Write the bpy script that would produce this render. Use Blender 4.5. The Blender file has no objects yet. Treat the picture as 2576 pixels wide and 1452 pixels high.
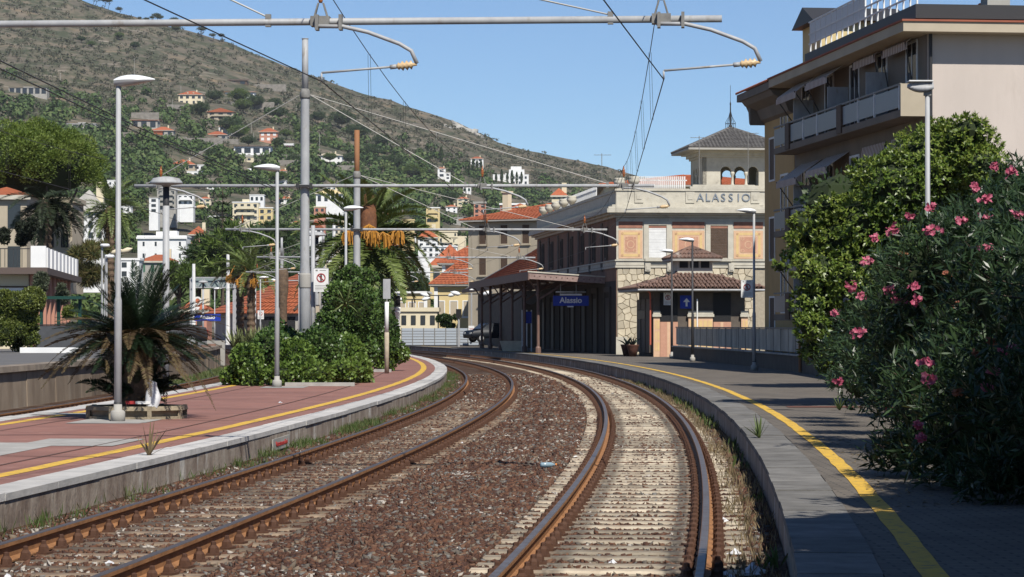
import bpy, math, random
import numpy as np
from mathutils import Vector, Matrix
R_ = math.radians
random.seed(7); RNG = np.random.default_rng(7)
SC = bpy.context.scene; COL = SC.collection
# ------------------------------------------------------------------ camera, world, sun, exposure
FPX, HC = 6600.0, 1.84                      # focal length in px of a 2576 px wide frame, eye height above the rails
PITCH = math.atan(92 / FPX)
cam = bpy.data.cameras.new('camera'); cam_o = bpy.data.objects.new('camera', cam); COL.objects.link(cam_o)
cam.sensor_width = 36; cam.lens = 36 * FPX / 2576; cam.clip_end = 12000; cam.clip_start = 0.5
cam_o.location = (0, 0, HC); cam_o.rotation_euler = (math.pi / 2 + PITCH, 0, 0); SC.camera = cam_o
SUN_AZ, SUN_EL = 157.0, 49.0
world = bpy.data.worlds.new('World'); SC.world = world; world.use_nodes = True
wn = world.node_tree.nodes; wl = world.node_tree.links
sky = wn.new('ShaderNodeTexSky'); sky.sky_type = 'NISHITA'; sky.sun_disc = False
sky.sun_elevation = R_(SUN_EL); sky.sun_rotation = R_(SUN_AZ); sky.air_density = 0.8; sky.dust_density = 0.0; sky.ozone_density = 8.0
wl.new(sky.outputs[0], wn['Background'].inputs[0]); wn['Background'].inputs[1].default_value = 0.083
sl = bpy.data.lights.new('sun', 'SUN'); sl.energy = 5.0; sl.angle = R_(0.53); sl.color = (1, 0.95, 0.87)
so = bpy.data.objects.new('sun', sl); COL.objects.link(so)
tosun = Vector((math.sin(R_(SUN_AZ)) * math.cos(R_(SUN_EL)), math.cos(R_(SUN_AZ)) * math.cos(R_(SUN_EL)), math.sin(R_(SUN_EL))))
so.rotation_euler = tosun.to_track_quat('Z', 'Y').to_euler(); so.location = (20, -20, 40)
SC.view_settings.view_transform = 'Standard'; SC.view_settings.look = 'None'; SC.view_settings.gamma = 1
SC.view_settings.exposure = 0.34; SC.view_settings.use_curve_mapping = False
SC.render.engine = 'CYCLES'
cy = SC.cycles; cy.max_bounces = 6; cy.diffuse_bounces = 3; cy.glossy_bounces = 2; cy.transmission_bounces = 4
cy.transparent_max_bounces = 8; cy.caustics_reflective = False; cy.caustics_refractive = False

# ------------------------------------------------------------------ geometry of the place
def P(x, y, Y):
    "the point at depth Y seen at (x, y) of a 2576 x 1452 frame"
    u = (x - 1288) / FPX; v = (726 - y) / FPX
    ry = math.cos(PITCH) - v * math.sin(PITCH); rz = math.sin(PITCH) + v * math.cos(PITCH)
    k = Y / ry
    return Vector((u * k, Y, HC + rz * k))
RAD = 645.0; CX, CY0 = 3.03 - RAD, 75.0     # the line curves left with a 645 m radius
def T(o, s, z=0.0):
    "point at offset o (right +) from the right-hand track, arc length s"
    a = s / RAD
    return Vector((CX + (RAD + o) * math.cos(a), CY0 + (RAD + o) * math.sin(a), z))
def sY(Y, o=0.0): return RAD * math.asin((Y - CY0) / (RAD + o))
def TY(o, Y, z=0.0): return T(o, sY(Y, o), z)
def tang(s): a = s / RAD; return Vector((-math.sin(a), math.cos(a), 0))
def lat(s): a = s / RAD; return Vector((math.cos(a), math.sin(a), 0))
def smooth(t): t = min(1, max(0, t)); return t * t * (3 - 2 * t)
def oL(s): return -(4.42 - 0.82 * smooth((s + 62) / 92))
O3 = -12.6
PLZ = 0.25
def oPR(s): return oL(s) - 1.44              # island platform, right edge
OPL = -11.12                                 # island platform, left edge
ORP = 1.42                                   # right platform edge

# ------------------------------------------------------------------ mesh helpers
class B:
    def __init__(s): s.v = []; s.f = []; s.m = []
    def add(s, vs, fs, m=0):
        n = len(s.v); s.v += [tuple(v) for v in vs]; s.f += [[i + n for i in f] for f in fs]; s.m += [m] * len(fs); return s
    def box(s, x0, x1, y0, y1, z0, z1, m=0):
        return s.add([(x0,y0,z0),(x1,y0,z0),(x1,y1,z0),(x0,y1,z0),(x0,y0,z1),(x1,y0,z1),(x1,y1,z1),(x0,y1,z1)],
                     [(0,3,2,1),(4,5,6,7),(0,1,5,4),(1,2,6,5),(2,3,7,6),(3,0,4,7)], m)
    def hexa(s, a, b, m=0):
        "loft between two quads"
        return s.add(list(a) + list(b), [(0,3,2,1),(4,5,6,7),(0,1,5,4),(1,2,6,5),(2,3,7,6),(3,0,4,7)], m)
    def bar(s, p, q, w, h=None, m=0, up=(0, 0, 1)):
        p = Vector(p); q = Vector(q); h = w if h is None else h
        d = (q - p).normalized(); u = Vector(up)
        if abs(d.dot(u)) > .98: u = Vector((1, 0, 0))
        a = d.cross(u).normalized() * (w / 2); b = a.cross(d).normalized() * (h / 2)
        return s.hexa([p-a-b, p+a-b, p+a+b, p-a+b], [q-a-b, q+a-b, q+a+b, q-a+b], m)
    def tube(s, pts, r, n=8, m=0, caps=True):
        pts = [Vector(p) for p in pts]; k = len(pts)
        rs = r if isinstance(r, (list, tuple)) else [r] * k
        vs = []; prev = None
        for i, p in enumerate(pts):
            d = (pts[min(i+1, k-1)] - pts[max(i-1, 0)]).normalized()
            if prev is None:
                u = Vector((0, 0, 1)) if abs(d.z) < .9 else Vector((1, 0, 0))
                a = d.cross(u).normalized()
            else:
                a = (prev - d * prev.dot(d)).normalized()
            prev = a; b = d.cross(a)
            for j in range(n):
                t = 2 * math.pi * j / n
                vs.append(p + (a * math.cos(t) + b * math.sin(t)) * rs[i])
        fs = [(i*n+j, i*n+(j+1) % n, (i+1)*n+(j+1) % n, (i+1)*n+j) for i in range(k-1) for j in range(n)]
        if caps: fs += [list(range(n))[::-1], [(k-1)*n+j for j in range(n)]]
        return s.add(vs, fs, m)
    def lathe(s, prof, c=(0, 0, 0), n=12, m=0, axis=None):
        c = Vector(c); vs = []
        q = Vector((0, 0, 1)).rotation_difference(Vector(axis)).to_matrix() if axis is not None else Matrix.Identity(3)
        for r, z in prof:
            for j in range(n):
                t = 2 * math.pi * j / n; vs.append(c + q @ Vector((r * math.cos(t), r * math.sin(t), z)))
        k = len(prof)
        fs = [(i*n+j, i*n+(j+1) % n, (i+1)*n+(j+1) % n, (i+1)*n+j) for i in range(k-1) for j in range(n)]
        fs += [list(range(n))[::-1], [(k-1)*n+j for j in range(n)]]
        return s.add(vs, fs, m)
    def prism(s, poly, z0, z1, m=0):
        n = len(poly)
        vs = [(x, y, z0) for x, y in poly] + [(x, y, z1) for x, y in poly]
        return s.add(vs, [list(range(n))[::-1], list(range(n, 2*n))] + [(i, (i+1) % n, n+(i+1) % n, n+i) for i in range(n)], m)
    def prismY(s, poly, y0, y1, m=0):
        "polygon in x,z extruded along y"
        n = len(poly)
        vs = [(x, y0, z) for x, z in poly] + [(x, y1, z) for x, z in poly]
        return s.add(vs, [list(range(n)), list(range(n, 2*n))[::-1]] + [((i+1) % n, i, n+i, n+(i+1) % n) for i in range(n)], m)
    def prismX(s, poly, x0, x1, m=0):
        n = len(poly)
        vs = [(x0, y, z) for y, z in poly] + [(x1, y, z) for y, z in poly]
        return s.add(vs, [list(range(n))[::-1], list(range(n, 2*n))] + [(i, (i+1) % n, n+(i+1) % n, n+i) for i in range(n)], m)
    def sweep(s, prof, ss, off=0.0, m=0, closed=True, caps=True):
        "profile of (lateral, z) along the curve of the line; off may be a function of s"
        vs = []; k = len(prof)
        for t in ss:
            o = off(t) if callable(off) else off
            for a, z in prof: vs.append(T(o + a, t, z))
        kk = k if closed else k - 1
        fs = [(i*k+j, (i+1)*k+j, (i+1)*k+(j+1) % k, i*k+(j+1) % k) for i in range(len(ss)-1) for j in range(kk)]
        if closed and caps: fs += [list(range(k)), [(len(ss)-1)*k+j for j in range(k)][::-1]]
        return s.add(vs, fs, m)
    def mesh(s, name='mesh', mats=None, smooth=False):
        me = bpy.data.meshes.new(name); me.from_pydata(s.v, [], s.f)
        if mats is not None:
            for q in (mats if isinstance(mats, (list, tuple)) else [mats]): me.materials.append(q)
            if isinstance(mats, (list, tuple)) and len(mats) > 1: me.polygons.foreach_set('material_index', s.m)
        if smooth:
            me.polygons.foreach_set('use_smooth', [True] * len(me.polygons))
        me.update(); return me
    def obj(s, name, mats, parent=None, smooth=False, loc=None, rot=None):
        return inst(s.mesh(name, mats, smooth), name, parent, loc, rot)
def inst(me, name, parent=None, loc=None, rot=None, sc=None):
    o = bpy.data.objects.new(name, me); COL.objects.link(o)
    if parent is not None: o.parent = parent
    if loc is not None: o.location = loc
    if rot is not None: o.rotation_euler = rot
    if sc is not None: o.scale = (sc, sc, sc) if isinstance(sc, (int, float)) else sc
    return o
def tag(o, label=None, cat=None, group=None, kind=None):
    if label: o['label'] = label
    if cat: o['category'] = cat
    if group: o['group'] = group
    if kind: o['kind'] = kind
    return o
def thing(name, label, cat, loc=(0, 0, 0), rotz=0.0, group=None):
    o = bpy.data.objects.new(name, None); COL.objects.link(o); o.empty_display_size = .2
    o.location = loc; o.rotation_euler = (0, 0, rotz)
    return tag(o, label, cat, group)
def mesh_np(name, V, Fq, mat, smooth=False):
    "bulk mesh from arrays: V (n,3), Fq (m,k) faces of k corners"
    V = np.asarray(V, dtype=np.float32); Fq = np.asarray(Fq, dtype=np.int32); m, k = Fq.shape
    me = bpy.data.meshes.new(name); me.vertices.add(len(V)); me.vertices.foreach_set('co', V.ravel())
    me.loops.add(m * k); me.loops.foreach_set('vertex_index', Fq.ravel())
    me.polygons.add(m); me.polygons.foreach_set('loop_start', np.arange(0, m * k, k, dtype=np.int32))
    if smooth: me.polygons.foreach_set('use_smooth', np.ones(m, dtype=bool))
    me.materials.append(mat); me.update(calc_edges=True); me.validate(); return me
def unit(a): return a / np.maximum(np.linalg.norm(a, axis=1, keepdims=True), 1e-6)
def leaves(Pn, D, L, W, fold=.18, N=None, rng=RNG):
    "one folded leaf (4 corners) at each point: position, direction, length, width"
    n = len(Pn); D = unit(D); L = np.broadcast_to(L, n)[:, None]; W = np.broadcast_to(W, n)[:, None]
    if N is None: N = rng.normal(size=(n, 3)) + np.array([0, 0, .6])
    S = unit(np.cross(D, N)); U = np.cross(S, D)
    V = np.stack([Pn, Pn + D*L*.45 + S*W*.5 + U*W*fold, Pn + D*L, Pn + D*L*.45 - S*W*.5 + U*W*fold], 1).reshape(-1, 3)
    return V, np.arange(4 * n).reshape(n, 4)
def chips(Pn, size, flat=.65, rng=RNG):
    "angular stones: jittered boxes"
    n = len(Pn); base = np.array([(x, y, z) for z in (-1, 1) for y in (-1, 1) for x in (-1, 1)], dtype=float)
    V = base[None] * (1 + rng.uniform(-.45, .25, size=(n, 8, 3)))
    V *= (np.broadcast_to(size, n)[:, None] * rng.uniform(.65, 1.35, size=(n, 3)) * .5)[:, None, :]
    V[:, :, 2] *= flat
    t = rng.uniform(0, 6.283, n); c, s_ = np.cos(t)[:, None], np.sin(t)[:, None]
    x = V[:, :, 0] * c - V[:, :, 1] * s_; y = V[:, :, 0] * s_ + V[:, :, 1] * c
    tl = rng.normal(0, .35, n)[:, None]; z = V[:, :, 2] + x * tl
    V = np.stack([x, y, z], 2) + Pn[:, None, :]
    f = np.array([(4,5,7,6),(0,1,5,4),(1,3,7,5),(3,2,6,7),(2,0,4,6)])
    return V.reshape(-1, 3), (np.arange(n)[:, None, None] * 8 + f[None]).reshape(-1, 4)

# ------------------------------------------------------------------ materials
def lin(c):
    "8-bit sRGB triple -> linear"
    return tuple(((q/255)/12.92 if q/255 <= .04045 else ((q/255+.055)/1.055)**2.4) for q in c)
def mat(name, c, c2=None, rough=.85, scale=3.0, detail=5, bump=0.0, bscale=None, metal=0.0, rand=0.0, stretch=(1,1,1),
        contrast=(.35, .65), c3=None, c3scale=.6, c3at=(.55, .7), spec=.3, trans=0.0, island=False, alpha=None, coat=0):
    m = bpy.data.materials.new(name); m.use_nodes = True; nt = m.node_tree; N = nt.nodes; L = nt.links
    bs = N['Principled BSDF']; bs.inputs['Roughness'].default_value = rough; bs.inputs['Metallic'].default_value = metal
    bs.inputs['Specular IOR Level'].default_value = spec
    if coat: bs.inputs['Coat Weight'].default_value = coat
    tc = N.new('ShaderNodeTexCoord'); mp = N.new('ShaderNodeMapping'); mp.inputs['Scale'].default_value = stretch
    L.new(tc.outputs['Object'], mp.inputs[0])
    def noise(sc, det=detail):
        n = N.new('ShaderNodeTexNoise'); n.inputs['Scale'].default_value = sc; n.inputs['Detail'].default_value = det
        n.inputs['Roughness'].default_value = .6; L.new(mp.outputs[0], n.inputs[0]); return n.outputs[0]
    def ramp(src, a, b):
        r = N.new('ShaderNodeMapRange'); r.inputs[1].default_value = a; r.inputs[2].default_value = b; L.new(src, r.inputs[0]); return r.outputs[0]
    def mix(fac, a, b):
        x = N.new('ShaderNodeMix'); x.data_type = 'RGBA'
        if isinstance(fac, float): x.inputs[0].default_value = fac
        else: L.new(fac, x.inputs[0])
        for i, q in ((6, a), (7, b)):
            if isinstance(q, tuple): x.inputs[i].default_value = (*q[:3], 1)
            else: L.new(q, x.inputs[i])
        return x.outputs[2]
    col = tuple(c)
    if c2 is not None: col = mix(ramp(noise(scale), *contrast), tuple(c), tuple(c2))
    if c3 is not None: col = mix(ramp(noise(c3scale), *c3at), col, tuple(c3))
    if rand or island:
        if island: src = N.new('ShaderNodeNewGeometry').outputs['Random Per Island']
        else: src = N.new('ShaderNodeObjectInfo').outputs['Random']
        hs = N.new('ShaderNodeHueSaturation'); k = rand or .25
        L.new(ramp2(N, L, src, 1 - k, 1 + k), hs.inputs['Value'])
        if isinstance(col, tuple): hs.inputs['Color'].default_value = (*col[:3], 1)
        else: L.new(col, hs.inputs['Color'])
        col = hs.outputs[0]
    if isinstance(col, tuple): bs.inputs['Base Color'].default_value = (*col[:3], 1)
    else: L.new(col, bs.inputs['Base Color'])
    if bump:
        b = N.new('ShaderNodeBump'); b.inputs['Strength'].default_value = min(1, bump); b.inputs['Distance'].default_value = .02 * max(1, bump)
        L.new(noise(bscale or scale * 6, 3), b.inputs['Height']); L.new(b.outputs[0], bs.inputs['Normal'])
    if trans:
        t = N.new('ShaderNodeBsdfTranslucent'); ms = N.new('ShaderNodeMixShader'); ms.inputs[0].default_value = trans
        if isinstance(col, tuple): t.inputs[0].default_value = (*col[:3], 1)
        else: L.new(col, t.inputs[0])
        L.new(bs.outputs[0], ms.inputs[1]); L.new(t.outputs[0], ms.inputs[2]); L.new(ms.outputs[0], N['Material Output'].inputs[0])
    if alpha is not None: bs.inputs['Alpha'].default_value = alpha
    return m
def ramp2(N, L, src, a, b):
    r = N.new('ShaderNodeMapRange'); r.inputs[3].default_value = a; r.inputs[4].default_value = b; L.new(src, r.inputs[0]); return r.outputs[0]
def leafmat(name, cols, rough=.45, trans=.25, spec=.4, scale=.35):
    "foliage: colour picked per leaf from a ramp"
    m = bpy.data.materials.new(name); m.use_nodes = True; nt = m.node_tree; N = nt.nodes; L = nt.links
    bs = N['Principled BSDF']; bs.inputs['Roughness'].default_value = rough; bs.inputs['Specular IOR Level'].default_value = spec
    g = N.new('ShaderNodeNewGeometry'); r = N.new('ShaderNodeValToRGB'); el = r.color_ramp.elements
    while len(el) < len(cols): el.new(.5)
    for i, c in enumerate(cols): el[i].position = i / max(1, len(cols) - 1); el[i].color = (*c, 1)
    nz = N.new('ShaderNodeTexNoise'); nz.inputs['Scale'].default_value = scale; nz.inputs['Detail'].default_value = 2
    tc = N.new('ShaderNodeTexCoord'); L.new(tc.outputs['Object'], nz.inputs[0])
    ad = N.new('ShaderNodeMath'); ad.operation = 'MULTIPLY_ADD'; ad.inputs[1].default_value = .55; L.new(g.outputs['Random Per Island'], ad.inputs[0])
    sb = N.new('ShaderNodeMath'); sb.operation = 'MULTIPLY_ADD'; sb.inputs[1].default_value = 1.1; sb.inputs[2].default_value = -.33; L.new(nz.outputs[0], sb.inputs[0])
    L.new(sb.outputs[0], ad.inputs[2]); L.new(ad.outputs[0], r.inputs[0]); L.new(r.outputs[0], bs.inputs['Base Color'])
    t = N.new('ShaderNodeBsdfTranslucent'); ms = N.new('ShaderNodeMixShader'); ms.inputs[0].default_value = trans
    L.new(r.outputs[0], t.inputs[0]); L.new(bs.outputs[0], ms.inputs[1]); L.new(t.outputs[0], ms.inputs[2]); L.new(ms.outputs[0], N['Material Output'].inputs[0])
    return m
M = {}
M['concrete'] = mat('concrete', (.40,.385,.35), (.28,.27,.25), scale=2, bump=.4, bscale=30, c3=(.19,.18,.16), c3scale=.8)
M['coping'] = mat('pale coping', (.50,.48,.45), (.38,.37,.35), scale=2.5, bump=.3, bscale=25, rand=.12, c3=(.27,.26,.24), c3scale=3, c3at=(.58,.75))
M['coping_grey'] = mat('grey coping', (.175,.168,.155), (.11,.105,.096), scale=3, bump=.35, bscale=30, rand=.15)
M['face'] = mat('stained platform face', (.34,.29,.235), (.175,.13,.10), scale=2.2, stretch=(1,1,.6), bump=1, bscale=9, c3=(.46,.43,.38), c3scale=1.6, c3at=(.58,.66))
M['rwall'] = mat('brown retaining wall', (.25,.195,.14), (.155,.115,.08), scale=1.1, stretch=(1,1,.5), bump=.5, bscale=10, rand=.15, c3=(.30,.25,.19), c3scale=.8)
M['redpave'] = mat('red asphalt paving', (.255,.125,.098), (.20,.10,.08), scale=.7, bump=.25, bscale=80, c3=(.30,.175,.14), c3scale=2.2, c3at=(.55,.8))
M['yellow'] = mat('yellow paint', (.64,.40,.05), (.52,.32,.055), scale=3, rough=.8, c3=(.25,.185,.085), c3scale=11, c3at=(.54,.68))
M['rust'] = mat('rusty rail', (.32,.155,.065), (.21,.10,.042), scale=6, rough=.75, bump=.2)
M['railtop'] = mat('worn rail top', (.20,.19,.19), (.15,.12,.10), scale=5, rough=.5, metal=.6)
M['railtop_dull'] = mat('dull rail top', (.10,.085,.075), (.13,.10,.08), scale=5, rough=.5, metal=.5)
M['fast'] = mat('rusted fastening', (.060,.028,.017), (.085,.040,.022), scale=20, rough=.8)
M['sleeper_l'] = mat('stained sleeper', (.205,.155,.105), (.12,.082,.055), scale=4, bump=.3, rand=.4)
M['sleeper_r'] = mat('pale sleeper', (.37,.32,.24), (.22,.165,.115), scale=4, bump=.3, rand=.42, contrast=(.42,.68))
M['galv'] = mat('galvanised steel', (.36,.365,.365), (.29,.295,.30), scale=6, rough=.55, spec=.4, stretch=(1,1,.35), c3=(.21,.185,.155), c3scale=5, c3at=(.58,.74))
M['galv_d'] = mat('weathered steel', (.22,.215,.20), (.15,.145,.135), scale=8, rough=.6)
M['white'] = mat('white paint', (.72,.72,.70), (.62,.62,.60), scale=3, rough=.6)
M['lampwhite'] = mat('white lamp shell', (.70,.71,.71), rough=.35, spec=.5)
M['lens'] = mat('lamp lens', (.42,.43,.43), rough=.2, spec=.6)
M['dark'] = mat('dark metal', (.035,.035,.037), rough=.55)
M['black'] = mat('black', (.012,.012,.013), rough=.6)
M['wire'] = mat('copper wire', (.035,.03,.027), rough=.5, metal=.3)
M['tie'] = mat('steel tie', (.33,.32,.30), rough=.5, metal=.3)
M['insul'] = mat('brown insulator', (.30,.095,.025), rough=.25, spec=.6)
M['insul_p'] = mat('cream insulator', (.52,.37,.20), rough=.35, spec=.5)
M['rustpole'] = mat('rusted pole', (.20,.085,.035), (.28,.14,.07), scale=3, stretch=(1,1,.2), rough=.8, bump=.2)
M['glass'] = mat('dark window glass', (.025,.028,.032), rough=.08, spec=.6)
M['blue'] = mat('blue sign', (.012,.035,.30), rough=.5)
M['red'] = mat('red sign', (.30,.03,.03), rough=.5)
M['tile'] = mat('terracotta tile', (.36,.105,.047), (.23,.07,.035), scale=2.5, rough=.9, rand=.12, contrast=(.3,.75))
M['tile2'] = mat('weathered tile', (.205,.12,.088), (.125,.085,.07), scale=2.2, rough=.9, rand=.2, contrast=(.3,.7), c3=(.32,.28,.24), c3scale=1.2, c3at=(.6,.72))
M['tileg'] = mat('grey tile', (.125,.12,.115), (.085,.08,.078), scale=2, rough=.85, rand=.15)
M['bark'] = mat('bark', (.09,.065,.045), (.05,.038,.028), scale=5, bump=1, bscale=12)
M['palmbark'] = mat('palm bark', (.075,.052,.035), (.14,.095,.06), scale=6, bump=1.2, bscale=9)
M['palmbark_r'] = mat('red palm bark', (.20,.085,.038), (.12,.055,.03), scale=5, bump=1.2, bscale=9)
M['dates'] = mat('orange dates', (.44,.21,.03), (.30,.13,.02), scale=9, rough=.6)
M['plaster_w'] = mat('white plaster', (.74,.74,.72), (.66,.66,.65), scale=.6, rough=.9)
M['plaster_c'] = mat('cream plaster', (.64,.57,.41), (.58,.51,.36), scale=.6, rough=.9)
M['plaster_y'] = mat('yellow plaster', (.60,.48,.25), (.54,.43,.22), scale=.6, rough=.9)
M['plaster_s'] = mat('salmon plaster', (.48,.235,.165), (.42,.20,.14), scale=.6, rough=.9)
M['plaster_g'] = mat('grey plaster', (.36,.345,.31), (.28,.27,.245), scale=.7, rough=.9)
M['plaster_b'] = mat('beige plaster', (.42,.36,.27), (.36,.31,.23), scale=.7, rough=.9)
M['plaster_p'] = mat('pinkish beige plaster', (.51,.445,.395), (.45,.395,.35), scale=.6, stretch=(1,1,.25), rough=.9, bump=.15, bscale=25, c3=(.40,.345,.30), c3scale=1.7, c3at=(.56,.8))
M['brick_r'] = mat('red brown wall', (.30,.10,.06), (.24,.08,.05), scale=1, rough=.9)
M['shutter'] = mat('brown shutter', (.10,.065,.045), (.07,.045,.03), scale=8, rough=.7)
M['shutter_g'] = mat('green shutter', (.06,.14,.09), rough=.7)
M['fabric'] = mat('white plastic', (.75,.75,.76), (.62,.63,.65), scale=8, rough=.5, trans=.2)
# ================================================================== SETTING
def struct(b, name, m, **k): return tag(b.obj(name, m, **k), kind='structure')
def frange(a, b, st):
    n = max(1, int(round((b - a) / st))); return [a + (b - a) * i / n for i in range(n + 1)]
def chan(name, base, specs):
    "ground material: base colour, then layers (colour, noise scale, from, to, stretch)"
    m = bpy.data.materials.new(name); m.use_nodes = True; N = m.node_tree.nodes; L = m.node_tree.links
    bs = N['Principled BSDF']; bs.inputs['Roughness'].default_value = .95; bs.inputs['Specular IOR Level'].default_value = .1
    tc = N.new('ShaderNodeTexCoord'); col = None
    for c, sc, a, b, st in specs:
        mp = N.new('ShaderNodeMapping'); mp.inputs['Scale'].default_value = st; L.new(tc.outputs['Object'], mp.inputs[0])
        n = N.new('ShaderNodeTexNoise'); n.inputs['Scale'].default_value = sc; n.inputs['Detail'].default_value = 6; n.inputs['Roughness'].default_value = .65
        L.new(mp.outputs[0], n.inputs[0])
        r = N.new('ShaderNodeMapRange'); r.inputs[1].default_value = a; r.inputs[2].default_value = b; L.new(n.outputs[0], r.inputs[0])
        x = N.new('ShaderNodeMix'); x.data_type = 'RGBA'; L.new(r.outputs[0], x.inputs[0]); x.inputs[7].default_value = (*c, 1)
        if col is None: x.inputs[6].default_value = (*base, 1)
        else: L.new(col, x.inputs[6])
        col = x.outputs[2]
    L.new(col, bs.inputs['Base Color']); return m, N, L, bs
# ---- ground
gm, *_ = chan('ground earth', (.16,.14,.11), [((.10,.095,.08), .3, .4, .6, (1,1,1)), ((.07,.085,.04), .05, .5, .62, (1,1,1)), ((.22,.20,.17), 2.5, .55, .7, (1,1,1))])
struct(B().add([(-3600,-650,-.36),(3600,-650,-.36),(3600,4100,-.36),(-3600,4100,-.36)], [(0,1,2,3)]), 'ground', gm)
# ---- hill
RIDGE = [(-1500,-420),(-600,-190),(-200,-80),(0,-40),(150,-10),(217,9),(333,34),(400,58),(466,78),(550,107),(672,149),(771,184),(855,218),(930,248),(1019,273),
         (1108,297),(1148,309),(1217,342),(1267,362),(1341,379),(1416,397),(1490,414),(1559,436),(1700,480),(1900,545),(2200,620),(2700,700),(3600,780)]
HYB, HYR = 400.0, 2600.0
def ridge(x): return float(np.interp(x, [a for a, _ in RIDGE], [b for _, b in RIDGE]))
def hillY(x, y):
    t = min(1, max(0, (806 - y) / (806 - ridge(x)))) ** (1 / .85); return HYB + t * (HYR - HYB)
def hillP(x, y): return P(x, y, hillY(x, y))
from mathutils import noise as mnoise
def hill_vert(x, t):
    yr = ridge(x)
    if t < 0: p = P(x, 806, HYB); p = Vector((p.x*.7, p.y*.7, -1.5)); return p
    if t <= 1: y = 806 + (yr - 806) * t ** .85; Y = HYB + t * (HYR - HYB); p = P(x, y, Y)
    else:
        p = P(x, yr, HYR); k = (t - 1) * (HYR - HYB); p = Vector((p.x * (p.y + k) / p.y, p.y + k, p.z - k * .35 - 4 * k / (k + 50)))
    k = smooth(t * 5)
    p.z += k * (mnoise.noise(Vector((p.x, p.y, 0)) * .012) * 5 + mnoise.noise(Vector((p.x, p.y, 3)) * .045) * 2.2)
    return p
hm, N, L, bs = chan('dry hillside', (.15,.125,.09), [
    ((.095,.085,.065), .020, .38, .62, (1,1,1)), ((.055,.062,.036), .06, .45, .58, (1,.6,1)),
    ((.25,.22,.18), .10, .58, .70, (.35,.35,4.5)), ((.20,.15,.095), .035, .57, .7, (1,1,2))])
xs = list(range(-1500, 3601, 34)); ts = [-.1] + [i / 70 for i in range(71)] + [1.03, 1.1, 1.25, 1.5]
hv = [hill_vert(x, t) for t in ts for x in xs]; nx = len(xs)
struct(B().add(hv, [(i*nx+j, i*nx+j+1, (i+1)*nx+j+1, (i+1)*nx+j) for i in range(len(ts)-1) for j in range(nx-1)]), 'hill', hm, smooth=True)
# ---- road level behind the retaining wall and plain behind the station
RDZ = 0.84
ss = frange(-75, 220, 5)
struct(B().sweep([(-15.3, RDZ-.02), (-80, RDZ), (-80, -.5), (-15.3, -.5)], ss, 0), 'road', mat('grey road', (.13,.125,.12), (.10,.097,.094), scale=1, bump=.2))
# ---- ballast bed
bm_, N, L, bs = chan('ballast bed', (.085,.052,.036), [((.055,.030,.020), 1.2, .4, .6, (1,1,1)), ((.17,.14,.11), 14, .60, .72, (1,1,1)), ((.13,.115,.095), .5, .52, .66, (1,1,1))])
vz = N.new('ShaderNodeTexVoronoi'); vz.inputs['Scale'].default_value = 17; tc = N.new('ShaderNodeTexCoord'); L.new(tc.outputs['Object'], vz.inputs[0])
bb = N.new('ShaderNodeBump'); bb.inputs['Strength'].default_value = 1; bb.inputs['Distance'].default_value = .05; L.new(vz.outputs[0], bb.inputs['Height']); L.new(bb.outputs[0], bs.inputs['Normal'])
ss = frange(-75, 215, 2)
b = B(); rows = []
for s in ss:
    l = oL(s)
    rows.append([T(o, s, z) for o, z in ((l-1.46,-.10),(l-1.1,-.145),(l-.6,-.185),(l+.6,-.185),(l+1.05,-.19),(l/2,-.15),(-1.05,-.195),(-.85,-.195),(.85,-.195),(1.05,-.19),(1.44,-.15))])
k = len(rows[0]); b.add([p for r in rows for p in r], [(i*k+j, i*k+j+1, (i+1)*k+j+1, (i+1)*k+j) for i in range(len(rows)-1) for j in range(k-1)])
struct(b, 'ballast_bed', bm_)
b = B(); b.sweep([(-15.1,-.2),(-13.7,-.24),(-13.4,-.19),(-11.8,-.19),(-11.1,-.26)], ss, 0, closed=False)
struct(b, 'side_track_bed', bm_)
# ---- ballast stones
def bed_z(o, s):
    l = oL(s); return float(np.interp(o, [l-1.46,l-1.1,l-.6,l+.6,l+1.05,l/2,-1.05,-.85,.85,1.05,1.44], [-.10,-.145,-.185,-.185,-.19,-.15,-.195,-.195,-.195,-.19,-.15]))
pts = []; sz = []
for (s0, s1, den, size) in ((-62,-44,480,.044),(-44,-26,290,.05),(-26,0,110,.06),(0,32,45,.075)):
    n = int((s1 - s0) * 7.0 * den)
    S = RNG.uniform(s0, s1, n); U = RNG.uniform(0, 1, n)
    for s, u in zip(S, U):
        l = oL(s); o = l - 1.35 + u * (2.7 - l)
        rl = min(abs(o - l - .75), abs(o - l + .75), abs(o - .75), abs(o + .75))
        if rl < .10: continue
        if abs(o) < 1.2 and (abs(((s + 62.3) % .6) - .3) < .14 and random.random() < .93 or random.random() < .15): continue   # sleepers swept clean
        if o > .8 and random.random() < .5: continue
        if abs(o - l) < 1.2 and (abs(((s + 62.3) % .6) - .3) < .145 and random.random() < .88 or random.random() < .1): continue
        it = abs(o) < 1.2 or abs(o - l) < 1.2
        pts.append(T(o, s, bed_z(o, s) + random.uniform(-.005, .018) - (.003 if it else 0))); sz.append(size * random.choice((.6, .8, 1, 1, 1.25)) * (.85 if it else 1))
V, Fq = chips(np.array([tuple(p) for p in pts]), np.array(sz))
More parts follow.
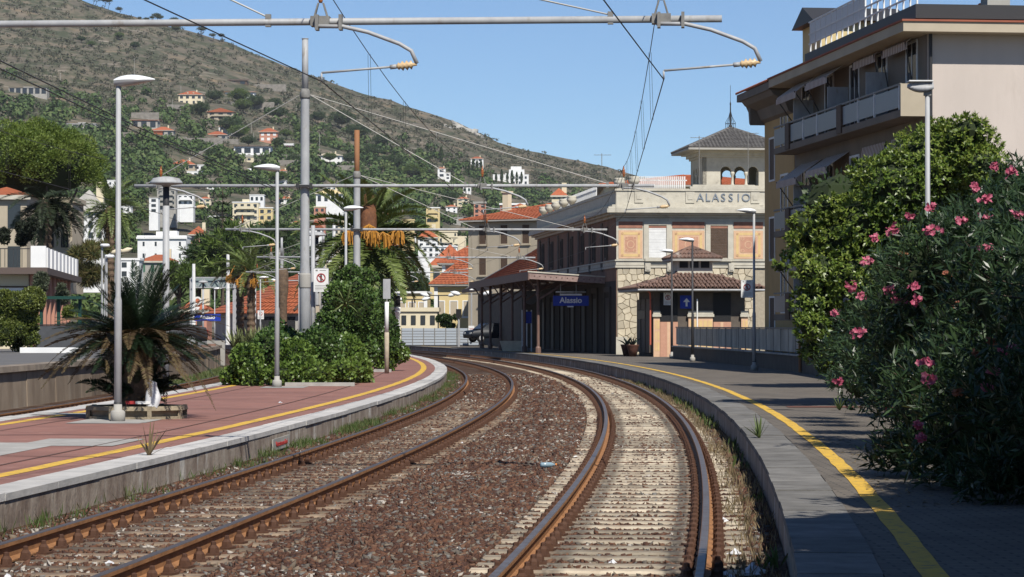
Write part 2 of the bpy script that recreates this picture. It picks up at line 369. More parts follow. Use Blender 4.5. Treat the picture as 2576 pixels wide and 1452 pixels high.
def stonemat():
    m = bpy.data.materials.new('ballast stone'); m.use_nodes = True; N = m.node_tree.nodes; L = m.node_tree.links; bs = N['Principled BSDF']
    bs.inputs['Roughness'].default_value = .85; bs.inputs['Specular IOR Level'].default_value = .25
    g = N.new('ShaderNodeNewGeometry'); r = N.new('ShaderNodeValToRGB'); e = r.color_ramp.elements
    for p, c in ((.20,(.10,.047,.028)),(.42,(.072,.036,.024)),(.60,(.125,.068,.042)),(.74,(.10,.085,.07)),(.89,(.16,.125,.09)),(.955,(.15,.145,.135))): q = e.new(p); q.color = (*c, 1)
    e[0].color = (.052,.025,.017,1); e[-1].position = .992; e[-1].color = (.34,.31,.27,1); r.color_ramp.interpolation = 'CONSTANT'
    nz = N.new('ShaderNodeTexNoise'); nz.inputs['Scale'].default_value = .45; tc = N.new('ShaderNodeTexCoord'); L.new(tc.outputs['Object'], nz.inputs[0])
    a = N.new('ShaderNodeMath'); a.operation = 'MULTIPLY_ADD'; a.inputs[1].default_value = .7; a.inputs[2].default_value = -.34; L.new(nz.outputs[0], a.inputs[0])
    c = N.new('ShaderNodeMath'); c.operation = 'ADD'; c.use_clamp = True; L.new(g.outputs['Random Per Island'], c.inputs[0]); L.new(a.outputs[0], c.inputs[1])
    L.new(c.outputs[0], r.inputs[0]); L.new(r.outputs[0], bs.inputs['Base Color']); return m
tag(inst(mesh_np('ballast_stones', V, Fq, stonemat()), 'ballast_stones'), 'loose rusty brown and grey ballast stones between the rails', 'ballast', kind='stuff')
# ---- tracks
def rust_and_streaks(m):
    "dark streaks along the inside of both rails and rust beside them, in sleeper coordinates"
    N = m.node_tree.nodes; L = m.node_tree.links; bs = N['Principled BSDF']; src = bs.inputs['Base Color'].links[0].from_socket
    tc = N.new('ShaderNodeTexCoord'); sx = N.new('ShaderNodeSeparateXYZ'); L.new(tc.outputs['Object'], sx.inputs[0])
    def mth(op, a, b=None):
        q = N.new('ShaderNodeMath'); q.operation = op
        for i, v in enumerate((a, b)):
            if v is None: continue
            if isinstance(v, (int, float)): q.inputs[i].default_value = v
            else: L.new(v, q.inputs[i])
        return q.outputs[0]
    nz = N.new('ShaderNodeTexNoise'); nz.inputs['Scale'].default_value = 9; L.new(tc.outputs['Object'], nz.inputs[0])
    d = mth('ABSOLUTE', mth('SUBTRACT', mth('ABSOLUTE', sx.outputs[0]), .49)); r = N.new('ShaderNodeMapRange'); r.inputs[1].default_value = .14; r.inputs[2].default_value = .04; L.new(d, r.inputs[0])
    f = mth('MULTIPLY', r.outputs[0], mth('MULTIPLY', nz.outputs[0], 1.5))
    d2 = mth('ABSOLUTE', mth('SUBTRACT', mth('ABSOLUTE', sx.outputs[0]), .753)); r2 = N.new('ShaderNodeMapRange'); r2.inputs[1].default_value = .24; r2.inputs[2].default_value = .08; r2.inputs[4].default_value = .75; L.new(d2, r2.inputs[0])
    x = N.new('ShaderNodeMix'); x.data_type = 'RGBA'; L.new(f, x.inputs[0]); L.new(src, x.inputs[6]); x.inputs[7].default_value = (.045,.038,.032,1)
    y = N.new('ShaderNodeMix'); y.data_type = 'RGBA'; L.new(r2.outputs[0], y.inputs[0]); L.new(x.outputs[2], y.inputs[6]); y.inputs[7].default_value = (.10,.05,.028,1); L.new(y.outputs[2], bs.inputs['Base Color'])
rust_and_streaks(M['sleeper_r']); rust_and_streaks(M['sleeper_l'])
RAIL = [(-.07,-.165),(.07,-.165),(.07,-.15),(.012,-.13),(.012,-.045),(.036,-.035),(.036,-.006),(-.036,-.006),(-.036,-.035),(-.012,-.045),(-.012,-.13),(-.07,-.15)]
def sleeper_mesh(m, L=1.15):
    b = B(); w, t = .13, .10
    prof = [(-w,-.36),(w,-.36),(w,-.185),(t,-.165),(-t,-.165),(-w,-.185)]
    n = 6
    b.add([(x, y, z) for x in (-L, L) for y, z in prof], [list(range(n))[::-1], list(range(n, 2*n))] + [(i, (i+1) % n, n+(i+1) % n, n+i) for i in range(n)])
    return b.mesh('sleeper', m)
fb = B(); fb.box(-.06,.06,-.07,.07,-.168,-.145).lathe([(.052,-.146),(.046,-.10),(.026,-.075),(.024,-.05),(.012,-.042)], n=6)
FAST = fb.mesh('rail_fastening', M['fast'])
def track(name, label, off, s0, s1, slm, top, fast_n, first=-62.0, sl_to=90):
    root = thing(name, label, 'railway track', T(off(0) if callable(off) else off, 0, 0)); inv = Matrix.Translation(-Vector(root.location))
    O = off if callable(off) else (lambda s: off)
    ss = frange(s0, s1, 2.0)
    for sd in (-.753, .753):
        b = B(); b.sweep(RAIL, ss, lambda s: O(s) + sd); r = b.obj('rail', M['rust'], root); r.matrix_parent_inverse = inv
        b = B(); b.sweep([(-.034,-.0055),(.034,-.0055),(.030,0),(-.030,0)], ss, lambda s: O(s) + sd); t = b.obj('running_surface', top, r); t.matrix_parent_inverse = Matrix.Identity(4)
    me = sleeper_mesh(slm); rest = []; n = 0; s = first
    while s < sl_to:
        p = T(O(s), s, random.uniform(-.008, .006) - (.045 * smooth((s + 12) / 20) if slm is M['sleeper_l'] else 0)); rz = s / RAD + random.uniform(-.012, .012)
        o = inst(me, 'sleeper', root, p, (0, 0, rz)); o.matrix_parent_inverse = inv
        for sd in (-.753-.12, -.753+.12, .753-.12, .753+.12):
            if n < fast_n:
                f = inst(FAST, 'rail_fastening', o, (sd, random.uniform(-.01,.01), 0), (0, 0, random.uniform(-.3,.3))); n += 1
            else: rest.append(T(O(s) + sd, s, 0))
        s += .6
    if rest:
        b = B()
        for p in rest: b.lathe([(.06,-.168),(.05,-.11),(.02,-.05)], p, n=5)
        o = b.obj('distant_fastenings', M['fast'], root); o.matrix_parent_inverse = inv; o['kind'] = 'stuff'
    return root
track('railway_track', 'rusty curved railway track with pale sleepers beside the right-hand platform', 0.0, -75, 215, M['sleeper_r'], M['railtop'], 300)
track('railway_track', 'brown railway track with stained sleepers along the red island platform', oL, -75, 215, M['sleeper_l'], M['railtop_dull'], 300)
track('railway_track', 'side track below the brown retaining wall beyond the island platform', O3, -40, 215, M['sleeper_l'], M['railtop_dull'], 0, first=-30, sl_to=60)
# ---- island platform
ss = frange(-75, 215, 2.5)
pl = struct(B().sweep([(0,-.4),(0,PLZ-.07),(-1,PLZ-.07),(-1,-.4)], ss, lambda s: oPR(s) - .015), 'island_platform', M['face'])
b = B(); rows = [[T(oPR(s) - .44, s, PLZ), T(-8.4, s, PLZ + .012), T(OPL + .44, s, PLZ), T(OPL + .44, s, -.4), T(oPR(s) - .44, s, -.4)] for s in ss]; k = 5
b.add([p for r in rows for p in r], [(i*k+j, (i+1)*k+j, (i+1)*k+(j+1) % k, i*k+(j+1) % k) for i in range(len(rows)-1) for j in range(k)] + [(0,1,2,3,4)[::-1]])
pave = b.obj('paving', M['redpave'], pl)
b = B(); b.sweep([(0,-.4),(0,PLZ-.07),(1,PLZ-.07),(1,-.4)], ss, OPL + .04); b.obj('side_face', M['face'], pl)
def yline(o, w, parent, s0, s1, wob=.012, z=PLZ + .006):
    b = B(); r = []
    for s in frange(s0, s1, .8):
        c = (o(s) if callable(o) else o) + random.uniform(-wob, wob)
        r.append([T(c - w/2, s, z), T(c + w/2, s, z)])
    b.add([p for q in r for p in q], [(2*i, 2*i+1, 2*i+3, 2*i+2) for i in range(len(r)-1)])
    return b.obj('yellow_line', M['yellow'], parent)
yline(lambda s: oPR(s) - .86, .20, pl, -75, 200); yline(OPL + .80, .20, pl, -75, 200)
def coping(o0, o1, parent, m, s0, s1, ln, zt=PLZ + .004, zb=PLZ - .068):
    s = s0
    while s < s1:
        l = ln * random.uniform(.9, 1.1); e = s + l - .012; dz = random.uniform(-.006, .005); dx = random.uniform(-.008, .008)
        a0, a1 = (o0(s) if callable(o0) else o0) + dx, (o1(s) if callable(o1) else o1) + dx
        c0, c1 = (o0(e) if callable(o0) else o0) + dx, (o1(e) if callable(o1) else o1) + dx
        b = B(); b.hexa([T(a0,s,zb),T(a1,s,zb),T(c1,e,zb),T(c0,e,zb)], [T(a0,s,zt+dz),T(a1,s,zt+dz),T(c1,e,zt+dz),T(c0,e,zt+dz)])
        b.obj('coping_slab', m, parent); s += l
coping(lambda s: oPR(s) - .436, oPR, pl, M['coping'], -64, 60, 1.9)
coping(lambda s: oPR(s) - .436, oPR, pl, M['coping'], 60, 205, 8)
coping(OPL, OPL + .436, pl, M['coping'], -50, 60, 1.9); coping(OPL, OPL + .436, pl, M['coping'], 60, 205, 8)
def patch(o0, o1, s0, s1, m, parent, name='patch', z=PLZ + .010):
    b = B(); b.add([T(o0, s0, z), T(o1, s0, z), T(o1, s1, z), T(o0, s1, z)], [(0,1,2,3)]); return b.obj(name, m, parent)
M['patchc'] = mat('concrete patch', (.36,.345,.32), (.27,.26,.24), scale=3, bump=.2)
patch(-9.6, -7.75, -44.2, -40.3, M['patchc'], pl, 'concrete_patch', z=PLZ+.013); patch(-9.35, -8.15, -33.4, -31.2, M['patchc'], pl, 'concrete_patch', z=PLZ+.016)
patch(-8.3, -6.95, -41.2, -39.0, M['patchc'], pl, 'concrete_patch', z=PLZ+.012); patch(-10.9, -9.4, -29.2, -28.4, M['patchc'], pl, 'concrete_patch', z=PLZ+.012)
M['joint'] = mat('tar joint', (.085,.05,.04), rough=.9)
for s in frange(-56, 40, 6.1):
    b = B(); b.add([T(oPR(s)-.45, s, PLZ+.008), T(-8.4, s+.2, PLZ+.0155), T(OPL+.45, s, PLZ+.008), T(OPL+.45, s+.05, PLZ+.008), T(-8.4, s+.25, PLZ+.0155), T(oPR(s)-.45, s+.05, PLZ+.008)], [(0,1,4,5),(1,2,3,4)]); b.obj('joint', M['joint'], pl)
for o in (-7.2, -9.7):
    b = B(); r = [[T(o, s, PLZ+.014), T(o+.03, s, PLZ+.014)] for s in frange(-60, 60, 2)]
    b.add([p for q in r for p in q], [(2*i, 2*i+1, 2*i+3, 2*i+2) for i in range(len(r)-1)]); b.obj('joint', M['joint'], pl)
# ---- right platform
def brickmat(name, c, c2, mort, sx, sy):
    m = bpy.data.materials.new(name); m.use_nodes = True; N = m.node_tree.nodes; L = m.node_tree.links; bs = N['Principled BSDF']; bs.inputs['Roughness'].default_value = .9
    tc = N.new('ShaderNodeTexCoord'); br = N.new('ShaderNodeTexBrick'); br.inputs['Scale'].default_value = 1; br.inputs['Brick Width'].default_value = sx; br.inputs['Row Height'].default_value = sy
    br.inputs['Mortar Size'].default_value = .012; br.inputs['Color1'].default_value = (*c, 1); br.inputs['Color2'].default_value = (*c2, 1); br.inputs['Mortar'].default_value = (*mort, 1)
    L.new(tc.outputs['Object'], br.inputs[0])
    nz = N.new('ShaderNodeTexNoise'); nz.inputs['Scale'].default_value = 1.3; nz.inputs['Detail'].default_value = 5; L.new(tc.outputs['Object'], nz.inputs[0])
    x = N.new('ShaderNodeMix'); x.data_type = 'RGBA'; x.blend_type = 'MULTIPLY'; x.inputs[0].default_value = .7; L.new(br.outputs[0], x.inputs[6])
    r = N.new('ShaderNodeMapRange'); r.inputs[1].default_value = .3; r.inputs[2].default_value = .7; r.inputs[3].default_value = .65; r.inputs[4].default_value = 1.2; L.new(nz.outputs[0], r.inputs[0]); L.new(r.outputs[0], x.inputs[7])
    L.new(x.outputs[2], bs.inputs['Base Color'])
    b = N.new('ShaderNodeBump'); b.inputs['Strength'].default_value = .5; b.inputs['Distance'].default_value = .01; L.new(br.outputs['Fac'], b.inputs['Height']); b.invert = True; L.new(b.outputs[0], bs.inputs['Normal'])
    return m
M['paver'] = brickmat('grey brown pavers', (.145,.122,.095), (.115,.098,.078), (.06,.053,.045), .24, .12)
ss = frange(-78, 215, 2.5)
rp = struct(B().sweep([(ORP+.03,-.4),(ORP+.03,PLZ-.07),(ORP+1,PLZ-.07),(ORP+1,-.4)], ss, 0), 'right_platform', M['face'])
b = B(); b.sweep([(ORP+.55,-.4),(ORP+.55,PLZ),(7.6,PLZ),(7.6,-.4)], ss, 0); b.obj('paving', M['paver'], rp)
coping(ORP, ORP+.545, rp, M['coping_grey'], -72, 40, 1.4); coping(ORP, ORP+.545, rp, M['coping_grey'], 40, 205, 6)
yline(ORP + .86, .17, rp, -76, 190)
patch(2.75, 4.2, -24.4, -23.6, mat('rusty cover', (.12,.05,.035), rough=.9), rp, 'drain_cover', z=PLZ+.008)
# ---- retaining wall with panels and cap
b = B(); b.sweep([(-15.45,-.5),(-15.45,.70),(-15.16,.70),(-15.16,-.5)], frange(-45, 58, 3), 0)
rw = tag(b.obj('retaining_wall', M['rwall']), 'brown stained concrete retaining wall running along the side track', 'wall', kind='thing')
s = -42.0
while s < 57:
    l = 2.0 * random.uniform(.92, 1.08); e = min(s + l - .03, 57.8); dx = random.uniform(-.015, .01)
    B().hexa([T(-15.162+dx,s,-.5),T(-15.08+dx,s,-.5),T(-15.08+dx,e,-.5),T(-15.162+dx,e,-.5)], [T(-15.162+dx,s,.69),T(-15.11+dx,s,.69),T(-15.11+dx,e,.69),T(-15.162+dx,e,.69)]).obj('panel', M['rwall'], rw)
    s += l
M['capst'] = mat('grimy cap', (.24,.20,.155), (.15,.12,.095), scale=1.5, bump=.3, rand=.12)
s = -44.0
while s < 58:
    e = s + 2.9; z = .702
    B().hexa([T(-15.62,s,z),T(-15.02,s,z),T(-15.02,e,z),T(-15.62,e,z)], [T(-15.60,s,z+.14),T(-15.04,s,z+.14),T(-15.04,e,z+.14),T(-15.60,e,z+.14)]).obj('cap', M['capst'], rw)
    s += 2.93
B().hexa([T(-15.8,58.9,-.5),T(-14.9,58.9,-.5),T(-14.9,60.2,-.5),T(-15.8,60.2,-.5)], [T(-15.8,58.9,1.05),T(-14.9,58.9,1.05),T(-14.9,60.2,1.05),T(-15.8,60.2,1.05)]).obj('end_pier', M['plaster_g'], rw)
for s in (22, 34, 44, 51):
    B().hexa([T(-15.55,s,.843),T(-15.15,s,.843),T(-15.15,s+.8,.843),T(-15.55,s+.8,.843)], [T(-15.55,s,.95),T(-15.15,s,.95),T(-15.15,s+.8,.95),T(-15.55,s+.8,.95)]).obj('brick_block', M['tile2'], rw)
# low white wall at the road edge
for (x0, x1, y0, Y) in ((50, 205, 880, 96),):
    a, c = P(x0, 880, Y), P(x1, 880, Y); tag(B().box(a.x, c.x, Y, Y+.3, RDZ-.3, 1.02).obj('kerb_wall', M['plaster_w']), 'low white wall below the clipped green hedge', 'wall', kind='thing')
# ================================================================== OVERHEAD LINE
def frameM(o): return Matrix.Translation(o.location) @ Matrix.Rotation(o.rotation_euler.z, 4, 'Z')
def arm_parts(root, x, zb, k=1.0, flip=1):
    "register arm hanging under the cross beam at local x; returns the wire point (local)"
    a = B(); f = flip
    a.tube([(x-.06*f,-.12,zb-.07),(x+.30*f,-.12,zb-.075),(x+.62*f,-.12,zb-.15),(x+1.02*f,-.12,zb-.30),(x+1.17*f,-.12,zb-.39),(x+1.24*f,-.12,zb-.55)], .026, 8)
    arm = a.obj('register_arm', M['galv'], root, True)
    for q in (x-.03*f, x+.27*f): B().box(q-.02,q+.02,-.17,-.02,zb-.12,zb+.075).obj('clamp', M['galv_d'], arm)
    i = B(); ax = Vector((-1*f, 0, -.10)).normalized(); c = Vector((x+1.24*f,-.12,zb-.56))
    i.lathe([(.018,0),(.02,.05),(.062,.07),(.03,.10),(.066,.125),(.03,.155),(.066,.18),(.03,.21),(.05,.23),(.018,.26)], c, 10, axis=ax).obj('rod_insulator', M['insul_p'], arm, True)
    e = c + ax * .26
    r = B(); w = Vector((x+.03*f,-.12,zb-.66)); r.tube([e, e+ax*.08], .03, 8).tube([e, w], .016, 6).tube([w, w-Vector((0,0,.11))], .014, 6)
    r.obj('steady_rod', M['galv'], arm, True)
    return w - Vector((0, 0, .11))
def post_insulator(root, x, zb):
    b = B()
    for sx in (-.09, .09): b.tube([(x+sx,0,zb+.04),(x+sx*.35,0,zb+.24)], .012, 5).tube([(x+sx,.07,zb+.04),(x+sx*.35,.02,zb+.24)], .012, 5)
    b.box(x-.12,x+.12,-.09,.09,zb-.06,zb+.065)
    br = b.obj('insulator_bracket', M['galv_d'], root)
    B().lathe([(.02,.24),(.03,.27),(.02,.30),(.058,.325),(.024,.35),(.058,.375),(.024,.40),(.052,.425),(.02,.45),(.014,.54)], (x,0,zb), 10).obj('post_insulator', M['insul'], br, True)
    return Vector((x, 0, zb + .53))
PORT = []
def portal(Y, zbeam, label, top=7.9, pole_r=.155, left=-13.3, right=.85, tie_z=7.35, rust=False, three=True, opole=-8.38, poleless=False, arms=(True, True, True), dx=0.02):
    s = sY(Y); o = T(opole, s, PLZ); root = thing('catenary_mast', label, 'catenary mast', o, s / RAD, 'catenary masts on the island platform')
    z = zbeam - PLZ; L0, R0 = left - opole, right - opole
    if not poleless:
        b = B()
        b.lathe([(pole_r*1.18,-.1),(pole_r*1.18,2.9),(pole_r*1.12,3.05),(pole_r,3.25),(pole_r*.93,tie_z-.1),(pole_r*.93,tie_z+.1)], n=16)
        b.lathe([(pole_r*.72,tie_z+.09),(pole_r*.66,top)], n=14)
        p = b.obj('mast', M['galv'], root, True)
        B().lathe([(pole_r*1.05,tie_z-.05),(pole_r*1.12,tie_z),(pole_r*1.12,tie_z+.12),(pole_r*.8,tie_z+.22)], n=14).obj('tie_collar', M['galv_d'], p, True)
        B().lathe([(pole_r*.75,top-2.2 if rust else top),(pole_r*.75,top+.02)], n=14).obj('mast_cap', M['rustpole'] if rust else M['galv'], p, True)
        B().lathe([(pole_r*1.25,2.6),(pole_r*1.28,2.63),(pole_r*1.28,2.95),(pole_r*1.2,3.0)], n=14).obj('sleeve', M['plaster_g'], p, True)
    yb = -pole_r * 1.02 - .05
    b = B(); b.tube([(L0, yb, z), (R0, yb, z)], .046, 10); bm = b.obj('cross_beam', M['galv'], root, True)
    if not poleless:
        B().box(-.22,-.14,yb-.08,.06,z-.07,z+.07).box(.14,.22,yb-.08,.06,z-.07,z+.07).box(-.2,.2,yb-.075,yb-.05,z-.03,z+.03).obj('beam_clamp', M['dark'], bm)
    pts = {}
    sub = []
    for nm, ot in (('3', O3), ('L', oL(s)), ('R', 0.0)):
        x = ot - opole + dx
        if nm == '3' and not three: continue
        c = Matrix.Translation((0, yb, 0))
        e = bpy.data.objects.new('wire_support', None); COL.objects.link(e); e.parent = root; e.location = (0, yb, 0)
        w = arm_parts(e, x, z); m_ = post_insulator(e, x, z)
        W = frameM(root) @ c; pts[nm] = (W @ w, W @ m_)
    tz = tie_z + .06 - 0
    for ox in ((oL(s)-.45) - opole, -.42 - opole) + ((L0 + .35,) if three else ()):
        b = B(); b.tube([(math.copysign(pole_r, ox), 0, tz), (ox, yb, z + .06)], .011, 5); t = b.obj('tie_rod', M['tie'], root)
        B().box(ox-.035,ox+.035,yb-.03,yb+.03,z-.06,z+.10).obj('tie_clamp', M['galv_d'], t)
    PORT.append(pts); return root
portal(33.2, 5.69, 'nearest overhead wire mast just left of the frame, thick grey tube crossing the sky', top=8.6, opole=-8.9, dx=.22, right=.98)
portal(71.5, 5.63, 'thick grey catenary mast rising from the ivy mound, second cross tube', top=9.4, tie_z=7.82, pole_r=.128, opole=-8.67)
portal(97.0, 5.36, 'catenary mast with rusted top in front of the date palm', top=8.76, tie_z=7.05, rust=True, pole_r=.13, left=-13.2)
portal(134.0, 5.28, 'distant catenary mast right behind the date palm, fourth cross tube', top=7.4, tie_z=6.6, pole_r=.13)
portal(168.0, 5.2, 'distant catenary mast seen past the ivy mound, fifth cross tube', top=7.4, tie_z=6.6, pole_r=.13)
portal(200.0, 5.2, 'farthest catenary mast among the far platform lamps', top=8.2, tie_z=6.6, pole_r=.13)
# wires
def prev_pt(o, s, z): return T(o, s, z)
names = {'R': 'right-hand track', 'L': 'track beside the island platform', '3': 'side track by the retaining wall'}
for nm in ('R', 'L', '3'):
    O = {'R': lambda s: 0., 'L': oL, '3': lambda s: O3}[nm]
    con = [T(O(-120)+.05, -120, PORT[0][nm][0].z + .05)] + [p[nm][0] for p in PORT if nm in p]
    mes = [T(O(-120), -120, PORT[0][nm][1].z + .05)] + [p[nm][1] for p in PORT if nm in p]
    b = B(); b.tube(con, .0075 if nm != '3' else .007, 5)
    cw = tag(b.obj('contact_wire', M['wire']), f'dark contact wire over the {names[nm]}', 'wire', 'contact wires')
    pts = []
    for i in range(len(mes) - 1):
        for k in range(12):
            t = k / 12; p = mes[i].lerp(mes[i+1], t); p.z -= 4 * t * (1 - t) * (.55 if i else .95) * (.9 if i < 3 else .6); pts.append(p)
    pts.append(mes[-1]); b = B(); b.tube(pts, .0065, 5); mw = b.obj('messenger_wire', M['wire'], cw)
    for i in range(min(4, len(con) - 1)):
        for k in (2, 4, 6, 8, 10):
            t = k / 12; a = con[i].lerp(con[i+1], t); c = pts[i * 12 + k]
            if c.z - a.z > .1:
                d = B(); off = Vector((.018, 0, 0)); d.tube([a - off, c - off], .0028, 4).tube([a + off, c + off], .0028, 4); d.obj('dropper', M['wire'], cw)
for k, (dx, lab) in enumerate(((0, 'upper of two dark feeder cables sloping down across the hillside'), (1, 'lower of two dark feeder cables sloping down across the hillside'))):
    a = P(-400, -45 + 22*k, 27); m1 = P(0, 153 + 20*k, 38); m2 = P(350, 322 + 14*k, 50); e = P(755, 500 + 4*k, 71.2)
    tag(B().tube([a, m1, m2, e], .011, 5).obj('feeder_cable', M['wire']), lab, 'cable', 'feeder cables')

# ================================================================== LAMPS
def lamp_head(L=.67):
    "leaf-shaped street lamp head pointing to +x from the post; returns shell, lens meshes"
    n = 14; top, lens = [], []
    def ring(t):
        w = .165 * math.sin(math.pi * min(1, (t * .88 + .12))) ** .8 * (1 - .2 * t)
        zm = .012 * math.cos(math.pi * t) + .01
        return w, zm + .105 * math.sin(math.pi * min(1, t * .93 + .05)) ** .75 * (1 - .3 * t), zm
    b = B(); R = []
    for i in range(n + 1):
        t = i / n; w, zt, zm = ring(t); x = -.07 + L * t
        R.append([(x, w * math.cos(a), zm + (zt - zm) * max(0, math.sin(a))) for a in [math.pi * j / 8 for j in range(9)]])
    k = 9; b.add([p for r in R for p in r], [(i*k+j, (i+1)*k+j, (i+1)*k+j+1, i*k+j+1) for i in range(n) for j in range(k-1)])
    c = B(); R = []
    for i in range(n + 1):
        t = i / n; w, zt, zm = ring(t); x = -.07 + L * t; dp = .12 * math.sin(math.pi * min(1, t * .75 + .22)) ** .8 * (1 - .72 * t) + .003
        R.append([(x, w * .985 * math.cos(a), zm - .006 - dp * math.sin(a)) for a in [math.pi * j / 8 for j in range(9)]])
    c.add([p for r in R for p in r], [(i*k+j, i*k+j+1, (i+1)*k+j+1, (i+1)*k+j) for i in range(n) for j in range(k-1)])
    return b.mesh('shell', M['lampwhite'], True), c.mesh('lens', M['lens'], True)
LSH, LLN = lamp_head()
def lamp_post(H=5.55, r0=.062, r1=.045):
    b = B(); b.lathe([(r0,0),(r0,1.95),(r0*.97,2.0),(r1,2.06),(r1*.94,H)], n=12); return b.mesh('post', M['galv'], True)
LPO = lamp_post()
LBA = B().lathe([(.12,-.01),(.12,.17),(.10,.19),(.07,.2),(.066,.33)], n=12).mesh('base', M['plaster_g'], True)
LCL = B().lathe([(.065,.21),(.068,.33)], n=12).mesh('collar', M['dark'], True)
def lamp(loc, label, face=1, H=5.55, dark=False, group='curved white platform lamps', yaw=0):
    r = thing('platform_lamp', label, 'lamp', loc, yaw, group)
    p = inst(LPO, 'post', r, sc=(1, 1, H / 5.55))
    if dark:
        p.data = p.data.copy(); p.data.materials[0] = M['dark']  # post coloured dark to stand in for shade over it
    inst(LBA, 'base', r); inst(LCL, 'collar', r)
    hz = (0, R_(-4) if face > 0 else R_(-4), 0 if face > 0 else math.pi)
    h = inst(LSH, 'lamp_shell', r, (0, 0, H + .03), hz)
    inst(LLN, 'lamp_lens', h)
    return r
def at_plat(x, Y, z=PLZ):
    p = P(x, 800, Y); return Vector((p.x, Y, z))
lamp(at_plat(297, 43), 'tall platform lamp in front of the cycad planter, white head pointing right', 1)
patch(-9.35, -8.1, -33.1, -31.6, M['patchc'], pl, 'lamp_plinth_patch', z=PLZ+.018)
lamp(at_plat(697, 66.8), 'platform lamp at the near edge of the ivy mound, white head pointing left', -1)
lamp(at_plat(870, 90), 'platform lamp behind the ivy mound beside the rust-topped mast', 1)
lamp(at_plat(943, 137), 'small platform lamp right of the rust-topped mast under the palm fronds', 1)
lamp(at_plat(1897, 92), 'platform lamp on the right platform carrying a white no-crossing sign', -1)
lamp(at_plat(1742, 114), 'dark platform lamp in the shade before the tiled kiosk', -1, H=5.25, dark=True)
lamp(at_plat(1690, 126), 'platform lamp at the kiosk wall, leftmost on the right platform', -1, H=5.1, dark=True)
patch(-9.3, -8.2, -9.3, -7.6, M['patchc'], pl, 'lamp_plinth_patch', z=PLZ+.018)
# far lamps along the curve on the island and the far platform
for x, Y, top, fc, lab in ((540, 215, 728, 1, 'far platform lamp above the blue far station sign'), (678, 205, 706, -1, 'far platform lamp right of the far station sign'),
                       (575, 0, 0, 0, ''), (897, 0, 0, 0, ''), (752, 190, 690, 1, 'far platform lamp before the shed roof, near the thick mast'),
                       (655, 182, 700, 1, 'far platform lamp between the two far palms')):
    if Y: lamp(at_plat(x if x != 678 else 693, Y), lab, fc, H=(818 - top) * Y / FPX + HC - PLZ, group='far platform lamps')
HAT = B().lathe([(.09,-.02),(.13,.02),(.40,.05),(.42,.07),(.40,.11),(.36,.15),(.34,.19),(.10,.235),(.01,.24)], n=20).mesh('lamp_hat', M['galv'], True)
NECK = B().lathe([(.075,-.62),(.08,-.60),(.08,0)], n=10).mesh('lamp_neck', M['dark'], True)
def hat_lamp(x, ytop, Y, label, sc=1.0):
    p = P(x, ytop, Y); r = thing('mushroom_lamp', label, 'lamp', (p.x, Y, PLZ), 0, 'flat mushroom-topped platform lamps'); H = p.z - PLZ - .22
    B().lathe([(.085,0),(.085,H-.5)], n=12).obj('post', M['galv'], r, True)
    n = inst(NECK, 'lamp_neck', r, (0, 0, H)); h = inst(HAT, 'lamp_hat', r, (0, 0, H), sc=sc); return r
hat_lamp(418, 446, 66, 'large mushroom lamp with flat grey hat rising behind the cycad')
hat_lamp(797, 584, 118, 'mushroom lamp partly hidden behind the thick grey mast')
hat_lamp(897, 638, 150, 'small mushroom lamp between the mast and the palm trunk')
hat_lamp(642, 694, 215, 'tiny mushroom lamp beside the striped agaves', 1.0)
hat_lamp(511, 706, 215, 'tiny mushroom lamp by the far station sign', 1.0)
# the cobra-head lamp before the apartment block
q = P(2333, 213, 44.7); r = thing('street_lamp', 'street lamp with grey cobra head against the pale apartment wall', 'lamp', (q.x, 44.7, PLZ))
H = q.z - PLZ
B().lathe([(.055,0),(.055,2.2),(.045,2.3),(.040,H-.05)], n=12).obj('post', M['galv'], r, True)
b = B(); R = []
for i in range(9):
    t = i / 8; x = .09 - .43 * t; w = .13 * (1 - .55 * t ** 2); zt = .035 + .055 * math.sin(math.pi * min(1, .25 + t * .75)); zb = -.10 * math.sin(math.pi * (.15 + .8 * t)) ** .8
    R.append([(x, w * math.cos(a), zt if math.sin(a) > .5 else (zb if math.sin(a) < -.3 else .0)) for a in [2 * math.pi * j / 12 for j in range(12)]])
k = 12; b.add([p for g in R for p in g], [(i*k+j, i*k+(j+1) % k, (i+1)*k+(j+1) % k, (i+1)*k+j) for i in range(8) for j in range(k)] + [list(range(k))[::-1], [8*k+j for j in range(k)]])
h = b.obj('lamp_head', M['galv'], r, True, loc=(0, 0, H - .03)); B().box(-.06,.06,-.05,.05,-.16,-.03).obj('lamp_socket', M['galv_d'], h)
B().box(-.33,.08,-.14,.14,.075,.095).obj('lamp_lid', M['white'], h)

# ================================================================== SIGNS
def text_mesh(txt, size, m, depth=.004, align='CENTER', bold=0.0, shear=0):
    cu = bpy.data.curves.new('t', 'FONT'); cu.body = txt; cu.size = size; cu.align_x = align; cu.align_y = 'CENTER'; cu.extrude = depth; cu.offset = bold; cu.shear = shear; cu.resolution_u = 3
    o = bpy.data.objects.new('t', cu); COL.objects.link(o); dg = bpy.context.evaluated_depsgraph_get(); me = bpy.data.meshes.new_from_object(o.evaluated_get(dg))
    bpy.data.objects.remove(o); me.materials.clear(); me.materials.append(m); return me
def ring_mesh(r0, r1, m, n=28):
    b = B(); b.add([(r*math.cos(2*math.pi*j/n), y, r*math.sin(2*math.pi*j/n)) for y in (0, -.006) for r in (r0, r1) for j in range(n)],
                   [(2*n+j, 2*n+(j+1) % n, 3*n+(j+1) % n, 3*n+j) for j in range(n)] + [(n+j, n+(j+1) % n, 3*n+(j+1) % n, 3*n+j) for j in range(n)])
    return b.mesh('ring', m)
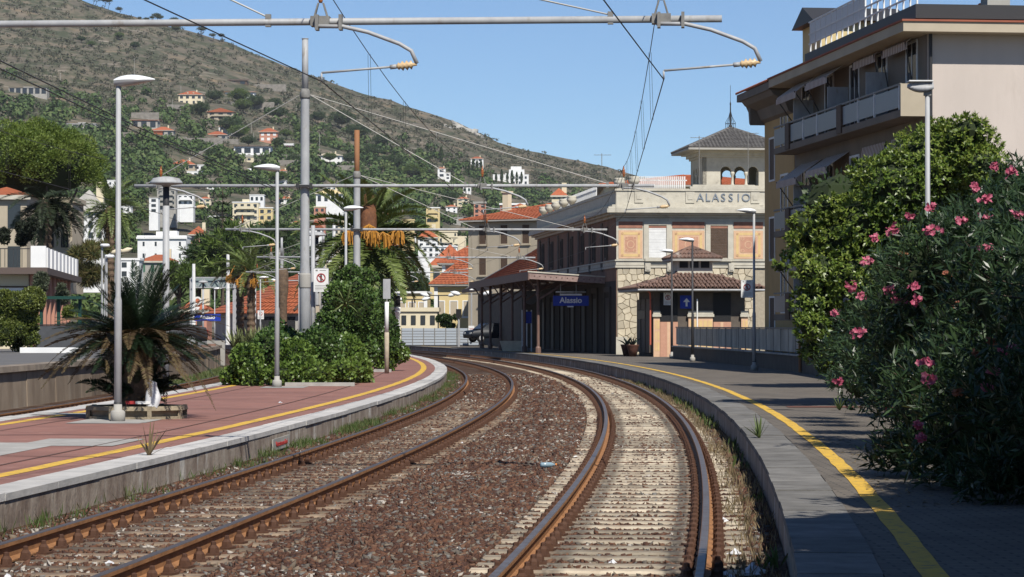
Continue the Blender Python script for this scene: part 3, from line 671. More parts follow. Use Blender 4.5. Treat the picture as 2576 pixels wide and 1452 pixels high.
def no_cross_sign(loc, label, w=.42, h=.62, yaw=0, shade=None):
    "white panel facing -y with a red prohibition ring"
    r = thing('warning_sign', label, 'sign', loc, yaw, 'no-crossing signs')
    B().box(-w/2, w/2, -.012, .012, -h/2, h/2).obj('panel', M['white'], r)
    k = w / .42
    for a in ((-w/2,-w/2+.012,-h/2,h/2),(w/2-.012,w/2,-h/2,h/2),(-w/2,w/2,h/2-.012,h/2),(-w/2,w/2,-h/2,-h/2+.012)): B().box(a[0],a[1],-.016,.002,a[2],a[3]).obj('rim', M['galv'], r)
    g = inst(ring_mesh(.095*k, .125*k, M['red']), 'prohibition_ring', r, (0, -.0135, .06*k))
    f = B(); f.lathe([(.004*k,.05*k),(.022*k,.058*k),(.022*k,.082*k),(.004*k,.09*k)], (0,-.004,0), 8).box(-.026*k,.026*k,-.008,0,-.02*k,.046*k).box(-.022*k,-.004*k,-.008,0,-.09*k,-.018*k).box(.004*k,.024*k,-.008,0,-.085*k,-.018*k)
    f.obj('pedestrian', M['dark'], g)
    B().bar((-.075*k,-.007,.075*k), (.075*k,-.007,-.075*k), .024*k, .006, up=(0,1,0)).obj('bar', M['red'], g)
    for i in range(4):
        B().box(-w*.40, w*(.40 if i < 3 else .1), -.0135, -.0125, -h*.24 - i*.040*k, -h*.24 - i*.040*k + .014*k).obj('print_line', M['galv_d'], r)
    B().box(-w*.36,-w*.22,-.0135,-.0125,h*.37,h*.43).box(-w*.1,w*.32,-.0135,-.0125,h*.385,h*.41).obj('print_line', M['galv_d'], r)
    return r
q = P(1878, 727, 91.9); no_cross_sign((q.x, 91.75, q.z), 'white no-crossing sign fixed to the lamp on the right platform')
B().box(.2,.29,-.01,.01,.2,.23).box(.2,.29,-.01,.01,-.2,-.17).obj('bracket', M['galv'], bpy.data.objects['warning_sign'])
q = P(1680, 757, 131.5); no_cross_sign((q.x, 131.45, q.z + .1), 'shaded no-crossing sign under the kiosk eaves', .44, .64)
q = P(809, 705, 79); no_cross_sign((q.x, 78.8, q.z), 'white no-crossing sign between the thick mast and the ivy', .46, .72)
r = thing('sign_post', 'grey post with small box beside the thick mast, behind the ivy', 'post', (P(787, 800, 79.2).x, 79.2, PLZ))
B().lathe([(.065,0),(.065,4.6)], n=10).obj('post', M['galv'], r, True); B().box(.09,.2,-.08,.08,1.95,2.2).obj('junction_box', M['plaster_b'], r)
q = P(656, 792, 205); no_cross_sign((q.x, 205, q.z), 'tiny far no-crossing sign near the shed gable', .5, .7)
# blue station sign under the canopy
def name_sign(q, w, h, label, yaw=0):
    r = thing('station_sign', label, 'sign', q, yaw)
    B().box(-w/2, w/2, -.06, .06, -h/2, h/2).obj('panel', M['blue'], r)
    inst(text_mesh('Alassio', h*.78, M['white'], bold=.012), 'lettering', r, (0, -.068, .02), (math.pi/2, 0, 0))
    return r
q = P(1436, 757, 147.3); r = name_sign(q, 2.0, .56, 'blue station name sign hanging under the platform canopy')
B().box(-.62,.62,-.10,.10,.30,.40).obj('light_box', M['white'], r)
B().tube([(-.85,0,.50),(.85,0,.50)], .03, 8).obj('hanging_bar', M['white'], r, True)
for x in (-.58, .30): B().tube([(x,0,.30),(x,0,.98)], .022, 6).obj('hanger', M['galv'], r)
B().box(-.2,.15,-.03,.03,-.36,-.29).obj('tag_plate', M['white'], r)
q = P(522, 799, 190); name_sign(q, 1.9, .5, 'far blue station name sign half hidden by the cycad fronds')
q = P(1727, 760, 131.5); r = thing('subway_sign', 'dark blue sign with white up arrow on the kiosk', 'sign', q); B().box(-.32,.32,-.02,.02,-.33,.33).obj('panel', M['blue'], r)
B().prismY([(-.05,-.22),(.05,-.22),(.05,.0),(.17,.0),(0,.2),(-.17,.0),(-.05,.0)], -.026, -.02).obj('arrow', M['white'], r)
# plaque on the platform face, back of a white panel sign on a white post
sp_ = sY(40.6, oPR(-36)); q = T(oPR(sp_) + .02, sp_, .02); r = thing('face_plaque', 'small white plaque with red lettering on the platform edge face', 'sign', q, sp_/RAD)
B().box(-.02,.0,-.9,.9,-.09,.09).obj('panel', M['plaster_g'], r)
me = text_mesh('Vietato attraversare i binari', .115, M['red']); inst(me, 'lettering', r, (.004, 0, 0), (math.pi/2, 0, math.pi/2), (.98, 1, 1))
r = thing('panel_sign', 'blank grey panel on a white post at the tip of the island platform', 'sign', at_plat(973, 86))
B().lathe([(.075,0),(.075,1.35)], n=10).obj('post_foot', mat('flaking cream paint', (.42,.36,.27), (.30,.25,.18), scale=5), r, True); B().lathe([(.068,1.34),(.068,2.35)], n=10).obj('post', M['white'], r, True); B().box(-.12,.12,-.03,.03,2.45,3.1).obj('panel', M['galv'], r); B().lathe([(.03,2.3),(.03,2.5)], n=8).obj('neck', M['galv_d'], r)
# ornate white cast post behind the tip of the ivy
r = thing('cast_iron_post', 'ornate white cast-iron post between the ivy and the far fence', 'post', at_plat(1000, 112)); 
B().lathe([(.17,0),(.17,.25),(.13,.3),(.13,.6),(.17,.62),(.17,.7),(.12,.75),(.105,2.1),(.15,2.15),(.11,2.2),(.15,2.28),(.14,2.35)], n=12).obj('post', M['white'], r, True)
B().box(-.10,.12,-.1,.1,2.36,2.85).obj('signal_box', M['black'], r)
# buffer: ring-shaped signal sign far left
q = P(497, 757, 180); r = thing('ring_sign', 'white ring sign with downward pointer on the far mast', 'sign', q); inst(ring_mesh(.17,.29,M['white']), 'ring', r); B().prismY([(-.17,-.42),(.17,-.42),(0,-.75)], -.01, .01).obj('pointer', M['white'], r); B().bar((0,0.02,-.3),(0,.02,-.8),.05).obj('holder', M['galv'], r)
# ================================================================== BUILDINGS NEAR THE LINE
def window(parent, face, u0, u1, z0, z1, fr, pane, fw=.07, pr=.03, name='window', sill=None, cross=0, off=0.0):
    "window on the local front (y = off, facing -y) or left (x = off, facing -x) wall"
    b = B()
    def bx(b, a0, a1, d0, d1, c0, c1):
        return b.box(a0, a1, off - d1, off - d0, c0, c1) if face == 'F' else b.box(off - d1, off - d0, a0, a1, c0, c1)
    for a in ((u0, u1, z1 - fw, z1), (u0, u1, z0, z0 + fw), (u0, u0 + fw, z0 + fw, z1 - fw), (u1 - fw, u1, z0 + fw, z1 - fw)): bx(b, a[0], a[1], -.02, pr, a[2], a[3])
    for i in range(cross):
        m = u0 + (u1 - u0) * (i + 1) / (cross + 1); bx(b, m - .02, m + .02, -.02, pr * .7, z0 + fw, z1 - fw)
    w = b.obj(name, fr, parent); q = B(); bx(q, u0 + fw, u1 - fw, -.02, .004, z0 + fw, z1 - fw); q.obj('pane', pane, w)
    if sill: q = B(); bx(q, u0 - .08, u1 + .08, -.01, .12, z0 - .09, z0 - .004); q.obj('sill', sill, w)
    return w
def tile_plane(a, b_, c, d, rows, cols, amp=.04, lift=.05):
    "corrugated stepped tile surface; a,b eave corners (left,right), c,d top corners (right,left)"
    a, b_, c, d = map(Vector, (a, b_, c, d)); n = (b_ - a).cross(d - a).normalized()
    if n.z < 0: n = -n
    bb = B()
    for r in range(rows):
        t0, t1 = r / rows, min(1, (r + 1.12) / rows)
        e0, e1 = a.lerp(d, t0), b_.lerp(c, t0); f0, f1 = a.lerp(d, t1), b_.lerp(c, t1); w = max(1, int(cols * (e1 - e0).length / max((b_ - a).length, .01)))
        vs = []; K = w * 4
        for k in range(K + 1):
            h = amp * abs(math.sin(math.pi * k / 4))
            vs.append(e0.lerp(e1, k / K) + n * (h + lift)); 
        for k in range(K + 1):
            h = amp * .8 * abs(math.sin(math.pi * k / 4)); vs.append(f0.lerp(f1, k / K) + n * h)
        for k in range(K + 1): vs.append(e0.lerp(e1, k / K))
        bb.add(vs, [(k, k+1, K+2+k, K+1+k) for k in range(K)] + [(2*(K+1)+k, 2*(K+1)+k+1, k+1, k) for k in range(K)])
    return bb
def hip_tiles(parent, x0, x1, y0, y1, z0, ridge_h, m, ov=.3, pitch_rows=10, cw=.28, name='roof', amp=.04, base=True):
    "hipped roof over a rectangle: four tiled slopes + ridge caps, under one part"
    x0 -= ov; x1 += ov; y0 -= ov; y1 += ov; w, d = x1 - x0, y1 - y0; k = min(w, d) / 2
    if w >= d: A, Bq = (x0 + k, y0 + k, z0 + ridge_h), (x1 - k, y0 + k, z0 + ridge_h); F = [((x0,y0),(x1,y0),Bq,A), ((x1,y0),(x1,y1),Bq,Bq), ((x1,y1),(x0,y1),A,Bq), ((x0,y1),(x0,y0),A,A)]
    else: A, Bq = (x0 + k, y0 + k, z0 + ridge_h), (x0 + k, y1 - k, z0 + ridge_h); F = [((x0,y0),(x1,y0),A,A), ((x1,y0),(x1,y1),Bq,A), ((x1,y1),(x0,y1),Bq,Bq), ((x0,y1),(x0,y0),A,Bq)]
    bb = B(); bb.box(x0, x1, y0, y1, z0 - .12, z0 - .01)
    root = bb.obj(name, M['plaster_g'], parent)
    for p, q, r, s in F:
        p = (*p, z0); q = (*q, z0); L = (Vector(q) - Vector(p)).length
        o = tile_plane(p, q, r, s, pitch_rows, max(2, int(L / cw)), amp=amp).obj('roof_slope', m, root); o['kind'] = 'stuff'
    cap = B(); cap.tube([A, Bq] if A != Bq else [A, (A[0], A[1], A[2] + .05)], .09, 6)
    for c, r in (((x0,y0),A),((x0,y1),A if w >= d else Bq),((x1,y0),Bq if w >= d else A),((x1,y1),Bq)): cap.tube([(c[0],c[1],z0+.04), (r[0],r[1],r[2]+.03)], .08, 6)
    o = cap.obj('ridge_caps', m, root); o['kind'] = 'stuff'
    return root
# ---------------- station
M['stone'] = mat('pale rubble stone', (.52,.46,.34), (.43,.37,.27), scale=4, bump=.5, bscale=18, rand=.22)
M['mortar'] = mat('mortar', (.37,.325,.245), rough=.95, scale=8, c2=(.29,.25,.19))
M['trim'] = mat('cream stone trim', (.50,.47,.39), (.42,.39,.32), scale=2.5, bump=.2, c3=(.24,.22,.18), c3scale=2, c3at=(.6,.8))
M['orange'] = mat('orange fresco', (.60,.40,.26), (.54,.35,.22), scale=4, rough=.9)
M['ochre'] = mat('ochre fresco', (.62,.45,.21), (.57,.40,.19), scale=4, rough=.9)
M['rose'] = mat('rose fresco', (.48,.265,.18), (.43,.23,.155), scale=6, rough=.9)
M['frieze'] = mat('red frieze', (.32,.15,.10), (.24,.12,.085), scale=3, rough=.9)
M['steel_b'] = mat('brown painted steel', (.17,.105,.085), (.13,.08,.065), scale=5, rough=.6)
st = thing('station_building', 'cream stone railway station with painted panels and open corner tower', 'station', (5.68, 142, PLZ), R_(6))
SW, SD = 11.5, 37.6
M['brownstone'] = mat('shade dark brown stone', (.12,.10,.08), (.085,.07,.06), scale=2, rough=.9)  # shade of canopy and eaves put into the stone colour
w = B().box(0, SW, 0, SD, -.5, 9.0).obj('wall', M['mortar'], st)
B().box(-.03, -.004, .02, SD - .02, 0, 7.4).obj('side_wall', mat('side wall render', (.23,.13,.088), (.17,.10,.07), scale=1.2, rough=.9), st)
B().box(-.045, -.031, .03, SD - .03, 0, 4.0).obj('canopy_shade_sheet', mat('canopy shade brown', (.045,.036,.03), (.03,.025,.022), scale=1.5, rough=.9), st)  # near-black sheet over the lower wall imitates shade under the canopy
M['brownstone2'] = mat('canopy shade stone', (.06,.05,.042), rough=.9)  # door surrounds coloured dark for the same canopy shade
# rubble stones on the front, 0 .. 4.7 m
def voronoi(x0, x1, z0, z1, n, seed=3):
    rg = random.Random(seed); pts = []
    nx = int(round(math.sqrt(n * (x1 - x0) / (z1 - z0)))); nz = int(round(n / nx))
    for j in range(nz):
        for i in range(nx): pts.append((x0 + (i + .5 + rg.uniform(-.42, .42) + .25 * (j % 2)) * (x1 - x0) / nx, z0 + (j + .5 + rg.uniform(-.36, .36)) * (z1 - z0) / nz))
    out = []
    for i, p in enumerate(pts):
        poly = [(x0, z0), (x1, z0), (x1, z1), (x0, z1)]
        for j, q in enumerate(pts):
            if i == j or abs(q[0]-p[0]) + abs(q[1]-p[1]) > 2.6: continue
            mx, mz = (p[0]+q[0])/2, (p[1]+q[1])/2; nxn, nzn = q[0]-p[0], q[1]-p[1]; new = []
            for k in range(len(poly)):
                a, c = poly[k], poly[(k+1) % len(poly)]
                da = (a[0]-mx)*nxn + (a[1]-mz)*nzn; dc = (c[0]-mx)*nxn + (c[1]-mz)*nzn
                if da <= 0: new.append(a)
                if da * dc < 0: t = da / (da - dc); new.append((a[0]+(c[0]-a[0])*t, a[1]+(c[1]-a[1])*t))
            poly = new
            if len(poly) < 3: break
        if len(poly) >= 3: out.append((p, poly))
    return out
for p, poly in voronoi(.02, 7.6, 0.0, 4.68, 296):
    cx = sum(q[0] for q in poly)/len(poly); cz = sum(q[1] for q in poly)/len(poly); n = len(poly); d = random.uniform(.03, .07)
    def ins(k, y): 
        r = []
        for q in poly:
            l = math.hypot(q[0]-cx, q[1]-cz); f = max(.3, (l - k) / l) if l else 1; r.append((cx + (q[0]-cx)*f, y, cz + (q[1]-cz)*f))
        return r
    a, c = ins(.008, .0), ins(.03, -d); b = B(); b.add(a + c, [list(range(n, 2*n))] + [(i, (i+1) % n, n+(i+1) % n, n+i) for i in range(n)]); b.obj('stone', M['stone'], w)
# corner buttress stones and plinth
B().box(-.06, .55, -.09, -.075, 0, .95).obj('plinth', M['trim'], st)
for z, h, pr in ((4.70,.12,.10),(4.84,.22,.06),(5.06,.08,.12)): B().box(-pr, 8.6, -pr, 0, z, z+h-.005).obj('string_course', M['trim'], st)
B().box(-.035, 8.6, -.035, 0, 5.145, 7.4).obj('upper_wall', M['trim'], st)
k = 1 / 46.5
def sx(x): return (x - 1552) * k
for (a, c, hid) in ((1556, 1617, 0), (1693, 1775, 1), (1850, 1925, 0)):
    u0, u1, z0, z1 = sx(a), sx(c), 5.2, 6.72
    p = B().box(u0, u1, -.055, -.03, z0, z1).obj('painted_panel', M['orange'], st)
    i = .13
    for q in ((u0+i,u1-i,z0+.1,z0+.24),(u0+i,u1-i,z1-.24,z1-.1),(u0+i,u0+i+.14,z0+.245,z1-.245),(u1-i-.14,u1-i,z0+.245,z1-.245)): B().box(q[0],q[1],-.062,-.05,q[2],q[3]).obj('ochre_border', M['ochre'], p)
    B().box(u0+.36,u1-.36,-.062,-.05,z0+.34,z1-.34).obj('rose_field', M['rose'], p)
    mx, mz = (u0+u1)/2, (z0+z1)/2
    inst(ring_mesh(.17,.21,M['orange'], 20), 'medallion', p, (mx, -.064, mz))
    for dx_ in (-.27, .27):
        for dz_ in (-.33, .33): inst(ring_mesh(.07,.10,M['orange'], 12), 'scroll', p, (mx + dx_*(1.2 if u1-u0 > 1.5 else .85), -.064, mz + dz_))
    for q in ((u0+.2,z0+.17),(u1-.2,z0+.17),(u0+.2,z1-.17),(u1-.2,z1-.17)): inst(ring_mesh(.03,.06,M['rose'], 10), 'corner_boss', p, (q[0], -.066, q[1]))
for a, c, m_, nm in ((1632, 1678, M['white'], 'white_blind'), (1790, 1835, M['shutter'], 'brown_shutter')):
    u0, u1 = sx(a), sx(c)
    wd = B().box(u0-.26,u0,-.10,-.03,5.15,7.0).box(u1,u1+.26,-.10,-.03,5.15,7.0).box(u0-.26,u1+.26,-.10,-.03,7.005,7.2).obj('window_surround', M['trim'], st)
    bl = B(); n = 18
    for i in range(n): bl.box(u0+.02,u1-.02,-.045-.008*(i % 2),-.03,5.25+i*1.62/n,5.25+(i+.93)*1.62/n)
    bl.obj(nm, m_, wd); B().box(u0-.2,u1+.2,-.22,-.1,5.05,5.2).obj('sill', M['trim'], wd)
    for q in (u0-.2, u1+.02): B().box(q,q+.3,-.2,-.06,4.5,4.95).box(q+.06,q+.24,-.23,-.195,4.58,4.78).obj('bracket', M['trim'], wd)
for a, c in ((1556, 1617), (1693, 1775), (1850, 1925), (1632, 1678), (1790, 1835)):
    B().box(sx(a),sx(c),-.06,-.036,6.85,7.2).obj('frieze_panel', M['frieze'], st)
for z, h, pr in ((7.42,.14,.18),(7.56,.10,.42),(7.665,.22,.62),(7.89,.10,.55),(7.995,.12,.30)):
    B().box(-pr, SW+pr, -pr, SD+.1, z, z+h-.004).obj('cornice', M['trim'], st)
B().box(-.06, SW, -.06, .25, 8.12, 8.86).box(-.06, .25, .255, SD, 8.12, 8.80).obj('parapet', M['trim'], st)
B().box(-.12, SW, -.12, .30, 8.865, 8.97).box(-.12, .30, .305, SD, 8.805, 8.9).obj('parapet_cap', M['trim'], st)
B().box(sx(1738),sx(1912),-.10,.2,8.98,9.12).box(sx(1745),sx(1905),-.05,.2,9.125,9.22).obj('name_cap', M['trim'], st)
for x in (1608, 1738, 1905):
    b = B().box(sx(x)-.24, sx(x)+.24, -.11, -.062, 8.22, 8.82).obj('parapet_block', M['trim'], st); B().box(sx(x)-.13, sx(x)+.13, -.135, -.112, 8.40, 8.66).obj('boss', M['trim'], b)
M['letters'] = mat('worn grey letters', (.17,.20,.24), rough=.7)
for i, ch in enumerate('ALASSIO'): inst(text_mesh(ch, .62, M['letters'], depth=.02), 'letter', st, (sx(1764) + i * .42, -.085, 8.50), (math.pi/2, 0, 0))
URN = B().lathe([(.12,0),(.18,.05),(.10,.12),(.16,.18),(.28,.32),(.33,.45),(.27,.56),(.31,.62),(.26,.66),(.08,.67)], n=14).mesh('urn', M['trim'], True)
for x, y, z in ((.15,.1,8.9),(.95,.1,8.98),(.1,20,8.9),(.1,24,8.9),(.1,28,8.9),(.1,31.5,8.9),(.1,35,8.9)): inst(URN, 'urn', st, (x, y, z))
b = B()
for i in range(26): b.box(1.2+i*.11,1.26+i*.11,1.5,1.54,8.9,9.75)
b.box(1.1,4.1,1.5,1.53,9.0,9.06).box(1.1,4.1,1.5,1.53,9.5,9.56); o = b.obj('roof_picket_rail', M['white'], st); o['kind'] = 'stuff'
b = B()
for i in range(90): b.box(.8,.84,14+i*.22,14.1+i*.22,8.9,9.85)
b.box(.8,.83,14,34,9.0,9.06).box(.8,.83,14,34,9.6,9.66); o = b.obj('roof_picket_rail', M['white'], st); o['kind'] = 'stuff'
for i in range(7):
    t = 3.7 + i * 5.02; window(st, 'L', t-.5, t+.5, 5.2, 7.0, M['brownstone'], M['glass'], fw=.12, pr=.10, off=-.03, cross=1)
    B().box(-.10,-.03,t+1.5,t+2.1,4.6,7.3).obj('pilaster', M['brownstone'], st)
for z, h, pr in ((4.70,.12,.10),(4.84,.22,.06),(5.06,.08,.12)): B().box(-pr, -.032, .03, SD, z, z+h-.005).obj('string_course', M['trim'], st)
for i in range(7):
    t = 2.2 + i * 5.1
    d = B().box(-.06,-.03,t,t+1.9,0,3.1).obj('doorway', M['black'], st); B().box(-.14,-.03,t-.28,t-.02,0,3.4).box(-.14,-.03,t+1.92,t+2.18,0,3.4).box(-.14,-.03,t-.28,t+2.18,3.405,3.7).obj('door_surround', M['brownstone2'], d)
# canopy on the track side
cn = B().hexa([(-.04,4.4,4.02),(-4.25,4.4,4.30),(-4.25,41.5,4.30),(-.04,41.5,4.02)], [(-.04,4.4,4.16),(-4.25,4.4,4.44),(-4.25,41.5,4.44),(-.04,41.5,4.16)]).obj('canopy', M['steel_b'], st)
B().hexa([(-.02,4.32,3.90),(-4.3,4.32,4.16),(-4.3,4.39,4.16),(-.02,4.39,3.90)], [(-.02,4.32,4.24),(-4.3,4.32,4.52),(-4.3,4.39,4.52),(-.02,4.39,4.24)]).obj('fascia', mat('sunlit brown steel', (.30,.215,.19), (.22,.15,.13), scale=5, rough=.7), cn)  # end fascia tinted lighter for the sun falling on it
B().box(-4.36,-4.29,4.3,41.5,4.10,4.56).obj('fascia', M['steel_b'], cn)
B().hexa([(-.02,4.27,4.245),(-4.38,4.27,4.53),(-4.38,4.5,4.53),(-.02,4.5,4.245)], [(-.02,4.27,4.31),(-4.38,4.27,4.60),(-4.38,4.5,4.60),(-.02,4.5,4.31)]).obj('fascia_cap', M['trim'], cn)
RV = B().lathe([(.035,0),(.03,.02),(.01,.03)], axis=(0,-1,0), n=8).mesh('rivet', M['steel_b'])
for i in range(13): t = i / 12; inst(RV, 'rivet', cn, (-.3 - 3.7*t, 4.318, 4.08 + .25*t))
for y in (6, 13, 20, 27, 34, 40):
    c = B(); c.lathe([(.16,0),(.16,.3),(.09,.4),(.08,3.2),(.14,3.3),(.10,3.4),(.09,4.2)], (-3.6,y,0), 10).bar((-3.6,y,3.0),(-1.9,y,4.1),.10).bar((-3.6,y,3.4),(-4.2,y,4.25),.08); c.obj('canopy_column', M['steel_b'], st)
for y in (8, 12, 16, 22): B().lathe([(.10,0),(.16,.03),(.16,.08),(.1,.1)], (-2.6,y,3.98), 12).obj('ceiling_light', M['lampwhite'], cn)
clk = B().lathe([(.40,0),(.42,.03),(.42,.09),(.40,.12)], (-2.9,16,3.25), 24, axis=(0,-1,0)).obj('platform_clock', mat('clock face', (.10,.10,.095), rough=.5), st)
# tower
tp = Matrix.Rotation(-R_(6), 3, 'Z') @ (P(1768, 462, 151) - Vector(st.location)); TW = 4.0; tz = tp.z - .1; tx, ty = tp.x, tp.y
tw = bpy.data.objects.new('tower', None); COL.objects.link(tw); tw.parent = st; tw.location = (tx, ty, tz)
B().box(0, TW, 0, TW, -2.0, .0).obj('tower_base', M['trim'], tw)
TH = 1.62
def arcade(flip):
    out = B(); z0, r, n = .78, .32, 10
    cs = [1.35, 2.15, 2.95]
    def q(u, v, z): return (u, v, z) if flip == 0 else ((u, TW - v, z) if flip == 1 else ((v, u, z) if flip == 2 else (TW - v, u, z)))
    for c in cs:
        for i in range(n):
            a0, a1 = math.pi * i / n, math.pi * (i+1) / n; x0, x1 = c + r*math.cos(a0), c + r*math.cos(a1); y0, y1 = z0 + r*math.sin(a0), z0 + r*math.sin(a1)
            out.add([q(x0,.0,y0),q(x1,.0,y1),q(x1,.0,TH),q(x0,.0,TH),q(x0,.22,y0),q(x1,.22,y1),q(x1,.22,TH),q(x0,.22,TH)], [(0,1,2,3),(7,6,5,4),(0,4,5,1)])
    for a, c in ((0, cs[0]-r), (cs[0]+r, cs[1]-r), (cs[1]+r, cs[2]-r), (cs[2]+r, TW)):
        lo = 0 if a == 0 or c == TW else z0
        p0, p1 = q(a, 0, lo), q(c, .22, TH); out.box(min(p0[0],p1[0]), max(p0[0],p1[0]), min(p0[1],p1[1]), max(p0[1],p1[1]), lo, TH)
    return out, [q(m, .11, 0) for m in ((cs[0]+cs[1])/2, (cs[1]+cs[2])/2)]
for fl in range(4):
    a, cols = arcade(fl); a.obj('arcade_wall', M['trim'], tw)
    for c in cols: B().lathe([(.12,0),(.12,.06),(.075,.1),(.07,.55),(.13,.68),(.13,.78)], c, 10).obj('arcade_column', M['trim'], tw, True)
B().box(-.1,TW+.1,-.1,TW+.1,TH+.002,TH+.12).box(-.5,TW+.5,-.5,TW+.5,TH+.30,TH+.46).box(-.25,TW+.25,-.25,TW+.25,TH+.122,TH+.298).obj('tower_cornice', M['trim'], tw)
rf = hip_tiles(tw, 0, TW, 0, TW, TH + .50, 1.35, M['tileg'], ov=1.0, pitch_rows=14, cw=.22, name='tower_roof')
sp = B(); c = TW/2; z = TH + 1.8
sp.lathe([(.10,0),(.14,.1),(.05,.25),(.035,1.4),(.05,1.45),(.015,1.6),(.012,2.55)], (c,c,z), 8)
for a in range(6):
    t = a * math.pi / 3; dx_, dy_ = math.cos(t), math.sin(t)
    sp.tube([(c+.28*dx_,c+.28*dy_,z),(c+.30*dx_,c+.30*dy_,z+.35),(c+.10*dx_,c+.10*dy_,z+.7),(c,c,z+1.1)], .014, 4)
sp.tube([(c+.3*math.cos(t*.5236),c+.3*math.sin(t*.5236),z+.3) for t in range(13)], .012, 4); sp.obj('spire', M['dark'], rf)
def antenna(x, y, Y, h, label, bars=5):
    p = P(x, y, Y); r = thing('tv_antenna', label, 'antenna', p, 0, 'roof antennas'); B().tube([(0,0,0),(0,0,h)], .022, 5).obj('mast', M['galv_d'], r)
    b = B(); b.tube([(-.5,0,h-.1),(.6,0,h-.1)], .014, 4).obj('boom', M['galv_d'], r)
    for i in range(bars): B().tube([(-.45+i*.22,-.25,h-.1),(-.45+i*.22,.25,h-.1)], .01, 4).obj('element', M['galv_d'], r)
antenna(1759, 463, 147, 2.7, 'thin antenna at the left corner of the station tower'); antenna(1882, 461, 147, 2.9, 'antenna in front of the tower arches')
antenna(1514, 462, 165, 1.9, 'tall antenna left on the station roof against the sky')
# tiled wing beyond the main block
wg = thing('station_wing', 'station wing with sloping red tiled roof beyond the canopy', 'building', (1.5, 181.5, PLZ), R_(7))
a, b_, c, d = [Matrix.Rotation(-R_(7), 3, 'Z') @ (P(*q) - Vector(wg.location)) for q in ((1165,733,213),(1357,706,181.6),(1374,610,184),(1352,628,188))]
o = tile_plane(a, b_, c, d, 17, 52, amp=.05).obj('roof', M['tile'], wg); o['kind'] = 'stuff'
B().tube([a, d], .1, 6).obj('verge', M['plaster_g'], wg); B().bar(a, b_, .25, .3).obj('eave', M['steel_b'], wg)
B().box(-.6, 8, 1.5, 30, 0, 4.0).obj('wall', M['brownstone'], wg)
# ---------------- kiosk over the subway stairs
ko = P(1640, 818, 131.5); kk = thing('kiosk', 'small painted kiosk with brown pantiled roof and raised lantern', 'kiosk', (ko.x, 131.5, PLZ), R_(6)); KW, KD = 4.85, 5.0
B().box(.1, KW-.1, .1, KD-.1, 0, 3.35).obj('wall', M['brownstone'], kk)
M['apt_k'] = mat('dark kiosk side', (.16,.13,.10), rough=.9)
def kx(x): return (x - 1640) * 131.5 / FPX
for a, c in ((1644, 1660), (1733, 1795), (1868, 1885)):
    p = B().box(kx(a), kx(c), -.02, .1, 0, 2.0).obj('painted_pier', M['orange'], kk); B().box(kx(a)-.06, kx(c)+.06, -.10, .12, 2.005, 2.14).box(kx(a)-.02, kx(c)+.02, -.06, .11, 2.145, 2.30).obj('capital', M['trim'], p)
    n = 2 if c - a < 30 else 5
    for i in range(n):
        for z in (.3, .85, 1.4): B().box(kx(a)+.08+i*(kx(c)-kx(a)-.1)/n, kx(a)+.0+(i+.85)*(kx(c)-kx(a))/n, -.03, -.015, z, z+.42).obj('ochre_field', M['ochre'], p)
for a, c in ((1661, 1706), (1797, 1842)):
    p = B().box(kx(a), kx(c), .0, .1, 0, 1.75).obj('rose_parapet', M['rose'], kk); B().box(kx(a)+.35, kx(a)+.5, -.012, .0, 0, 1.74).obj('stripe', M['orange'], p)
    B().box(kx(a), kx(c), .06, .09, 1.76, 3.2).obj('opening', M['black'], kk)
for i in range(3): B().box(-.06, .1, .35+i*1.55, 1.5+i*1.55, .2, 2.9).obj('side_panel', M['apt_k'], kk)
hip = hip_tiles(kk, 0, KW, 0, KD, 3.40, .98, M['tile2'], ov=.85, pitch_rows=3, cw=.22, name='roof', amp=.075)
# every tile of the front slope is a piece of its own
for o in list(hip.children):
    if o.name.startswith('roof_slope'): bpy.data.objects.remove(o); break
tb = B(); n = 6
vs = [(rr*math.cos(math.pi*j/n), y, rr*math.sin(math.pi*j/n) + (0 if y else .03)) for y, rr in ((0,.095),(.62,.085)) for j in range(n+1)] 
vs += [((rr-.02)*math.cos(math.pi*j/n), y, (rr-.02)*math.sin(math.pi*j/n) + (0 if y else .03)) for y, rr in ((0,.095),(.62,.085)) for j in range(n+1)]
tb.add(vs, [(j, j+1, n+2+j, n+1+j) for j in range(n)] + [(j+1, j, 2*(n+1)+j, 2*(n+1)+j+1) for j in range(n)])
TILE = tb.mesh('roof_tile', M['tile2'], False); half = (KD + 1.70) / 2; sl = math.atan2(.98, half); Lh = math.hypot(half, .98)
for r in range(5):
    yy = r * .60; t = yy / Lh; xa, xb = -.85 + t * half, KW + .85 - t * half; cnt = int((xb - xa) / .205)
    for i in range(cnt): inst(TILE, 'roof_tile', hip, (xa + .1 + i * .205 + random.uniform(-.01, .01), -.85 + yy * math.cos(sl) - .02, 3.40 + yy * math.sin(sl) + .03), (sl, 0, random.uniform(-.03, .03)))
B().add([(-.85,-.85,3.40),(KW+.85,-.85,3.40),(KW/2+.1,half-.85,4.38),(KW/2-.1,half-.85,4.38)], [(0,1,2,3)]).obj('slope_bed', M['tile2'], hip)
ln = B().box(KW/2-.85,KW/2+.95,KD/2-.9,KD/2+.9,4.0,4.95).obj('lantern', M['trim'], kk)
for i in range(3): B().box(KW/2-.75+i*.55,KW/2-.32+i*.55,KD/2-.93,KD/2-.89,4.5,4.85).obj('lantern_opening', M['black'], ln)
hip_tiles(ln, KW/2-.85, KW/2+.95, KD/2-.9, KD/2+.9, 4.96, .62, M['tile2'], ov=.42, pitch_rows=3, cw=.20, name='lantern_roof', amp=.07)
B().tube([(-.85,-.93,3.34),(KW+.85,-.93,3.34)], .05, 8).obj('gutter', M['galv'], kk)
B().tube([(-.3,-.66,3.3),(-.15,-.3,3.2),(-.1,-.12,2.9),(-.1,-.12,.6)], .045, 8).obj('downpipe', mat('red oxide pipe', (.42,.10,.06), rough=.6), kk)
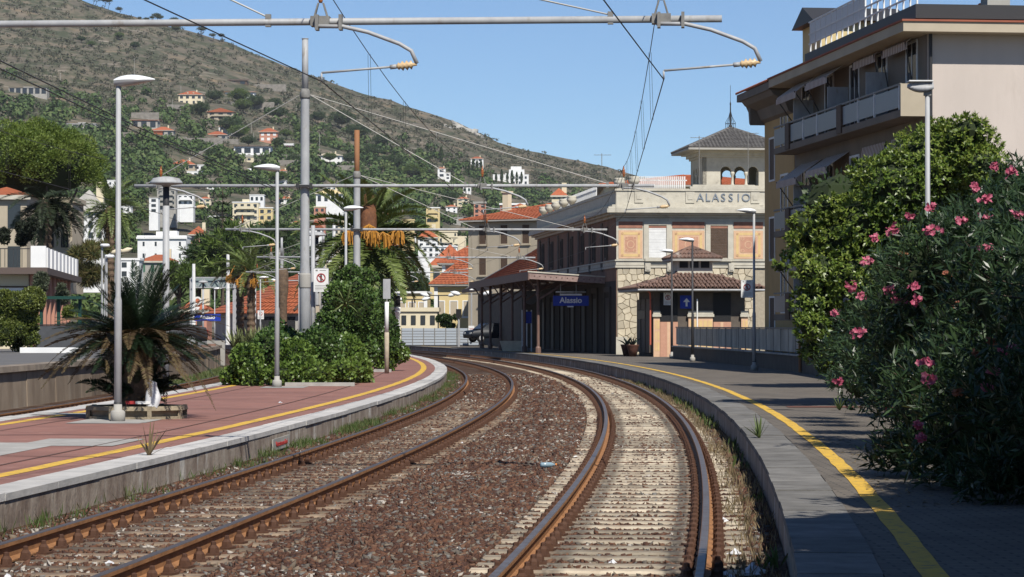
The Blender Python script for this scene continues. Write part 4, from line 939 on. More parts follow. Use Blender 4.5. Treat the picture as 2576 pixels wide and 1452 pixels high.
q = kx(1751); B().tube([(q,-.5,0),(q,-.5,2.9)], .035, 8).obj('white_pole', M['white'], kk)
B().box(-.75,-.4,-.15,.0,1.9,2.35).obj('speaker_box', M['black'], kk)
# planters with agaves at the station corner
M['terracotta'] = mat('terracotta pot', (.10,.045,.03), (.07,.03,.022), scale=4, rough=.85)
for i, (x, Y, lab) in enumerate(((1577, 134.5, 'left terracotta pot with spiky agave at the station corner'), (1592, 132.5, 'right terracotta pot with spiky agave at the station corner'))):
    r = thing('potted_agave', lab, 'potted plant', (P(x,818,Y).x, Y, PLZ), i, 'potted agaves at the station corner'); r.scale = (.75,.75,.75); B().lathe([(.24,0),(.36,.5),(.42,.72),(.45,.78),(.40,.8)], n=14).obj('pot', M['terracotta'], r, True)
    for a in range(11):
        t = a * .571 * 2 + i; l = random.uniform(.5, .9); e = random.uniform(.5, 1.2); dx_, dy_ = math.cos(t)*math.cos(e), math.sin(t)*math.cos(e)
        B().tube([(0,0,.75),(dx_*l*.5,dy_*l*.5,.78+l*.5*math.sin(e)),(dx_*l,dy_*l,.78+l*.8*math.sin(e))], [.05,.045,.006], 5).obj('leaf', mat('agave leaf', (.05,.075,.055), rough=.6) if 'agave' not in M else M['agave'], r)
        if 'agave' not in M: M['agave'] = bpy.data.materials['agave leaf']
# ---------------- fence on the right platform
fn = thing('platform_fence', 'grey mesh panel fence on a low concrete wall behind the right platform', 'fence', T(6.7, 0, PLZ)); inv = Matrix.Translation(-Vector(fn.location))
def fobj(b, n, m, p=None, par=None): o = b.obj(n, m, par or fn); o.matrix_parent_inverse = inv if par is None else Matrix.Identity(4); return o
fobj(B().sweep([(6.62,-.1),(6.62,.80),(6.86,.80),(6.86,-.1)], frange(11.5, 50, 3), 0), 'base_wall', M['brownstone']); fobj(B().sweep([(6.56,.802),(6.56,.86),(6.92,.86),(6.92,.802)], frange(11.5, 50, 3), 0), 'wall_cap', M['concrete'])
M['meshp'] = brickmat('pale mesh panel', (.55,.50,.41), (.50,.46,.38), (.26,.24,.20), .16, .07)
s = 11.7
while s < 49:
    fobj(B().bar(T(6.74,s,.86), T(6.74,s,1.75), .05), 'post', M['galv_d'])
    e = s + 2.0; fobj(B().hexa([T(6.73,s+.05,.92),T(6.75,s+.05,.92),T(6.75,e-.05,.92),T(6.73,e-.05,.92)], [T(6.73,s+.05,1.70),T(6.75,s+.05,1.70),T(6.75,e-.05,1.70),T(6.73,e-.05,1.70)]), 'mesh_panel', M['meshp']); s += 2.0
fobj(B().sweep([(6.70,1.71),(6.70,1.76),(6.78,1.76),(6.78,1.71)], frange(11.5, 49.7, 3), 0), 'top_rail', M['galv_d'])
gw = B(); gw.sweep([(6.70,-.1),(6.70,2.3),(7.0,2.3),(7.0,-.1)], frange(-75, 11.4, 4), 0)
gw = tag(gw.obj('garden_wall', mat('ochre garden wall', (.33,.19,.11), (.26,.16,.10), scale=1.2)), 'ochre garden wall with grey plinth behind the oleander', 'wall', kind='thing')
b = B(); b.sweep([(6.64,-.1),(6.64,1.05),(6.695,1.05),(6.695,-.1)], frange(-75, 11.4, 4), 0); b.obj('plinth', M['brownstone'], gw)
b = B(); b.tube([T(6.6,11.3,1.25),T(6.5,11.0,1.3),T(6.5,10.9,1.2),T(6.5,10.9,.3)], .05, 6); b.obj('drain_pipe', M['rustpole'], gw)
# ---------------- apartment block
ao = P(2335, 818, 79.0); ap = thing('apartment_block', 'beige apartment block with shaded balconies and pale end wall', 'building', (ao.x, 79.0, PLZ), R_(6.6)); AL = 23.2; EZ = 10.36
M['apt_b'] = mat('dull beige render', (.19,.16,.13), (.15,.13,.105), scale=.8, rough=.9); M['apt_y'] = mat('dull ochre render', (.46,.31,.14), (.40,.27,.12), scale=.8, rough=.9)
B().box(0, 16, 0, AL, -.3, EZ).obj('wall', M['plaster_p'], ap)
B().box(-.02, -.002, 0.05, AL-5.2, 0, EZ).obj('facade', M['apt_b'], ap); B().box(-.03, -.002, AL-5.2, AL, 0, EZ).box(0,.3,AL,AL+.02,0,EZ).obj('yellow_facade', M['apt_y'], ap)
B().box(-.95, 16, -.75, AL-5, EZ+.002, EZ+.30).obj('eave', M['plaster_b'], ap); B().box(-1.0, 16, -.8, AL-4.95, EZ+.302, EZ+.36).obj('eave_trim', M['brick_r'], ap)
B().box(-.95, 16, AL-4.99, AL+.9, EZ-.04, EZ+.24).obj('eave', M['apt_b'], ap)
B().prismX([(AL+.0,EZ-.05),(AL+.9,EZ-.05),(AL+.75,EZ-.27),(AL+.35,EZ-.47),(AL+.2,EZ-.92),(AL,EZ-1.0)], -.6, 15).obj('cove', M['apt_b'], ap)
B().prismY([(-.03,EZ-.05),(-.9,EZ-.05),(-.75,EZ-.24),(-.35,EZ-.44),(-.2,EZ-.82),(-.03,EZ-.92)], AL-5, AL+.3).obj('cove', M['apt_b'], ap)
pr = B().box(-.5, 16, -.5, AL-9, EZ+.425, EZ+.85).obj('roof_parapet', M['dark'], ap)
for i in range(19):
    y = -.3 + i * .78; B().box(-.42,-.37,y,y+.05,EZ+.43,EZ+1.95).obj('railing_post', M['white'], ap)
for z in (EZ+1.15, EZ+1.5, EZ+1.92): B().box(-.42,-.38,-.3,14,z,z+.05).obj('railing_bar', M['white'], ap)
B().box(-.405,-.395,6.0,13.8,EZ+1.21,EZ+1.9).obj('wind_screen', mat('white screen', (.6,.62,.64), rough=.5, trans=.3), ap)
o = tile_plane((-.98,AL+.95,EZ+.25),(-.98,AL-4.9,EZ+.25),(4,AL-4.9,EZ+2.1),(4,AL-4,EZ+2.1), 14, 26).obj('roof_slope', M['tile'], ap); o['kind'] = 'stuff'
dm = B().box(.2,3.2,14.7,17.6,EZ+.4,EZ+2.1).obj('dormer', M['plaster_y'], ap); B().prismX([(14.4,EZ+2.1),(17.9,EZ+2.1),(16.15,EZ+2.75)], -.15, 3.4).obj('dormer_roof', M['dark'], dm)
o = tile_plane((3.6,17.2,EZ+1.7),(3.6,3,EZ+1.7),(7,3,EZ+3.0),(7,17.2,EZ+3.0), 10, 30).obj('roof_slope', M['tile'], ap); o['kind'] = 'stuff'
for x in (1.8, 3.9): B().box(x,x+.7,-.2,.5,EZ+.86,EZ+1.6).box(x-.1,x+.8,-.3,.6,EZ+1.61,EZ+1.72).obj('chimney', M['plaster_g'], ap)
M['stripe'] = None
def stripemat():
    m = bpy.data.materials.new('striped awning'); m.use_nodes = True; N = m.node_tree.nodes; L = m.node_tree.links
    tc = N.new('ShaderNodeTexCoord'); wv = N.new('ShaderNodeTexWave'); wv.bands_direction = 'Y'; wv.inputs['Scale'].default_value = 1.6; L.new(tc.outputs['Object'], wv.inputs[0])
    r = N.new('ShaderNodeValToRGB'); r.color_ramp.interpolation = 'CONSTANT'; r.color_ramp.elements[0].color = (.50,.46,.42,1); r.color_ramp.elements[1].position = .55; r.color_ramp.elements[1].color = (.20,.12,.10,1)
    L.new(wv.outputs[0], r.inputs[0]); L.new(r.outputs[0], N['Principled BSDF'].inputs[0]); N['Principled BSDF'].inputs['Roughness'].default_value = .9; return m
M['stripe'] = stripemat()
M['frost'] = mat('frosted balcony panel', (.15,.165,.19), rough=.35, spec=.5)
for fl, zr in enumerate((8.88, 5.83, 2.78)):
    y0, y1 = .0, AL - 5.4
    sl_ = B().box(-.85, -.02, y0, y1, zr-1.02, zr-.80).obj('balcony_slab', M['apt_b'], ap)
    B().box(-.85, -.03, -.06, .0, zr-1.0, zr-.02).obj('balcony_side', M['plaster_b'], ap)
    y = y0 + .1; i = 0
    while y < y1 - 1:
        e = min(y + (2.1 if i % 3 else 3.0), y1)
        rp_ = B().box(-.84,-.81,y+.06,e-.06,zr-.72,zr-.12).obj('balcony_panel', M['frost'], ap)
        B().box(-.86,-.79,y,y+.06,zr-.80,zr).obj('balcony_post', M['white'], ap)
        y = e; i += 1
        if i % 3 == 0: B().box(-.90,-.74,y-.02,y+.62,zr-.98,zr-.04).obj('balcony_pier', M['shutter'], ap); y += .6
    B().box(-.86,-.80,y0,y1,zr-.06,zr+.0).obj('handrail', M['galv_d'], ap)
    for j in range(6):
        u = 1.0 + j * 3.6
        if u < AL - 3: window(ap, 'L', u, u+1.3, zr-.75, zr+1.45, M['white'], M['glass'], fw=.08, cross=1, off=-.03)
    for j in range(3): B().box(-.78,-.06,4.4+j*5.2,4.45+j*5.2,zr-.78,zr+.75).obj('privacy_screen', M['galv'], ap)
    for (u, l, ln_, dr) in ((1.0,3.0,.30,.25),(4.8,3.0,.30,.25),(9.6,3.2,.75,.5),(13.6,3.2,.9,.65)):
        z = zr + 1.62
        if fl == 1 and u < 6: ln_, dr = .25, 1.5
        if u + l < AL - 1:
            aw = B().hexa([(-.06,u,z-.02),(-.06,u+l,z-.02),(-.06-ln_,u+l,z-dr-.02),(-.06-ln_,u,z-dr-.02)], [(-.06,u,z),(-.06,u+l,z),(-.06-ln_,u+l,z-dr),(-.06-ln_,u,z-dr)]).obj('awning', M['stripe'], ap)
            B().box(-.08-ln_,-.06-ln_,u,u+l,z-dr-.24,z-dr).obj('awning_fringe', M['stripe'], aw)
            for q in (u+.1, u+l-.1): B().tube([(-.1,q,zr-.3),(-.1-ln_,q,z-dr)], .02, 4).obj('awning_arm', M['dark'], aw)
B().tube([(.06,-.12,EZ),(.06,-.12,0)], .055, 8).obj('downpipe', M['dark'], ap)
for j in range(3): window(ap, 'L', AL-1.9, AL-.9, 1.0+3.05*j, 2.7+3.05*j, M['white'], M['shutter'], off=-.03)
# ---------------- shade: unseen trees stand right of the frame and behind bushes (placed with the planting)
# ================================================================== PLANTING
def rdir(n, rng=RNG): return unit(rng.normal(size=(n, 3)))
def crown_leaves(C, Rr, n, L, W, shell=.35, up=.25, rng=RNG, lo=-1.0):
    "n leaves spread through the outer shell of ellipsoid lobes; C (k,3) centres, Rr (k,3) radii"
    k = len(C); wts = Rr.prod(axis=1) ** (2/3); idx = rng.choice(k, n, p=wts / wts.sum())
    d = rdir(n, rng); d[:, 2] = np.where(d[:, 2] < lo, -d[:, 2], d[:, 2])
    rad = 1 - shell * rng.random(n) ** 1.6
    Pn = C[idx] + d * Rr[idx] * rad[:, None]
    D = unit(d + rng.normal(0, .55, (n, 3)) + np.array([0, 0, up]))
    return leaves(Pn, D, L * rng.uniform(.7, 1.25, n), W * rng.uniform(.75, 1.2, n), rng=rng, N=d + rng.normal(0, .5, (n, 3)))
def lobes(c, R, k, lr, rng=RNG, zlo=-.4, jitter=.12):
    "k lobes arranged on an ellipsoid"
    d = rdir(k * 3, rng); d = d[d[:, 2] > zlo][:k]
    C = np.array(c) + d * np.array(R) * rng.uniform(.72, 1.0 + jitter, (len(d), 1)); rr = lr * rng.uniform(.7, 1.25, (len(d), 1)) * np.array([1, 1, .85])
    return C, np.broadcast_to(rr, (len(d), 3)).copy()
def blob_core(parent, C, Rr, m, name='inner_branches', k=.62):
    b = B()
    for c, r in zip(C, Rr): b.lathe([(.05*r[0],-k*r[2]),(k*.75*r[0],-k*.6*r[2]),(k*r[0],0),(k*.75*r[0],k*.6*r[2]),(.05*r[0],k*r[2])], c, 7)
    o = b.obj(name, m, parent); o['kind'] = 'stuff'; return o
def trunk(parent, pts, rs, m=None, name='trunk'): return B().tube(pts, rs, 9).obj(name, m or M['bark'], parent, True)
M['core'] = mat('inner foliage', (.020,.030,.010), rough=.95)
M['lf_oleander'] = leafmat('oleander leaf', [(.010,.022,.009),(.018,.038,.014),(.032,.060,.022),(.06,.10,.04),(.10,.15,.07)], rough=.38)
M['lf_pitto'] = leafmat('pittosporum leaf', [(.035,.068,.012),(.075,.125,.018),(.13,.185,.027),(.20,.24,.045),(.26,.27,.06)], rough=.4)
M['lf_ivy'] = leafmat('ivy leaf', [(.018,.04,.012),(.035,.075,.018),(.07,.125,.028),(.12,.19,.05),(.17,.24,.06)], rough=.4, scale=.6)
M['lf_pine'] = leafmat('pine needles', [(.035,.065,.012),(.065,.11,.018),(.10,.15,.026),(.14,.19,.04)], rough=.6, scale=.5)
M['lf_hedge'] = leafmat('hedge leaf', [(.05,.075,.014),(.09,.12,.022),(.14,.165,.035),(.18,.19,.05)], rough=.5)
M['lf_palm'] = leafmat('palm leaflet', [(.05,.08,.02),(.10,.14,.035),(.16,.20,.06),(.22,.25,.10)], rough=.42, trans=.15)
M['lf_cycad'] = leafmat('cycad leaflet', [(.008,.018,.009),(.015,.03,.013),(.026,.046,.02)], rough=.35, trans=.1)
M['lf_dry'] = leafmat('dry cycad leaflet', [(.045,.028,.012),(.075,.045,.020),(.10,.075,.028),(.035,.020,.010)], rough=.7, trans=.15)
M['lf_olive'] = leafmat('grey-green leaf', [(.05,.065,.035),(.085,.10,.06),(.12,.14,.09)], rough=.6)
M['lf_dark'] = leafmat('dark tree leaf', [(.020,.042,.012),(.04,.072,.02),(.07,.105,.03)], rough=.5)
M['petal'] = leafmat('pink petal', [(.34,.04,.09),(.45,.085,.15),(.55,.18,.24),(.62,.32,.36)], rough=.6, trans=.3, spec=.2)
M['petal_old'] = leafmat('wilted petal', [(.22,.05,.05),(.30,.12,.06),(.18,.06,.03)], rough=.8, trans=.2)
# ---- oleander by the right platform
def oleander(label, segs, nleaf, flowers, leafL=.16, seed=1):
    rng = np.random.default_rng(seed); base = Vector(segs[0][0]); root = thing('oleander_bush', label, 'bush', (base.x, base.y, PLZ))
    off = np.array([base.x, base.y, PLZ]); C = np.array([s[0] for s in segs], float) - off; Rr = np.array([s[1] for s in segs], float)
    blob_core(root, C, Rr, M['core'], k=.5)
    # leaf whorls: tufts of leaves radiating from twig tips
    nt = nleaf // 9; wts = Rr.prod(axis=1) ** (2/3); idx = rng.choice(len(C), nt, p=wts / wts.sum()); d = rdir(nt, rng); d[:, 2] = np.abs(d[:, 2]) * np.where(rng.random(nt) < .72, 1, -1)
    tip = C[idx] + d * Rr[idx] * (1 - .52 * rng.random((nt, 1)) ** 1.3); ax = unit(d + np.array([0, 0, .7]) + rng.normal(0, .25, (nt, 3)))
    Pn = np.repeat(tip, 9, 0) - np.repeat(ax, 9, 0) * rng.uniform(0, .22, (nt * 9, 1)); rd = rng.normal(size=(nt * 9, 3)); D = unit(np.repeat(ax, 9, 0) * rng.uniform(.2, 1.0, (nt*9, 1)) + unit(rd) * .8)
    V, Fq = leaves(Pn, D, leafL * rng.uniform(.6, 1.2, nt * 9), .026 * rng.uniform(.8, 1.3, nt * 9), rng=rng, fold=.12)
    o = inst(mesh_np('foliage', V, Fq, M['lf_oleander']), 'foliage', root); o['kind'] = 'stuff'
    b = B()
    for i in range(0, nt, max(1, nt // 160)):
        g = tip[i]; c = C[idx[i]]; b.tube([c * .6 + g * .4, g], [.012, .004], 4)
    o = b.obj('twigs', M['bark'], root); o['kind'] = 'stuff'
    for (p, sz, old) in flowers:
        p = np.array(p) - off; nf = 13 if not old else 7; Vs = []; Fs = []; n0 = 0
        for f in range(nf):
            c = p + rng.normal(0, sz * .52, 3) * np.array([1, 1, .7]); nrm = unit((rng.normal(size=(1, 3)) * .7 + np.array([[-.2, -.8, .5]])))[0]
            a = np.cross(nrm, [0, 0, 1]); a /= np.linalg.norm(a); bb = np.cross(nrm, a); t = np.arange(5) * 1.2566 + rng.random() * 6
            D = np.cos(t)[:, None] * a + np.sin(t)[:, None] * bb + nrm * .35
            v, q = leaves(np.repeat(c[None], 5, 0), D, .040, .036, N=np.repeat(nrm[None], 5, 0), fold=-.1, rng=rng); Vs.append(v); Fs.append(q + n0); n0 += len(v)
        inst(mesh_np('flower_cluster', np.concatenate(Vs), np.concatenate(Fs), M['petal_old'] if old else M['petal']), 'flower_cluster', root)['kind'] = 'stuff'
    return root
OY = 31.0
def ol(x, y, Y, r, rz=None): q = P(x, y, Y); return (tuple(q), (r, r * 1.25, rz or r))
segs = [ol(2350, 700, 33, .85), ol(2520, 640, 32, .9, 1.0), ol(2290, 860, 33.5, .75), ol(2450, 900, 31.5, .9), ol(2580, 820, 31, .9), ol(2330, 1020, 33, .72), ol(2470, 1080, 31, .8), ol(2600, 1050, 30, .9),
        ol(2240, 960, 35, .55), ol(2560, 500, 32.5, .55), ol(2420, 610, 34, .6), ol(2700, 700, 31, 1.1, 1.4), ol(2720, 1000, 29.5, 1.0, 1.2), ol(2400, 1190, 31.5, .6, .45), ol(2570, 1230, 29.5, .75, .5), ol(2230, 780, 35, .5), ol(2250, 690, 35.5, .42), ol(2190, 900, 38, .6), ol(2160, 960, 41, .5), ol(2130, 900, 44, .55), ol(2180, 840, 42, .6), ol(2260, 920, 38, .7), ol(2500, 1330, 27, .6, .5), ol(2420, 1250, 30, .5, .3), ol(2380, 1230, 31.5, .55, .35), ol(2490, 1280, 29, .6, .4), ol(2600, 1300, 28, .8, .5), ol(2300, 1150, 32.5, .5, .4), ol(2350, 1270, 29.5, .3, .18), ol(2450, 1330, 27.5, .35, .2)]
fl = []
for x, y, s, old in ((2345,578,.09,0),(2245,580,.07,0),(2290,545,.05,0),(2475,548,.07,0),(2420,555,.05,0),(2185,660,.07,0),(2140,720,.07,0),(2165,745,.05,0),(2160,835,.09,0),(2260,760,.08,0),(2305,757,.06,0),(2235,730,.07,0),
                    (2300,720,.05,0),(2100,788,.04,0),(2545,430,.08,0),(2500,420,.06,0),(2480,625,.06,0),(2530,660,.06,0),(2340,520,.06,0),(2480,500,.05,0),(2345,955,.09,0),(2330,910,.06,0),(2480,975,.05,0),(2540,880,.08,0),(2320,1100,.05,0),(2310,1070,.03,0),
                    (2235,1025,.04,0),(2455,890,.05,1),(2495,860,.06,1),(2400,770,.05,1),(2560,540,.06,0),(2450,470,.05,0),(2410,985,.06,1),(2500,935,.05,0),(2200,600,.04,0),(2270,640,.04,1),(2110,960,.04,0),(2560,950,.04,1),(2385,690,.05,1),(2550,760,.05,0)):
    Yf = 30.1 if x > 2400 else (31.3 if x > 2280 else 33.0)
    if y > 815 and x > 2260: Yf, s = 23.6, s * .8
    fl.append((tuple(P(x, y, Yf)), s, old))
oleander('large dark oleander bush with pink flowers overhanging the right platform', segs, 62000, fl)
# further oleanders of the same hedge, nearer than the frame shows, shade the platform in front
segs2 = [((5.0, 21 - i * 1.7, 1.2 + .3*math.sin(i)), (1.0, 1.2, 1.2)) for i in range(4)]
oleander('low end of the oleander hedge at the bottom right corner', segs2, 9000, [], seed=5)
segs3 = [((4.45,27.0,1.0),(.75,.9,.8)),((4.5,25.0,1.0),(.72,.9,.85)),((4.75,23.4,1.1),(.75,.9,.9)),((4.35,25.6,.55),(.6,.8,.4)),((4.4,23.6,.5),(.55,.8,.35)),((5.2,24,2.0),(.9,1.0,1.0)),((5.1,26.5,2.1),(.9,1.0,1.0)),((4.15,27.5,.5),(.5,.7,.35))]
oleander('nearest oleander bush without blooms low at the right frame edge', segs3, 22000, [], seed=9)
# ---- pittosporum tree behind the street lamp
pc = P(2290, 570, 52); pt = thing('pittosporum_tree', 'dense yellow-green pittosporum tree in front of the apartment block', 'tree', (pc.x, 52, PLZ)); off = np.array([pc.x, 52, PLZ])
lb = [(2190,560,.85),(2330,420,.95),(2420,380,.8),(2250,470,.8),(2120,600,.6),(2070,560,.45),(2060,680,.55),(2160,700,.8),(2050,760,.5),(2300,620,1.0),(2420,520,.95),(2480,420,.5),(2400,650,.9),(2230,800,.7),(2120,820,.5),(2360,350,.5),(2010,560,.22),(1965,670,.16),(2000,640,.25),(2330,760,.8),(2030,610,.35),(2090,520,.3),(2180,440,.4),(2440,330,.4),(2040,820,.35),(2060,880,.4),(2110,900,.5),(2180,900,.6),(2080,700,.5),(2000,600,.2),(2140,640,.6)]
C = np.array([tuple(P(x, y, 52 + random.uniform(-1.2, 1.2))) for x, y, r in lb]) - off; Rr = np.array([(r, r, r * .85) for *_, r in lb])
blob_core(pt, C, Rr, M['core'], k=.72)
rng = np.random.default_rng(11); nt = 9000; wts = Rr.prod(axis=1) ** (2/3); idx = rng.choice(len(C), nt, p=wts/wts.sum()); d = rdir(nt, rng)
tip = C[idx] + d * Rr[idx] * (1 - .3 * rng.random((nt, 1)) ** 1.5); ax = unit(d + np.array([0, -.15, .7]))
Pn = np.repeat(tip, 8, 0); D = unit(np.repeat(ax, 8, 0) * .55 + rdir(nt * 8, rng)); V, Fq = leaves(Pn, D, .10 * rng.uniform(.7, 1.2, nt*8), .042, rng=rng, N=np.repeat(ax, 8, 0))
o = inst(mesh_np('foliage', V, Fq, M['lf_pitto']), 'foliage', pt); o['kind'] = 'stuff'
trunk(pt, [(0,0,-.2),(.1,.1,1.0),(-.2,0,2.2),(-.6,.2,3.4)], [.16,.14,.10,.05]); trunk(pt, [(.1,.1,1.0),(.7,-.1,2.2),(1.0,0,3.8)], [.11,.08,.04], name='limb'); trunk(pt, [(.05,0,1.3),(-.9,-.2,1.9),(-1.5,0,2.4)], [.09,.06,.03], name='limb')
# ---- unseen trees on the right that throw shade over the platform
def leafy_tree(name, label, loc, H, R, m, n=2600, L=.18, W=.08, k=16, cat='tree', group=None, trunk_r=.16, seed=0, zc=.68, squash=.75, th=.55, core=.62):
    rng = np.random.default_rng(seed + 100); r = thing(name, label, cat, loc, random.uniform(0, 6), group)
    C, Rr = lobes((0, 0, H * zc), (R * .7, R * .7, R * .7 * squash), k, R * .42, rng); blob_core(r, C, Rr, M['core'], k=core)
    V, Fq = crown_leaves(C, Rr, n, L, W, rng=rng); o = inst(mesh_np('crown', V, Fq, m), 'crown', r); o['kind'] = 'stuff'
    trunk(r, [(0,0,-.3),(R*.04,0,H*.25),(0,R*.03,H*th)], [trunk_r, trunk_r*.8, trunk_r*.5])
    return r
leafy_tree('garden_tree', 'third tree outside the right edge behind the oleander', (6.6, 19.5, PLZ), 6.6, 2.1, M['lf_dark'], n=7000, L=.16, W=.09, k=30, seed=3, core=.88)
leafy_tree('garden_tree', 'broad tree outside the right edge that shades the near platform', (5.3, 12.0, PLZ), 7.6, 2.5, M['lf_dark'], n=9000, L=.16, W=.09, k=36, seed=1, core=.88)
leafy_tree('garden_tree', 'second tree outside the right edge above the oleander hedge', (5.35, 16.1, PLZ), 7.0, 2.2, M['lf_dark'], n=8000, L=.16, W=.09, k=34, seed=2, core=.88)
leafy_tree('garden_tree', 'added shade tree hidden behind the pittosporum beside the apartment block', (9.7, 66, PLZ), 5.6, 2.4, M['lf_dark'], n=5000, L=.18, W=.09, k=24, seed=4, core=.85)  # unseen tree added to throw a shade band over the platform
leafy_tree('garden_tree', 'added shade tree hidden behind the flowering oleander', (8.8, 44, PLZ), 3.9, 1.7, M['lf_dark'], n=5000, L=.18, W=.09, k=24, seed=5, core=.85)  # second unseen tree added for its shadow on the platform
# ---- ivy mound on the island platform
iv = thing('ivy_mound', 'sprawling mound of green ivy around the thick mast on the island platform', 'shrub', at_plat(800, 72)); off = np.array(tuple(iv.location))
lb = [(620,905,64.5,.40,.42),(680,880,65.5,.5,.55),(740,900,65.5,.55,.5),(800,880,66.5,.65,.62),(860,890,68,.6,.55),(640,940,63.8,.32,.3),(710,945,63.8,.42,.32),(790,940,64,.5,.34),(860,940,64.8,.42,.3),(900,930,67,.35,.4),
      (850,830,72,.65,.75),(900,780,76,.6,.8),(940,820,78,.6,.8),(880,720,78,.38,.5),(960,860,80,.55,.6),(850,760,75,.4,.6),(1000,890,84,.45,.3),(960,760,80,.28,.5),(980,830,83,.35,.5),(920,700,80,.18,.3),(900,880,72,.55,.6),(600,950,64.5,.25,.22),(700,855,68,.5,.4),(960,905,78,.4,.35)]
lb = [(x, y, (Y + 5.0 if x < 930 and Y < 70 else (91 if x >= 935 else max(Y, 76))), r * (1.05 if x < 930 else .9), rz) for x, y, Y, r, rz in lb]
C = np.array([tuple(P(x, y, Y)) for x, y, Y, *_ in lb]) - off; Rr = np.array([(r, r * 1.5, rz) for *_, r, rz in lb]); rng = np.random.default_rng(4)
e_ = rng.integers(0, len(C), 46); C = np.concatenate([C, C[e_] + unit(rng.normal(size=(46,3))) * Rr[e_] * .95]); Rr = np.concatenate([Rr, np.repeat(rng.uniform(.12, .26, (46,1)), 3, 1)])
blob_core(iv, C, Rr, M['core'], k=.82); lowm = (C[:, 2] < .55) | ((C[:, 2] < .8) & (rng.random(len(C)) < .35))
M['lf_ivy2'] = leafmat('bright ivy leaf', [(.04,.08,.015),(.09,.15,.025),(.15,.22,.045),(.20,.27,.07)], rough=.4, scale=.8)  # brighter yellow-green leaves for the low lobes
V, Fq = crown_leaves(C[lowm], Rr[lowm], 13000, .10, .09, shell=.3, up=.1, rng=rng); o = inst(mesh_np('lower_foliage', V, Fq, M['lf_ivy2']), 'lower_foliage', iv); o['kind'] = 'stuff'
V, Fq = crown_leaves(C[~lowm], Rr[~lowm], 24000, .095, .085, shell=.3, up=.1, rng=rng)
o = inst(mesh_np('foliage', V, Fq, M['lf_ivy']), 'foliage', iv); o['kind'] = 'stuff'
kb = P(840, 968, 69); B().box(kb.x-1.2-off[0], kb.x+.6-off[0], 68.0-72, 68.2-72, 0, .10).obj('stone_kerb', M['concrete'], iv)
kb = P(945, 940, 88); B().box(kb.x-.5-off[0], kb.x+.5-off[0], 88.5-72, 88.8-72, 0, .10).obj('stone_kerb', M['concrete'], iv)
# yucca in the ivy
def spiky(name, label, q, n, L, m, cat='plant', group=None, w=.035, droop=.5, zmin=-.2):
    rng = np.random.default_rng(int(abs(q[0]*10)+q[1])); r = thing(name, label, cat, q, 0, group)
    me = []
    for i in range(n):
        t = rng.uniform(0, 6.283); e = rng.uniform(zmin, 1.4); l = L * rng.uniform(.7, 1.1); dx_, dy_ = math.cos(t)*math.cos(e), math.sin(t)*math.cos(e); b = B(); pts = []
        for k in range(6):
            u = k / 5; pts.append(Vector((dx_*l*u, dy_*l*u, l*u*math.sin(e) - droop*l*u*u*math.cos(e)*.6)))
        sd = Vector((-math.sin(t), math.cos(t), 0)); vs = []
        for k, p in enumerate(pts):
            ww = w * (1 - (k/5)**2) * .5 + .002; vs += [p - sd*ww, p + Vector((0,0,-ww*.4)), p + sd*ww]
        b.add(vs, [(3*k+j, 3*k+j+1, 3*k+j+4, 3*k+j+3) for k in range(5) for j in range(2)]); b.obj('leaf', m, r)
    return r
spiky('yucca', 'spiky yucca rosette growing out of the ivy mound', P(870, 765, 74), 46, .75, mat('yucca leaf', (.10,.13,.045), (.15,.17,.06), scale=3, rough=.5, rand=.3), w=.05)
# ---- palms
def frond_mesh(L, n, droop, ll, m, name='frond', wid=.03, arch=.25, vee=.5, tipup=0.0, seed=0):
    "pinnate frond along +x, rising by arch then drooping"
    rng = np.random.default_rng(seed); t = np.linspace(0, 1, 14); x = L * (t - .12 * droop * t**3); z = L * (arch * t - droop * t**2.2)
    rach = np.stack([x, 0 * x, z], 1); tt = np.linspace(.10, .99, n); px = np.interp(tt, t, x); pz = np.interp(tt, t, z); dz = np.gradient(pz, px)
    Vs = []; Fs = []; n0 = 0
    for sgn in (-1, 1):
        T_ = np.stack([np.ones(n), np.zeros(n), dz], 1); T_ = unit(T_); up = np.stack([-T_[:, 2], np.zeros(n), T_[:, 0]], 1)
        D = T_ * (.45 + .5 * tt[:, None]) + np.array([0, sgn, 0]) * 1.0 + up * vee * rng.uniform(.3, 1.1, (n, 1)) + rng.normal(0, .08, (n, 3)); ln = ll * (np.sin(np.pi * (tt * .86 + .12)) ** .7) * rng.uniform(.85, 1.1, n)
        v, q = leaves(np.stack([px, 0*px, pz], 1), D, ln, wid, N=up + rng.normal(0, .2, (n, 3)), rng=rng, fold=.1); Vs.append(v); Fs.append(q + n0); n0 += len(v)
    V = np.concatenate(Vs); Fq = np.concatenate(Fs)
    k = len(V); r_ = .022 * L / 2.5; ring = []
    for i in range(14):
        rr = r_ * (1 - .85 * t[i]); ring += [rach[i] + [0, rr, 0], rach[i] + [0, 0, rr], rach[i] + [0, -rr, 0], rach[i] + [0, 0, -rr]]
    Fr = [(k+4*i+j, k+4*i+(j+1) % 4, k+4*i+4+(j+1) % 4, k+4*i+4+j) for i in range(13) for j in range(4)]
    return mesh_np(name, np.concatenate([V, np.array(ring)]), np.concatenate([Fq, np.array(Fr)]), m)
